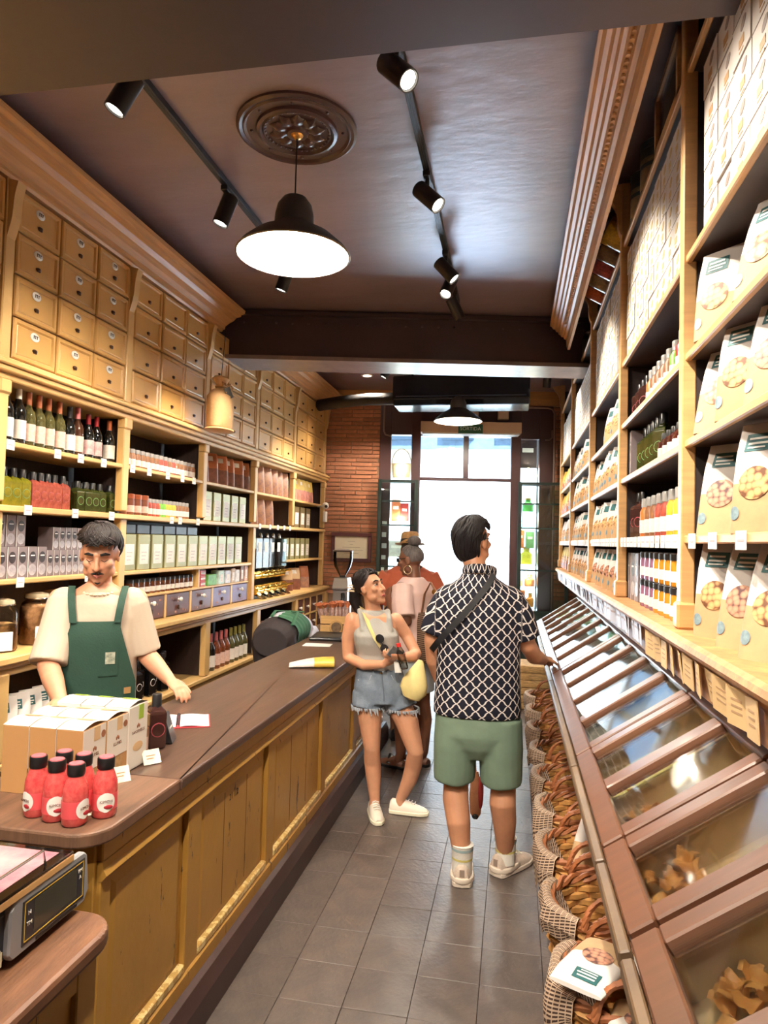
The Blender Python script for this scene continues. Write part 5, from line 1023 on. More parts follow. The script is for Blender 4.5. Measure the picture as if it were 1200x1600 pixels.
def ditem(u, z, w, h, c, label, name, kind='box'):
    w *= 1.25; h *= 1.15
    t = thing(name, label, 'display item', FO, FA); m = mat('display %d %d %d' % c, c, .45, var=.2, vs=20)
    if kind == 'box': G().box(u-w/2, u+w/2, .28, .38, z, z+h).build('body', m, t, bevel=.006); G().box(u-w*.3, u+w*.3, .277, .2801, z+h*.55, z+h*.7).build('label', WHITE, t)
    elif kind == 'jar': G().lathe([(w*.45, 0), (w*.5, h*.1), (w*.5, h*.6), (w*.25, h*.75), (w*.25, h)], 14, (u, .33, z)).build('body', m, t); G().lathe([(w*.27, h*.9), (w*.27, h*1.05), (.001, h*1.06)], 12, (u, .33, z)).build('lid', LIDG, t)
    else: G().lathe([(w*.38, 0), (w*.5, h*.5), (w*.48, h*.52), (.001, h*.4)], 20, (u, .33, z), sy=.6).build('body', m, t); G().tube([(u-w*.42*math.cos(a), .33, z+h*.5+h*.55*math.sin(a)) for a in [i*PI/10 for i in range(11)]], .01, 6).build('handle', m, t)
for a in ((2.77, 2.73, .20, .34, (70, 56, 56), 'dark gift hamper box high in the right window', 'gift_box'), (2.79, 2.125, .13, .16, (96, 196, 90), 'bright green pot in the right window', 'green_pot', 'jar'), (2.76, 1.90, .2, .10, (110, 186, 220), 'sky blue box in the right window', 'blue_box'), (2.685, 1.625, .09, .22, (226, 130, 70), 'orange striped carton in the right window', 'striped_box'), (2.82, 1.625, .09, .2, (120, 170, 110), 'green striped carton in the right window', 'striped_box'), (2.78, 1.405, .14, .2, (246, 222, 60), 'yellow bag in the right window', 'yellow_bag', 'jar'), (2.83, 1.105, .12, .14, (230, 140, 80), 'orange tub in the right window', 'orange_tub', 'jar'), (2.68, 1.105, .09, .12, (214, 190, 130), 'gold jar beside the orange tub in the right window', 'gold_jar', 'jar'), (2.69, .825, .12, .2, (226, 130, 86), 'coral box low in the right window', 'coral_box'), (2.84, .825, .09, .16, (240, 150, 50), 'amber bottle low in the right window', 'amber_bottle', 'jar')): ditem(*a)
vitrine(.86, 1.22, None, 'glazed street display case seen through the window left of the door', (.82, 1.45, 1.95, 2.55))
for a in ((1.03, 2.56, .26, .34, (206, 176, 130), 'straw handbag high in the left window', 'straw_bag', 'bag'), (.97, 1.955, .10, .26, (206, 110, 70), 'orange carton on the middle shelf of the left window', 'orange_box'), (1.09, 1.955, .09, .22, (180, 60, 60), 'red carton on the middle shelf of the left window', 'red_box'), (1.0, 1.455, .22, .2, (206, 200, 196), 'pale box lower in the left window', 'pale_box')): ditem(*a)
t = thing('poster', 'dark printed notice hanging behind the left door leaf', 'poster', FO, FA); G().box(.80, .895, -.04, -.03, .9, 2.05).build('sheet', mat('dark poster', (70, 44, 40), .5), t)
for k in range(7): G().box(.806, .806+.03+.05*R.random(), -.041, -.04, .98+k*.15, 1.0+k*.15+.05*R.random()).build('print_line', WHITE, t)
# ================================================================ people
def V(*a): return Vector(a)
def remesh(g, name, m, vox=.006, it=4, fac=.5):
    me = bpy.data.meshes.new(name); me.from_pydata(g.v, [], g.f)
    bm = bmesh.new(); bm.from_mesh(me); bmesh.ops.recalc_face_normals(bm, faces=bm.faces); bm.to_mesh(me); bm.free()
    o = bpy.data.objects.new(name, me); COL.objects.link(o)
    r = o.modifiers.new('r', 'REMESH'); r.mode = 'VOXEL'; r.voxel_size = vox
    s = o.modifiers.new('s', 'SMOOTH'); s.iterations = it; s.factor = fac
    out = bpy.data.meshes.new_from_object(o.evaluated_get(bpy.context.evaluated_depsgraph_get()))
    bpy.data.objects.remove(o); out.name = name; out.materials.clear()
    for q in (m if isinstance(m, list) else [m]): out.materials.append(q)
    out.polygons.foreach_set('use_smooth', [True]*len(out.polygons)); return out
def limb(g, pts, rs, n=14, flat=1):
    g.tube([V(*p) for p in pts], rs, n, flat=flat)
    for p, r in ((pts[0], rs[0]), (pts[-1], rs[-1])): g.ball(p, r*.98, n, 8)
def torso(g, secs, n=24):
    """secs: (z, half width, half depth, cx, cy)"""
    g.loft([[(s[3]+s[1]*math.copysign(abs(math.cos(a))**.85, math.cos(a)), s[4]+s[2]*math.copysign(abs(math.sin(a))**.85, math.sin(a)), s[0]) for a in [2*PI*j/n for j in range(n)]] for s in secs])
def hand(g, w, d, nrm, thumb, curl=.5, s=1.0, spread=.12):
    """w wrist, d pointing direction, nrm palm-side normal, thumb = side (+1/-1) along d x nrm"""
    d = V(*d).normalized(); nrm = V(*nrm); nrm = (nrm-d*nrm.dot(d)).normalized(); sd = d.cross(nrm).normalized()*thumb; w = V(*w)
    secs = []
    for t, hw, ht in ((-.01, .026, .020), (.02, .032, .018), (.05, .041, .016), (.08, .043, .014), (.092, .040, .011)):
        c = w+d*t*s; secs.append([c+sd*hw*s*math.cos(a)+nrm*ht*s*math.sin(a) for a in [2*PI*j/12 for j in range(12)]])
    g.loft(secs)
    for k, (off, L, r) in enumerate(((.031, .070, .0088), (.011, .080, .0092), (-.010, .074, .0088), (-.030, .058, .0078))):
        p = w+d*.082*s+sd*off*s; dd = (d+sd*off*spread*12).normalized(); pts = [p-d*.015*s, p]; a = 0
        for f in (.45, .32, .23):
            a += curl*(.75 if f == .45 else 1); q = dd*math.cos(a)+nrm*math.sin(a); p = p+q*L*f*s; pts.append(p)
        limb(g, [tuple(x) for x in pts], [r*s, r*s, r*s*.96, r*s*.9, r*s*.78], 8)
    p = w+d*.022*s+sd*.028*s; q1 = (sd*.75+d*.6+nrm*.35).normalized(); q2 = (sd*.3+d*.9+nrm*.4).normalized()
    limb(g, [tuple(x) for x in (w+d*.012*s+sd*.012*s, p, p+q1*.034*s, p+q1*.034*s+q2*.03*s, p+q1*.034*s+q2*.052*s)], [.014*s, .013*s, .0105*s, .0098*s, .008*s], 8)
def headmat(c, yaw=0, pitch=0, roll=0, s=1):
    return Matrix.Translation(c) @ Matrix.Rotation(yaw, 4, 'Z') @ Matrix.Rotation(pitch, 4, 'X') @ Matrix.Rotation(roll, 4, 'Y') @ Matrix.Scale(s, 4)
def head(g, M, neckbase, nr=.054, lips=.007, nose=1.0):
    k = len(g.v)
    g.ball((0, -.012, .03), (.074, .094, .088), 20, 14); g.ball((0, .012, -.03), (.064, .074, .078), 18, 12); g.ball((0, .056, -.092), (.027, .022, .020), 12, 8)
    g.ball((0, .03, -.075), (.047, .045, .035), 14, 8)
    for s in (-1, 1):
        g.ball((s*.040, .056, -.012), (.024, .022, .022)); g.ball((s*.076, -.010, .0), (.009, .020, .032)); g.ball((s*.012, .088, -.026), .009); g.ball((s*.05, .02, -.06), (.018, .035, .025))
    limb(g, [(-.042, .066, .036), (0, .080, .038), (.042, .066, .036)], [.010, .011, .010])
    limb(g, [(0, .079, .028), (0, .094, .0), (0, .103*nose**.3, -.022)], [.008, .010, .012])
    limb(g, [(-.02, .076, -.055), (0, .083, -.053), (.02, .076, -.055)], [.006, lips, .006], 8); limb(g, [(-.017, .074, -.066), (0, .081, -.068), (.017, .074, -.066)], [.006, lips, .006], 8)
    g.xf(M, k)
    a = M @ V(0, -.02, -.04); b = V(*neckbase); limb(g, [tuple(a), tuple(a.lerp(b, .5)), tuple(b)], [nr*.95, nr, nr*1.12])
def face(par, M, hair, lipm, closed=False, brow=.0035, iris=None, lookz=0):
    for s in (-1, 1):
        if not closed:
            e = G().ball((s*.031, .068, .015), (.0125, .0105, .0075), 12, 8); k = len(e.v); e.m = 1; e.ball((s*.031+lookz*.004, .0762, .015), (.0055, .0035, .0056), 10, 6); e.xf(M).build('eye', [mat('eye white', (226, 220, 214), .25), mat('dark iris', (34, 22, 18), .2)], par)
        G().tube([(s*.045, .070, .012), (s*.031, .0835, .006 if closed else .026), (s*.017, .078, .012)], [.0012, .002, .0012], 6).xf(M).build('lash_line', hair, par)
        G().tube([(s*.052, .070, .036), (s*.036, .083, .043), (s*.014, .087, .038)], [brow*.5, brow, brow*.8], 6, flat=1.4).xf(M).build('eyebrow', hair, par)
    G().tube([(-.021, .079, -.0605), (-.008, .0895, -.057), (0, .0895, -.058), (.008, .0895, -.057), (.021, .079, -.0605)], [.0015, .0042, .0038, .0042, .0015], 8).xf(M).build('upper_lip', lipm, par)
    G().tube([(-.019, .079, -.062), (0, .0885, -.0665), (.019, .079, -.062)], [.0015, .0048, .0015], 8).xf(M).build('lower_lip', lipm, par)
def hairshell(par, M, m, lim, r=(.084, .106, .098), c=(0, -.014, .036), wob=.02, name='hair', part=0, nz=30, seed=1, low=1):
    nu, nv = 56, 22
    def f(u, v):
        az = 2*PI*u; el0 = PI/2; e1 = math.radians(lim(math.degrees(az if az <= PI else az-2*PI)))
        e = el0+(e1-el0)*min(1, v*1.08); k = 1+wob*math.sin(az*nz*.5+v*5*math.sin(az*3+seed))*min(1, v*4)+wob*.8*math.sin(az*3+v*7+seed)
        if v > .95: k *= .86
        return M @ V(c[0]+r[0]*k*math.cos(e)*math.sin(az), c[1]+r[1]*k*math.cos(e)*math.cos(az), c[2]+r[2]*k*math.sin(e)*(low if e < 0 else 1))
    return G().grid(f, nu, nv, True).build(name, m, par, fix=True)
def locks(par, M, m, n, lim, r=(.084, .106, .098), c=(0, -.014, .036), rad=.010, crown=(20, 70), sweep=.5, lift=1.02, span=(35, 70), seed=1, name='hair_locks', azr=(-180, 180), tip=.15, low=1):
    Q = random.Random(seed); g = G()
    for i in range(n):
        az = math.radians(Q.uniform(*azr)); e0 = Q.uniform(crown[0], 88); e1 = max(lim(math.degrees(az))+Q.uniform(-6, 6), e0-Q.uniform(*span)); sw = Q.uniform(-.3, .3)+sweep; pts = []
        for k in range(6):
            t = k/5; e = math.radians(e0+(e1-e0)*t); a = az+sw*t*math.cos(e); q = lift+.035*math.sin(PI*t)*Q.uniform(.3, 1.2)
            pts.append(M @ V(c[0]+r[0]*q*math.cos(e)*math.sin(a), c[1]+r[1]*q*math.cos(e)*math.cos(a), c[2]+r[2]*q*math.sin(e)*(low if e < 0 else 1)))
        g.tube(pts, [rad*.5, rad, rad*1.05, rad*.95, rad*.6, rad*tip], 6, flat=.7)
    return g.build(name, m, par)
def skin(n, c, d=.85): return mat(n, c, .48, var=.10, vs=9, c2=tuple(v*d for v in c), bump=.04, bs=160, sub=.12)
def hairm(n, c, c2): return mat(n, c, .55, spec=.25, var=.5, vs=14, c2=c2, stretch=(5, 5, 1), bump=.35, bs=50)
def shoe(par, ankle, ang, m, sole, L=.27, w=.048, lace=None, high=.07, name='shoe', tongue=None):
    o = G(); ax, ay = ankle[0], ankle[1]; M = Matrix.Translation((ax, ay, 0)) @ Matrix.Rotation(ang, 4, 'Z')
    S = ((-.075, .72, .055+high*.35), (-.06, .86, .065+high*.55), (-.02, .92, .062+high*.5), (.03, .96, .085), (.08, 1.0, .068), (.13, .98, .055), (.165, .8, .045), (.19, .45, .032))
    k = L/.265; secs = []
    for y, q, h in S: secs.append([(w*q*math.cos(a), y*k, .022+max(0, math.sin(a))*(h-.022)*1.0 if math.sin(a) > 0 else .018) for a in [2*PI*j/16 for j in range(16)]])
    up = o.loft(secs).xf(M).build(name, m, par)
    s2 = G(); pts = [(w*1.06*q*math.cos(a), y*k) for a, q, y in [(0, 0, 0)]] if 0 else None
    out = [(w*1.08*q, y*k*1.03) for y, q, h in S]+[(0, .20*k)]+[(-w*1.08*q, y*k*1.03) for y, q, h in reversed(S)]+[(0, -.085*k)]
    s2.prism(out, 'z', .001, .024).xf(M).build('sole', sole, up, bevel=.004)
    if lace:
        for i in range(4): G().tube([(-w*.5, (.035+i*.022)*k, .086-i*.006), (0, (.035+i*.022)*k, .094-i*.007), (w*.5, (.035+i*.022)*k, .086-i*.006)], .003, 5).xf(M).build('lace', lace, up)
    return up
DENIM = mat('washed denim', (136, 146, 158), .8, var=.25, vs=12, c2=(84, 96, 112), bump=.2, bs=120)
# ---------------------------------------------------------------- man in the lattice shirt
SK1 = skin('tan skin', (206, 146, 110)); BLKH = hairm('black hair', (34, 28, 30), (12, 10, 12)); LIPM = mat('lips', (178, 104, 92), .4)
mn = thing('person', 'man in navy lattice-print shirt and green shorts seen from behind', 'person', (-.17, 3.56, 0))
g = G()
torso(g, [(.86, .165, .115, 0, 0), (.95, .17, .12, 0, 0), (1.1, .16, .11, 0, 0), (1.3, .18, .115, 0, 0), (1.38, .17, .10, 0, 0), (1.44, .10, .075, 0, 0), (1.50, .055, .055, 0, 0)])
for kx, ax, ay in ((-.10, -.055, -.05), (.14, .155, .09)):
    sx = -1 if kx < 0 else 1
    limb(g, [(sx*.09, 0, .90), (kx*.95, .01, .70), (kx, 0.02, .50), (kx*.98+.0, -.015, .38), ((kx+ax)/2, (ay-.02)/2-.02, .28), (ax, ay-.02, .10), (ax, ay, .05)], [.10, .088, .062, .066, .060, .040, .042], 16)
limb(g, [(-.15, 0, 1.39), (-.20, -.01, 1.30), (-.235, -.01, 1.18)], [.058, .052, .044]); limb(g, [(-.235, -.01, 1.18), (-.228, .03, 1.06), (-.205, .09, .95)], [.044, .042, .029]); hand(g, (-.205, .09, .95), (.08, .2, -.9), (1, .1, .1), 1, .4)
limb(g, [(.15, 0, 1.39), (.205, .0, 1.30), (.245, .03, 1.17)], [.058, .052, .045]); limb(g, [(.245, .03, 1.17), (.285, .12, 1.10), (.335, .27, 1.06)], [.045, .044, .029]); hand(g, (.335, .27, 1.06), (.2, .95, -.05), (0, 0, -1), -1, .5)
HM = headmat((-.035, .03, 1.68), -.62, .10, 0, 1.02)
head(g, HM, (-.01, -.01, 1.50), .058)
link('body', remesh(g, 'body', SK1, .006), mn)
limM = lambda a: 42 if abs(a) < 60 else (42-(abs(a)-60)*.85 if abs(a) < 95 else (12-(abs(a)-95)*2.2 if abs(a) < 125 else -56))
hairshell(mn, HM, BLKH, limM, (.086, .108, .104), (0, -.014, .036), .004, low=1.5)
locks(mn, HM, BLKH, 150, limM, (.087, .109, .105), (0, -.014, .036), .010, (15, 60), .35, 1.02, (40, 80), 4, low=1.5)
locks(mn, HM, BLKH, 70, limM, (.084, .104, .10), (0, -.014, .034), .009, (-10, 10), .1, 1.02, (30, 60), 5, azr=(95, 265), low=1.5)
face(mn, HM, BLKH, LIPM)
gl_ = G().tube([(.075, .0, .022), (.064, .085, .022)], .002, 5).tube([(.064+.0, .088, .022)]+[(.036+.026*math.cos(a), .092, .014+.020*math.sin(a)) for a in [i*PI/8 for i in range(17)]], .0018, 5).tube([(-.064+.0, .088, .022)]+[(-.036-.026*math.cos(a), .092, .014+.020*math.sin(a)) for a in [i*PI/8 for i in range(17)]], .0018, 5).tube([(-.01, .095, .018), (.01, .095, .018)], .0018, 5).xf(HM).build('glasses', BLACK, mn)
g = G()
torso(g, [(.815, .222, .150, .0, 0), (.86, .222, .150, 0, 0), (1.0, .214, .140, 0, 0), (1.2, .212, .135, 0, 0), (1.33, .222, .132, 0, 0), (1.41, .21, .118, 0, 0), (1.465, .15, .098, 0, -.01), (1.505, .092, .08, -.005, -.01), (1.525, .085, .075, -.01, -.01)])
g.tube([V(-.15, 0, 1.395), V(-.20, -.008, 1.31), V(-.232, -.012, 1.205)], [.080, .076, .073], 16); g.ball((-.145, 0, 1.395), .076); g.tube([V(.15, 0, 1.395), V(.205, 0, 1.31), V(.238, .02, 1.205)], [.080, .076, .073], 16); g.ball((.145, 0, 1.395), .076)
me = remesh(g, 'shirt', attr_mat('lattice print shirt', (20, 20, 33), (206, 196, 190), 'lattice'), .008, 3)
def shp(p):
    if abs(p.x) > .225+.0*p.z and p.z > 1.18: return (math.atan2(p.y, p.x-math.copysign(.26, p.x))*.9+p.x*4, p.z*10.2+abs(p.x)*7, 0)
    return (p.x*11.5 if abs(p.y) > .06 else math.copysign(1, p.x)*2.2+p.y*8, p.z*10.2, 0)
setpat(me, lambda p: (math.atan2(p.x, -p.y*1.35)*3.18, p.z*17.5, 0) if abs(p.x) < .215 or p.z < 1.14 else ((p.x*9+p.y*11), (p.z*15+abs(p.x)*9), 0))
link('shirt', me, mn)
col = G().tube([(.078*math.cos(a), -.01+.072*math.sin(a), 1.535+.018*math.sin(-a)) for a in [PI*i/12 for i in range(-2, 27)]], [.012]*29, 8, flat=2.0); me = col.mesh('collar', attr_mat('lattice print shirt', (20, 20, 33), (206, 196, 190), 'lattice')); setpat(me, lambda p: (math.atan2(p.x, -p.y)*3.18, p.z*13, 0)); link('collar', me, mn)
sp = [(.075, -.08, 1.525), (.045, -.124, 1.47), (-.02, -.152, 1.385), (-.09, -.156, 1.30), (-.15, -.150, 1.235), (-.195, -.128, 1.18), (-.232, -.06, 1.13), (-.236, .05, 1.09)]
G().grid(lambda u, v: (lambda p, q: q+V(.78, 0, -.62)*(v-.5)*.032)(V(*sp[0]), V(*[sp[int(min(u*7, 6.999))][k]+(sp[int(min(u*7, 6.999))+1][k]-sp[int(min(u*7, 6.999))][k])*(u*7-int(min(u*7, 6.999))) for k in range(3)])), 40, 2).build('bag_strap', mat('black webbing', (26, 25, 28), .7), mn, fix=False)
g = G(); torso(g, [(.60, .06, .09, .005, 0), (.66, .14, .13, .005, 0), (.72, .20, .146, .0, 0), (.84, .205, .14, 0, 0), (.90, .19, .13, 0, 0)])
for kx in (-.108, .125): g.tube([V(kx*.9, 0, .80), V(kx*.98, .0, .66), V(kx*1.02, .012, .475)], [.115, .112, .106], 18, flat=1.12)
GSH = mat('sage green shorts', (112, 132, 112), .7, var=.12, vs=6, bump=.15, bs=30); link('shorts', remesh(g, 'shorts', GSH, .009, 9), mn); G().box(.205, .214, -.05, .05, .66, .82).build('side_pocket', BLACK, mn, bevel=.003)
SOCK = mat('white sock', (226, 220, 208), .85, bump=.3, bs=200); SNK = mat('beige trainer', (206, 186, 168), .6, var=.2, vs=20, bump=.2, bs=80); SOL = mat('cream sole', (214, 198, 180), .6)
for ax, ay, ang in ((-.055, -.05, .06), (.155, .09, -.62)):
    s_ = G().lathe([(.050, .055), (.050, .10), (.054, .178), (.056, .184), (.048, .186)], 16, (ax, ay-.018, 0)).build('sock', SOCK, mn); G().lathe([(.0518, .115), (.0523, .125)], 16, (ax, ay-.018, 0), cap=False).build('yellow_band', mat('sock band', (206, 190, 110), .8), s_); G().lathe([(.0545, .160), (.0550, .172)], 16, (ax, ay-.018, 0), cap=False).build('grey_band', mat('sock grey band', (150, 170, 170), .8), s_)
    sh_ = shoe(mn, (ax, ay), ang, SNK, SOL, .29, .052, CREAM, .08); Mx = Matrix.Translation((ax, ay, 0)) @ Matrix.Rotation(ang, 4, 'Z'); G().tube([(.05*math.cos(a)*(1.0), .06*math.sin(a)-.03 if math.sin(a) < 0 else .05*math.sin(a)*3-.03, .034) for a in [2*PI*i/24 for i in range(25)]], .011, 8, cap=False, flat=1.3).xf(Mx).build('midsole_ridge', SOL, sh_); G().box(-.012, .012, -.084, -.078, .05, .085).xf(Mx).build('heel_tab', mat('taupe tab', (150, 130, 116), .6), sh_)
# thing dangling in front of him, seen between the legs
t = thing('plush_toy', 'small red and tan plush toy glimpsed between the legs of the man in green shorts', 'toy', (-.185, 3.93, .14)); G().lathe([(.012, .0), (.03, .03), (.036, .12), (.03, .2), (.012, .26)], 12, sy=.6).build('body', mat('tan plush', (214, 150, 110), .9, bump=.5, bs=90), t); G().ball((.028, -.012, .15), (.016, .014, .09)).build('red_side', mat('red plush', (176, 60, 60), .9), t); G().ball((.0, -.02, .02), (.018, .012, .014)).build('nose', BLACK, t); G().tube([(0, 0, .25), (-.02, 0, .45), (-.03, -.15, .74)], .003, 6).build('cord', mat('tan cord', (190, 120, 90), .8), t)
# ---------------------------------------------------------------- woman in the grey top
SK2 = skin('light tan skin', (222, 160, 124)); wm = thing('person', 'woman in grey cropped tank top and denim shorts looking up beside the counter', 'person', (-.735, 4.22, 0), PI+.30)
g = G(); Zs = .86
torso(g, [(.70, .145, .10, 0, 0), (.80, .155, .108, 0, 0), (.90, .125, .088, 0, 0), (.98, .122, .085, 0, 0), (1.06, .132, .095, 0, 0), (1.15, .14, .092, 0, 0), (1.215, .12, .075, 0, 0), (1.25, .05, .05, 0, 0)])
# her right leg (left in the picture) straight, left leg stepped out to the side
limb(g, [(.075, 0, .74), (.09, .01, .58), (.095, .02, .41), (.098, -.015, .31), (.09, -.02, .22), (.08, -.01, .09), (.08, 0, .05)], [.088, .074, .050, .052, .047, .032, .034], 16)
limb(g, [(-.075, 0, .74), (-.135, .05, .57), (-.165, .08, .40), (-.15, .03, .30), (-.13, .01, .21), (-.085, -.02, .09), (-.085, -.02, .05)], [.088, .074, .050, .052, .047, .032, .034], 16)
limb(g, [(.135, 0, 1.19), (.175, -.02, 1.07), (.185, -.03, .95)], [.046, .041, .035]); limb(g, [(.185, -.03, .95), (.10, .085, .925), (-.01, .165, .945)], [.036, .034, .024]); hand(g, (-.01, .165, .945), (-.75, .25, .45), (0, -.5, .6), -1, .7, .9)
limb(g, [(-.135, 0, 1.19), (-.195, -.01, 1.09), (-.235, .03, .99)], [.046, .041, .035]); limb(g, [(-.235, .03, .99), (-.20, .12, .985), (-.125, .19, .99)], [.036, .034, .024]); hand(g, (-.125, .19, .99), (.75, .3, .05), (0, -.5, .6), 1, .8, .9)
HW = headmat((.005, .025, 1.385), .85, .22, .10, .93)
head(g, HW, (0, -.005, 1.22), .048, .0075)
link('body', remesh(g, 'body', SK2, .0055), wm); DKHR = hairm('dark brown hair', (36, 26, 26), (14, 10, 10))
limW = lambda a: 38 if abs(a) < 38 else (38-(abs(a)-38)*1.0 if abs(a) < 78 else (-2-(abs(a)-78)*1.3 if abs(a) < 100 else -34))
hairshell(wm, HW, DKHR, limW, (.083, .107, .095), (0, -.013, .036), .004, seed=3); locks(wm, HW, DKHR, 60, limW, (.083, .107, .095), (0, -.013, .036), .006, (40, 80), .15, 1.01, (40, 70), 12)
face(wm, HW, DKHR, mat('rose lips', (190, 96, 92), .4), iris=1)
pt = G().tube([tuple(HW @ V(*p)) for p in ((0, -.10, .0), (0, -.145, -.012), (.0, -.165, -.06), (0, -.16, -.12), (0, -.145, -.17))], [.03, .042, .042, .032, .012], 12); pt.build('ponytail', DKHR, wm)
cl = G()
for k in range(6): a = -1.2+k*.48; cl.tube([tuple(HW @ V(.0+.03*math.sin(a), -.115, -.01+.03*math.cos(a))), tuple(HW @ V(.045*math.sin(a)*1.2, -.135, -.01+.055*math.cos(a))), tuple(HW @ V(.06*math.sin(a), -.165, -.01+.06*math.cos(a)))], [.006, .006, .003], 6)
cl.build('hair_claw', mat('cream claw clip', (226, 196, 160), .4), wm)
g = G(); torso(g, [(.865, .134, .098, 0, 0), (.92, .132, .096, 0, 0), (.98, .130, .094, 0, .002), (1.05, .140, .112, 0, .012), (1.10, .142, .118, 0, .014), (1.15, .125, .098, 0, .006), (1.19, .096, .084, 0, .0), (1.225, .078, .070, 0, 0), (1.25, .066, .062, 0, 0)])
for s in (-1, 1): g.tube([V(s*.085, .085, 1.13), V(s*.086, .07, 1.20), V(s*.088, .02, 1.246), V(s*.085, -.04, 1.235), V(s*.08, -.085, 1.14)], .017, 10)
GRT = mat('heather grey rib', (168, 164, 156), .85, var=.06, bump=.2, bs=150); link('tank_top', remesh(g, 'tank_top', GRT, .007, 3), wm)
g = G(); torso(g, [(.69, .165, .122, 0, 0), (.78, .168, .122, 0, 0), (.86, .148, .106, 0, 0), (.895, .142, .102, 0, 0)])
g.tube([V(.08, 0, .74), V(.09, .006, .655)], [.100, .104], 18); g.tube([V(-.08, 0, .74), V(-.118, .03, .645)], [.100, .103], 18)
so_ = link('denim_shorts', remesh(g, 'denim_shorts', DENIM, .008, 3), wm)
FRY = mat('frayed denim hem', (176, 182, 190), .9)
for cx_, cy_, z, rr in ((.09, .006, .655, .104), (-.118, .03, .645, .103)):
    fr = G()
    for i in range(40): a = 2*PI*i/40+R.uniform(-.05, .05); fr.tube([(cx_+rr*.97*math.cos(a), cy_+rr*.97*math.sin(a), z+.012), (cx_+rr*math.cos(a+.03), cy_+rr*math.sin(a+.03), z-.003-R.random()**3*.03)], [.009, .002], 5)
    fr.build('frayed_hem', FRY, so_)
G().tube([(-.0, .104, .89), (.0, .124, .80), (-.0, .122, .72)], .004, 6).build('fly_seam', mat('denim seam', (110, 120, 134), .8), so_); G().ball((0, .107, .882), .007).build('button', BRASS, so_)
for s in (-1, 1): G().tube([(s*.06, .098, .868), (s*.075, .098, .835), (s*.11, .083, .825), (s*.142, .055, .83)], .003, 6).build('pocket_seam', FRY, so_)
G().box(-.05, -.038, .093, .108, .855, .9).build('belt_loop', DENIM, so_); G().box(.04, .052, .093, .108, .855, .9).build('belt_loop', DENIM, so_)
CRMS = mat('cream leather', (226, 214, 196), .5); shoe(wm, (.08, .0), .05, CRMS, CREAM, .235, .041, WHITE, .04); shoe(wm, (-.085, -.02), 1.25, CRMS, CREAM, .235, .041, WHITE, .04)
BAGY = mat('pale yellow cotton', (226, 204, 136), .75, var=.12, bump=.3, bs=25)
sb = thing('shoulder_bag', 'pale yellow cloth crossbody bag worn by the woman in the grey top', 'bag', (-.735, 4.22, 0), PI+.30)
G().lathe([(.012, 0), (.05, .012), (.082, .06), (.078, .11), (.048, .18), (.022, .235), (.015, .25)], 18, sy=.6).xf(Matrix.Translation((-.155, .17, .735)) @ Matrix.Rotation(-.35, 4, 'Y')).build('pouch', BAGY, sb)
stp = [(.07, -.03, 1.262), (.06, .06, 1.225), (.045, .115, 1.16), (.015, .140, 1.08), (-.02, .135, 1.02), (-.05, .16, .985), (-.075, .17, .955)]
G().grid(lambda u, v: tuple(V(*[stp[int(min(u*6, 5.999))][k]+(stp[int(min(u*6, 5.999))+1][k]-stp[int(min(u*6, 5.999))][k])*(u*6-int(min(u*6, 5.999))) for k in range(3)])+V(.85, 0, .5)*(v-.5)*.034), 30, 2).build('strap', BAGY, sb, fix=False)
G().box(-.115, -.075, .185, .19, .90, .965).build('white_tag', WHITE, sb)
t = thing('sunglasses', 'black sunglasses hooked on the neckline strap of the woman in the grey top', 'sunglasses', (-.735, 4.22, 0), PI+.30)
for (x, z) in ((-.008, 1.095), (-.03, 1.035)): G().lathe([(.026, 0), (.026, .004), (.001, .006)], 16).xf(Matrix.Translation((x, .150, z)) @ Matrix.Rotation(-PI/2, 4, 'X')).build('lens', BLKS, t)
G().tube([(-.012, .152, 1.075), (-.024, .152, 1.058)], .003, 6).build('bridge', BLACK, t)
t = thing('water_bottle', 'clear small water bottle with a red cap in the hand of the woman', 'bottle', (-.735, 4.22, 0), PI+.30); Mb = Matrix.Translation((-.13, .225, .93)) @ Matrix.Rotation(.15, 4, 'Y'); G().lathe([(.022, 0), (.025, .01), (.025, .10), (.012, .13), (.012, .135)], 14).xf(Mb).build('body', GHO, t); G().lathe([(.014, .13), (.014, .15), (.001, .151)], 12).xf(Mb).build('cap', mat('red cap', (206, 50, 46), .4), t)
t = thing('phone', 'grey phone held in the hands of the woman in the grey top', 'phone', (-.735, 4.22, 0), PI+.30); G().box(-.035, .035, -.004, .004, -.07, .07).xf(Matrix.Translation((-.095, .215, 1.01)) @ Matrix.Rotation(.9, 4, 'Y') @ Matrix.Rotation(-.6, 4, 'X')).build('body', mat('grey phone case', (120, 118, 116), .4, var=.4, vs=40), t, bevel=.003)
for o_ in [wm]+[o for o in COL.objects if o.parent is None and o.name.split('.')[0] in ('shoulder_bag', 'sunglasses', 'water_bottle', 'phone')]:   # she leans towards the counter
    for ch in o_.children_recursive:
        for v in ch.data.vertices: v.co.x += .125*max(0, v.co.z-.3)
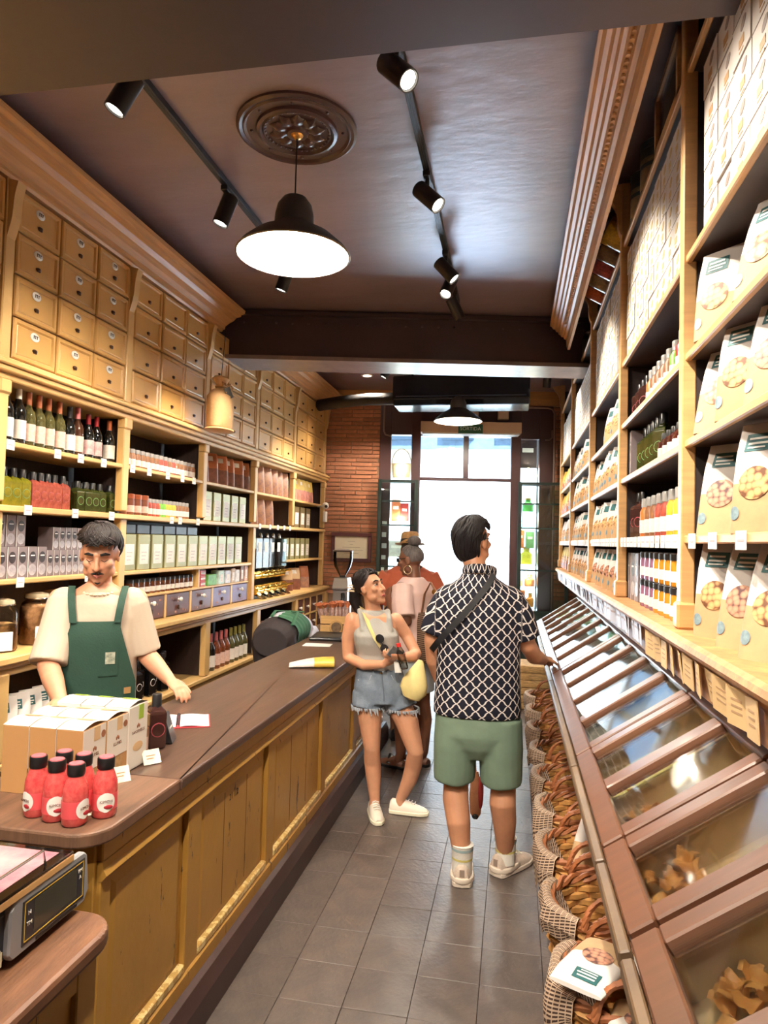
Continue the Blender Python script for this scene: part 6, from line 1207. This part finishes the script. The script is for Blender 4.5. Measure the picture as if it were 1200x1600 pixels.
# ---------------------------------------------------------------- lady in pink with a bun, behind
SK3 = skin('brown skin', (128, 82, 60)); ld = thing('person', 'grey-haired lady with bun, hoop earrings and pink top standing behind the woman', 'person', (-.745, 5.15, 0), 1.15)
g = G(); torso(g, [(.82, .16, .12, 0, 0), (.95, .165, .125, 0, 0), (1.1, .15, .115, 0, 0), (1.25, .165, .12, 0, 0), (1.35, .15, .095, 0, 0), (1.40, .07, .065, 0, 0)])
for s, yy in ((-1, .04), (1, -.06)): limb(g, [(s*.08, 0, .85), (s*.085, yy*.5, .65), (s*.085, yy, .46), (s*.085, yy-.02, .34), (s*.08, yy-.02, .10), (s*.08, yy, .05)], [.10, .08, .056, .056, .036, .036], 14)
limb(g, [(-.16, 0, 1.33), (-.20, -.05, 1.20), (-.20, -.08, 1.10)], [.052, .047, .041]); limb(g, [(-.20, -.08, 1.10), (-.20, .04, 1.17), (-.15, .12, 1.25)], [.041, .037, .026]); hand(g, (-.15, .12, 1.25), (.4, .3, .6), (1, -.3, 0), 1, .9, .95)
limb(g, [(.16, 0, 1.33), (.20, .0, 1.20), (.20, .02, 1.06)], [.052, .047, .041]); limb(g, [(.20, .02, 1.06), (.19, .1, .98), (.16, .18, .93)], [.041, .037, .026]); hand(g, (.16, .18, .93), (-.1, .5, -.7), (-1, 0, 0), -1, .5, .95)
HL = headmat((0, .03, 1.53), .18, -.12, 0, .98); head(g, HL, (0, -.01, 1.38), .05, .008); link('body', remesh(g, 'body', SK3, .007), ld)
GRH = hairm('grey streaked hair', (120, 112, 110), (44, 38, 38)); hairshell(ld, HL, GRH, lambda a: 40 if abs(a) < 45 else (40-(abs(a)-45) if abs(a) < 85 else (0 if abs(a) < 100 else -30)), (.081, .103, .093), (0, -.014, .034), .006)
G().ball(tuple(HL @ V(0, -.05, .15)), (.052, .055, .042), 14, 9).build('hair_bun', GRH, ld); face(ld, HL, GRH, mat('dark lips', (120, 66, 60), .4))
for s in (-1, 1): G().tube([tuple(HL @ V(s*.084, -.008+.032*math.sin(a), -.066+.032*math.cos(a))) for a in [i*PI/10 for i in range(21)]], .0035, 6, cap=False).build('hoop_earring', mat('pale gold hoop', (226, 206, 170), .25, .8), ld)
G().tube([tuple(HL @ V(-.074, .0, .024)), tuple(HL @ V(-.066, .085, .022))], .003, 5).build('glasses_arm', BLACK, ld); G().box(-.058, .058, .086, .092, .0, .032).xf(HL).build('sunglass_lens', BLKS, ld, bevel=.003)
g = G(); torso(g, [(.80, .20, .15, 0, 0), (.95, .195, .15, 0, 0), (1.15, .18, .145, 0, 0), (1.3, .19, .135, 0, 0), (1.37, .14, .10, 0, 0), (1.41, .08, .075, 0, 0)])
g.tube([V(-.14, 0, 1.34), V(-.20, -.04, 1.22), V(-.22, -.07, 1.13)], [.082, .082, .084], 14); g.tube([V(.14, 0, 1.34), V(.20, 0, 1.22), V(.22, .01, 1.12)], [.082, .082, .084], 14)
link('blouse', remesh(g, 'blouse', mat('pale pink cotton', (238, 204, 194), .8, var=.06, bump=.2, bs=18), .009, 3), ld)
g = G(); torso(g, [(.56, .20, .165, 0, 0), (.7, .195, .16, 0, 0), (.84, .18, .14, 0, 0)]); link('skirt', remesh(g, 'skirt', mat('light denim skirt', (172, 180, 184), .8, var=.1), .009, 3), ld)
for s, yy in ((-1, .04), (1, -.06)):
    sd_ = shoe(ld, (s*.08, yy), s*-.1, SK3, BLACK, .24, .042, None, .0, 'foot'); G().tube([(s*.08-.046, yy+.06, .03), (s*.08, yy+.065, .085), (s*.08+.046, yy+.06, .03)], .02, 8, flat=.4).build('sandal_strap', BLKS, ld)
t = thing('tote_bag', 'brown striped woven shoulder bag carried by the lady in pink', 'bag', (-.565, 4.98, .80), 1.15); me = G().loft([[(w*math.cos(a)*.42, w*math.sin(a), z) for a in [2*PI*j/20 for j in range(20)]] for w, z in ((.09, 0), (.13, .02), (.15, .14), (.145, .30), (.13, .36))]).mesh('bag', attr_mat('striped weave', (78, 58, 46), (150, 122, 100), 'stripe')); setpat(me, lambda p: (0, p.z*70, 0)); link('bag', me, t)
G().tube([(0, -.10, .35), (-.03, -.06, .50), (-.05, .0, .585), (-.03, .06, .50), (0, .10, .35)], .012, 8, flat=.5).build('strap', mat('tan leather', (150, 104, 76), .5), t); G().lathe([(.02, 0), (.02, .008), (.001, .009)], 12).xf(Matrix.Translation((-.04, -.03, .52)) @ Matrix.Rotation(-PI/2, 4, 'Y')).build('buckle', BRASS, t)
# ---------------------------------------------------------------- man with straw hat
hm = thing('person', 'man in terracotta shirt and straw hat standing behind the lady', 'person', (-.88, 5.85, 0), .15)
g = G(); torso(g, [(.85, .15, .11, 0, 0), (1.1, .15, .11, 0, 0), (1.3, .17, .11, 0, 0), (1.42, .14, .09, 0, 0), (1.47, .06, .06, 0, 0)])
for s in (-1, 1): limb(g, [(s*.09, 0, .88), (s*.095, .02, .48), (s*.095, -.01, .3), (s*.09, 0, .06)], [.09, .056, .055, .038], 14); limb(g, [(s*.19, 0, 1.38), (s*.26, 0, 1.16)], [.052, .042]); limb(g, [(s*.26, 0, 1.16), (s*.24, .12, .98)], [.042, .028]); hand(g, (s*.24, .12, .98), (0, .5, -.8), (-s, 0, 0), -s, .5)
HH = headmat((0, .04, 1.60), .1, -.1, 0, .98); head(g, HH, (0, 0, 1.44)); link('body', remesh(g, 'body', skin('mid brown skin', (150, 102, 76)), .008), hm); face(hm, HH, BLKH, LIPM)
hairshell(hm, HH, hairm('greying hair', (90, 84, 82), (40, 36, 36)), lambda a: 45 if abs(a) < 60 else (10 if abs(a) < 100 else -25), (.079, .10, .092), (0, -.013, .034), .005)
g = G(); torso(g, [(.80, .20, .14, 0, 0), (1.1, .195, .14, 0, 0), (1.32, .22, .14, 0, 0), (1.42, .20, .115, 0, 0), (1.47, .11, .085, 0, 0), (1.50, .07, .07, 0, 0)])
for s in (-1, 1): g.tube([V(s*.17, 0, 1.39), V(s*.24, 0, 1.27), V(s*.265, .01, 1.14)], [.085, .08, .078], 14)
link('shirt', remesh(g, 'shirt', mat('terracotta linen', (190, 96, 66), .8, var=.12, bump=.2, bs=20), .009, 3), hm)
g = G(); torso(g, [(.76, .175, .13, 0, 0), (.9, .17, .125, 0, 0)])
for s in (-1, 1): g.tube([V(s*.09, 0, .85), V(s*.10, 0, .52)], [.10, .095], 14)
link('shorts', remesh(g, 'shorts', mat('dark shorts', (56, 54, 60), .8), .01, 2), hm)
for s in (-1, 1): shoe(hm, (s*.09, 0), -s*.15, BLKS, BLACK, .27, .048)
G().tube([(.10, -.10, 1.47), (.0, -.15, 1.36), (-.12, -.15, 1.2), (-.2, -.06, 1.1)], .018, 8, flat=.4).build('bag_strap', BLACK, hm)
ht = thing('straw_hat', 'tan straw trilby with a black band on the far man', 'hat', (-.88, 5.85, 0), .15); STW = mat('straw hat weave', (206, 164, 108), .8, var=.2, vs=40, bump=.5, bs=90)
G().lathe([(.150, .055), (.152, .060), (.10, .066), (.094, .10), (.088, .15), (.07, .165), (.04, .155), (.001, .15)], 28, sx=.88).xf(HH).build('hat_body', STW, ht); G().lathe([(.0975, .066), (.094, .10)], 28, sx=.9, cap=False).xf(HH).build('band', BLACK, ht)
# ---------------------------------------------------------------- shop assistant
ck = thing('person', 'young shop assistant in beige T-shirt and green apron behind the counter', 'person', (-1.97, 3.02, 0), PI+.50)
Mi = (Matrix.Translation((-1.97, 3.02, 0)) @ Matrix.Rotation(PI+.50, 4, 'Z')).inverted()
def WL(x, y, z): return tuple(Mi @ V(x, y, z))
SK4 = skin('warm skin', (220, 156, 122)); g = G()
torso(g, [(.85, .15, .11, 0, 0), (1.0, .14, .105, 0, 0), (1.2, .165, .11, 0, .0), (1.33, .17, .10, 0, .01), (1.40, .12, .08, 0, .01), (1.44, .06, .06, 0, .01)])
for s in (-1, 1): limb(g, [(s*.09, 0, .88), (s*.095, .02, .48), (s*.095, -.01, .3), (s*.09, 0, .06)], [.09, .056, .055, .038], 14)
eR, wR = WL(-2.07, 2.80, 1.08), WL(-1.90, 2.66, .96); limb(g, [(.17, .01, 1.36), tuple(V(.17, .01, 1.36).lerp(V(*eR), .5)), eR], [.056, .052, .046]); limb(g, [eR, tuple(V(*eR).lerp(V(*wR), .45)), wR], [.047, .046, .031]); dR = V(*WL(-1.78, 2.52, .95))-V(*wR); hand(g, wR, tuple(dR), (0, 0, -1), -1, .35)
eL, wL = WL(-1.785, 3.13, 1.10), WL(-1.60, 3.05, .99); limb(g, [(-.17, .01, 1.36), tuple(V(-.17, .01, 1.36).lerp(V(*eL), .5)), eL], [.056, .052, .046]); limb(g, [eL, tuple(V(*eL).lerp(V(*wL), .45)), wL], [.046, .044, .029]); dL = V(*WL(-1.48, 2.985, .945))-V(*wL); hand(g, wL, tuple(dL), WL(-1.97, 3.02, -1), 1, .42)
HC = headmat((0, .06, 1.57), -.06, -.34, .0, 1.07); head(g, HC, (0, .0, 1.41), .053, .0075)
link('body', remesh(g, 'body', SK4, .0055), ck)
BRH = hairm('dark wavy hair', (40, 31, 29), (14, 10, 10)); limC = lambda a: 36 if abs(a) < 50 else (36-(abs(a)-50)*.5 if abs(a) < 85 else (10 if abs(a) < 105 else -28))
hairshell(ck, HC, BRH, limC, (.086, .108, .098), (0, -.010, .042), .006, seed=2)
locks(ck, HC, BRH, 130, lambda a: limC(a)-8, (.09, .112, .104), (0, -.008, .044), .012, (30, 70), .5, 1.03, (35, 70), 6)
locks(ck, HC, BRH, 40, lambda a: 22+abs(a)*.1, (.092, .116, .104), (0, -.004, .044), .011, (62, 75), -.9, 1.05, (40, 60), 8, azr=(-10, 75)); locks(ck, HC, BRH, 40, lambda a: 22+abs(a)*.1, (.092, .116, .104), (0, -.004, .044), .011, (62, 75), .9, 1.05, (40, 60), 9, azr=(-75, 10))
face(ck, HC, BRH, mat('muted lips', (186, 112, 98), .4), closed=True, brow=.005)
for s in (-1, 1): G().tube([(s*.002, .093, -.0455), (s*.014, .09, -.046), (s*.027, .079, -.053)], [.0035, .0042, .0015], 6).xf(HC).build('moustache', BRH, ck)
G().tube([(-.012, .0765, -.095), (0, .0805, -.099), (.012, .0765, -.095)], [.002, .004, .002], 6).xf(HC).build('goatee', BRH, ck)
nk = thing('shell_necklace', 'pale shell bead necklace around the neck of the shop assistant', 'necklace', (-1.97, 3.02, 0), PI+.50); bdm = G().ball((0, 0, 0), (.009, .007, .006), 8, 6).mesh('bead', mat('shell bead', (232, 206, 176), .4))
for i in range(26): a = 2*PI*i/26; link('bead', bdm, nk, loc=(.080*math.cos(a), .024+.084*math.sin(a), 1.412-.022*math.sin(a)), rot=(0, R.uniform(-.4, .4), a+PI/2))
g = G(); torso(g, [(.80, .185, .140, 0, 0), (.95, .185, .14, 0, 0), (1.15, .187, .14, 0, 0), (1.28, .19, .130, 0, .005), (1.35, .172, .110, 0, .01), (1.385, .122, .09, 0, .01), (1.405, .088, .078, 0, .01)])
def mid(a, b, f): return V(*a).lerp(V(*b), f)
sR = V(.15, .01, 1.345); sL = V(-.15, .01, 1.345)
for s, e, w in ((sR, eR, wR), (sL, eL, wL)): g.tube([s, s.lerp(V(*e), .5), V(*e)+ (V(*e)-s).normalized()*.0], [.080, .080, .084], 16); g.ball(tuple(s), .077)
link('t_shirt', remesh(g, 't_shirt', mat('beige cotton', (194, 175, 154), .85, var=.05, bump=.25, bs=14), .008, 4), ck)
APR = mat('bottle green apron', (34, 66, 52), .8, var=.12, bump=.15, bs=120)
def apf(u, v):
    z = .55+.72*v; hw = .185 if z < .98 else .185-.075*min(1, (z-.98)/.26)
    x = (2*u-1)*hw; d = .157 if z < 1.2 else .157-.02*(z-1.2)/.1
    return (x, d*math.sqrt(max(.02, 1-(x/.235)**2))+.004, z)
ap = G().grid(apf, 21, 26).build('apron', APR, ck, fix=False); G().grid(lambda u, v: (-.105+.085*u, .1605*math.sqrt(max(.02, 1-((-.105+.085*u)/.235)**2))+.006, 1.02+.15*v), 8, 4).build('apron_pocket', APR, ap, fix=False)
PTC = mat('apron patch', (206, 200, 176), .7, var=.4, vs=60, c2=(60, 84, 70)); G().grid(lambda u, v: (-.092+.042*u, .162*math.sqrt(max(.02, 1-((-.092+.042*u)/.235)**2))+.0075, 1.075+.055*v), 6, 4).build('woven_patch', PTC, ap, fix=False)
G().grid(lambda u, v: (-.165+.03*u, .158*math.sqrt(max(.02, 1-((-.165+.03*u)/.235)**2))+.008, .93+.03*v), 4, 3).build('leather_tag', mat('leather tag', (170, 128, 80), .6), ap, fix=False)
for s in (-1, 1): G().grid(lambda u, v: ((s*(.095+.03*math.sin(u*1.6)))+(v-.5)*.032, [.148, .138, .105, .03, -.06, -.11][int(min(u*5, 4.999))]+([.148, .138, .105, .03, -.06, -.11][int(min(u*5, 4.999))+1]-[.148, .138, .105, .03, -.06, -.11][int(min(u*5, 4.999))])*(u*5-int(min(u*5, 4.999))), [1.265, 1.335, 1.392, 1.428, 1.41, 1.30][int(min(u*5, 4.999))]+([1.265, 1.335, 1.392, 1.428, 1.41, 1.30][int(min(u*5, 4.999))+1]-[1.265, 1.335, 1.392, 1.428, 1.41, 1.30][int(min(u*5, 4.999))])*(u*5-int(min(u*5, 4.999)))), 24, 3).build('apron_strap', APR, ap, fix=False)
g = G(); torso(g, [(.78, .165, .125, 0, 0), (.90, .16, .12, 0, 0)])
for s in (-1, 1): g.tube([V(s*.09, 0, .85), V(s*.095, 0, .5), V(s*.095, 0, .10)], [.095, .075, .062], 14)
link('trousers', remesh(g, 'trousers', mat('black trousers', (30, 29, 32), .8), .01, 2), ck)
for s in (-1, 1): shoe(ck, (s*.09, 0), -s*.15, BLKS, BLACK, .27, .048)
t = thing('card_reader', 'flat black till device under the hand of the shop assistant', 'device', (-1.77, 2.42, .93), .9); G().box(-.07, .16, -.05, .05, 0, .02).build('body', BLKS, t, bevel=.006); G().box(-.05, .14, -.04, .04, .02, .022).build('screen', mat('black screen', (14, 14, 18), .1), t); G().lathe([(.03, -.93), (.03, -.9), (.015, -.89), (.015, 0)], 12).build('stand', BLACK, t)
# ---------------------------------------------------------------- assistant bending behind the counter
bn = thing('person', 'staff member in green apron bent over behind the far counter', 'person', (-1.95, 5.5, 0), 0)
g = G()
for s in (-1, 1): limb(g, [(s*.09, 0, .84), (s*.095, .06, .46), (s*.095, -.02, .3), (s*.09, -.02, .06)], [.09, .056, .055, .038], 14); limb(g, [(s*.17, .50, .82), (s*.2, .58, .60)], [.052, .042]); limb(g, [(s*.2, .58, .60), (s*.16, .66, .42)], [.042, .028]); hand(g, (s*.16, .66, .42), (0, .4, -.9), (-s, 0, 0), -s, .5)
def ht_(secs, gg):
    gg.loft([[(s[1]*math.cos(a), s[0]+s[2]*math.sin(a)*s[4], s[3]+s[2]*math.sin(a)) for a in [2*PI*j/20 for j in range(20)]] for s in secs])
ht_([(-.06, .14, .11, .84, 0), (.05, .15, .12, .87, 0), (.25, .14, .11, .90, 0), (.45, .165, .11, .88, 0), (.54, .11, .08, .85, 0), (.58, .06, .06, .83, 0)], g)
HB = headmat((0, .70, .74), 0, -1.5, 0, .98); head(g, HB, (0, .55, .84)); link('body', remesh(g, 'body', SK4, .008), bn); hairshell(bn, HB, BLKH, lambda a: 40 if abs(a) < 60 else (10 if abs(a) < 100 else -30), (.085, .107, .096), (0, -.014, .036), .01); face(bn, HB, BLKH, LIPM)
g = G(); ht_([(.10, .185, .145, .87, 0), (.25, .18, .14, .90, 0), (.45, .20, .14, .88, 0), (.54, .14, .10, .85, 0), (.58, .085, .08, .84, 0)], g)
for s in (-1, 1): g.tube([V(s*.15, .46, .85), V(s*.19, .54, .72), V(s*.2, .57, .64)], [.088, .084, .082], 14)
link('t_shirt', remesh(g, 't_shirt', mat('lavender white cotton', (214, 212, 226), .85, bump=.2, bs=14), .009, 3), bn)
g = G(); ht_([(-.12, .15, .12, .82, 0), (-.04, .185, .148, .84, 0), (.06, .185, .147, .87, 0), (.13, .17, .13, .88, 0)], g)
for s in (-1, 1): g.tube([V(s*.09, -.02, .82), V(s*.095, .05, .48), V(s*.095, -.02, .10)], [.105, .075, .062], 14)
link('trousers', remesh(g, 'trousers', mat('charcoal trousers', (52, 44, 46), .8), .01, 2), bn)
GAP = mat('leaf green apron', (66, 120, 88), .8, var=.15, bump=.4, bs=20)
G().grid(lambda u, v: ((.196+.004*math.sin(v*30))*math.cos(-.5+2.0*u), .02+.36*v+.02*math.sin(u*5), .865+.02*min(1, v*2)+.157*math.sin(-.5+2.0*u)+.004*math.sin(v*26+u*4)), 20, 24).build('apron_wrap', GAP, bn, fix=False)
for s in (0, 1): G().tube([(.18*math.cos(.6+s*1.2), .0+.02*s, .87+.155*math.sin(.6+s*1.2)), (.12-.2*s, .22, 1.045), (-.1+.2*s, .46, 1.02)], .016, 8, flat=.4).build('apron_strap', GAP, bn)
G().box(.165, .172, .36, .46, .80, .86).build('leather_tag', mat('leather tag', (170, 128, 80)), bn)
for s in (-1, 1): shoe(bn, (s*.09, -.02), -s*.15, BLKS, BLACK, .27, .048)
# ================================================================ labels: say which one of a row
def _sx(o):
    v = o.matrix_world.translation-Vector((0, 0, CAMH)); return v.dot(_right)/max(.1, v.dot(_fw))
bpy.context.view_layer.update()
ORD = 'second third fourth fifth sixth seventh eighth ninth tenth eleventh twelfth thirteenth'.split()
same = {}
for o in COL.objects:
    if o.parent is None and 'label' in o.keys(): same.setdefault(o['label'], []).append(o)
for lb, os_ in same.items():
    n = len(os_)
    if n < 2 or n > 13 or any(k in lb for k in ('dried', 'curled', 'sticks', 'stick with')): continue
    xs = sorted(os_, key=_sx); d = [_sx(b)-_sx(a) for a, b in zip(xs, xs[1:])]
    if min(d) < .004 and n > 3: continue
    w = len(lb.split())
    for i, o in enumerate(xs):
        s = 'leftmost' if i == 0 else ('rightmost' if i == n-1 else ORD[i-1]+' from left')
        if n == 2: s = 'left one' if i == 0 else 'right one'
        if w+len(s.split()) <= 16: o['label'] = lb+', '+s
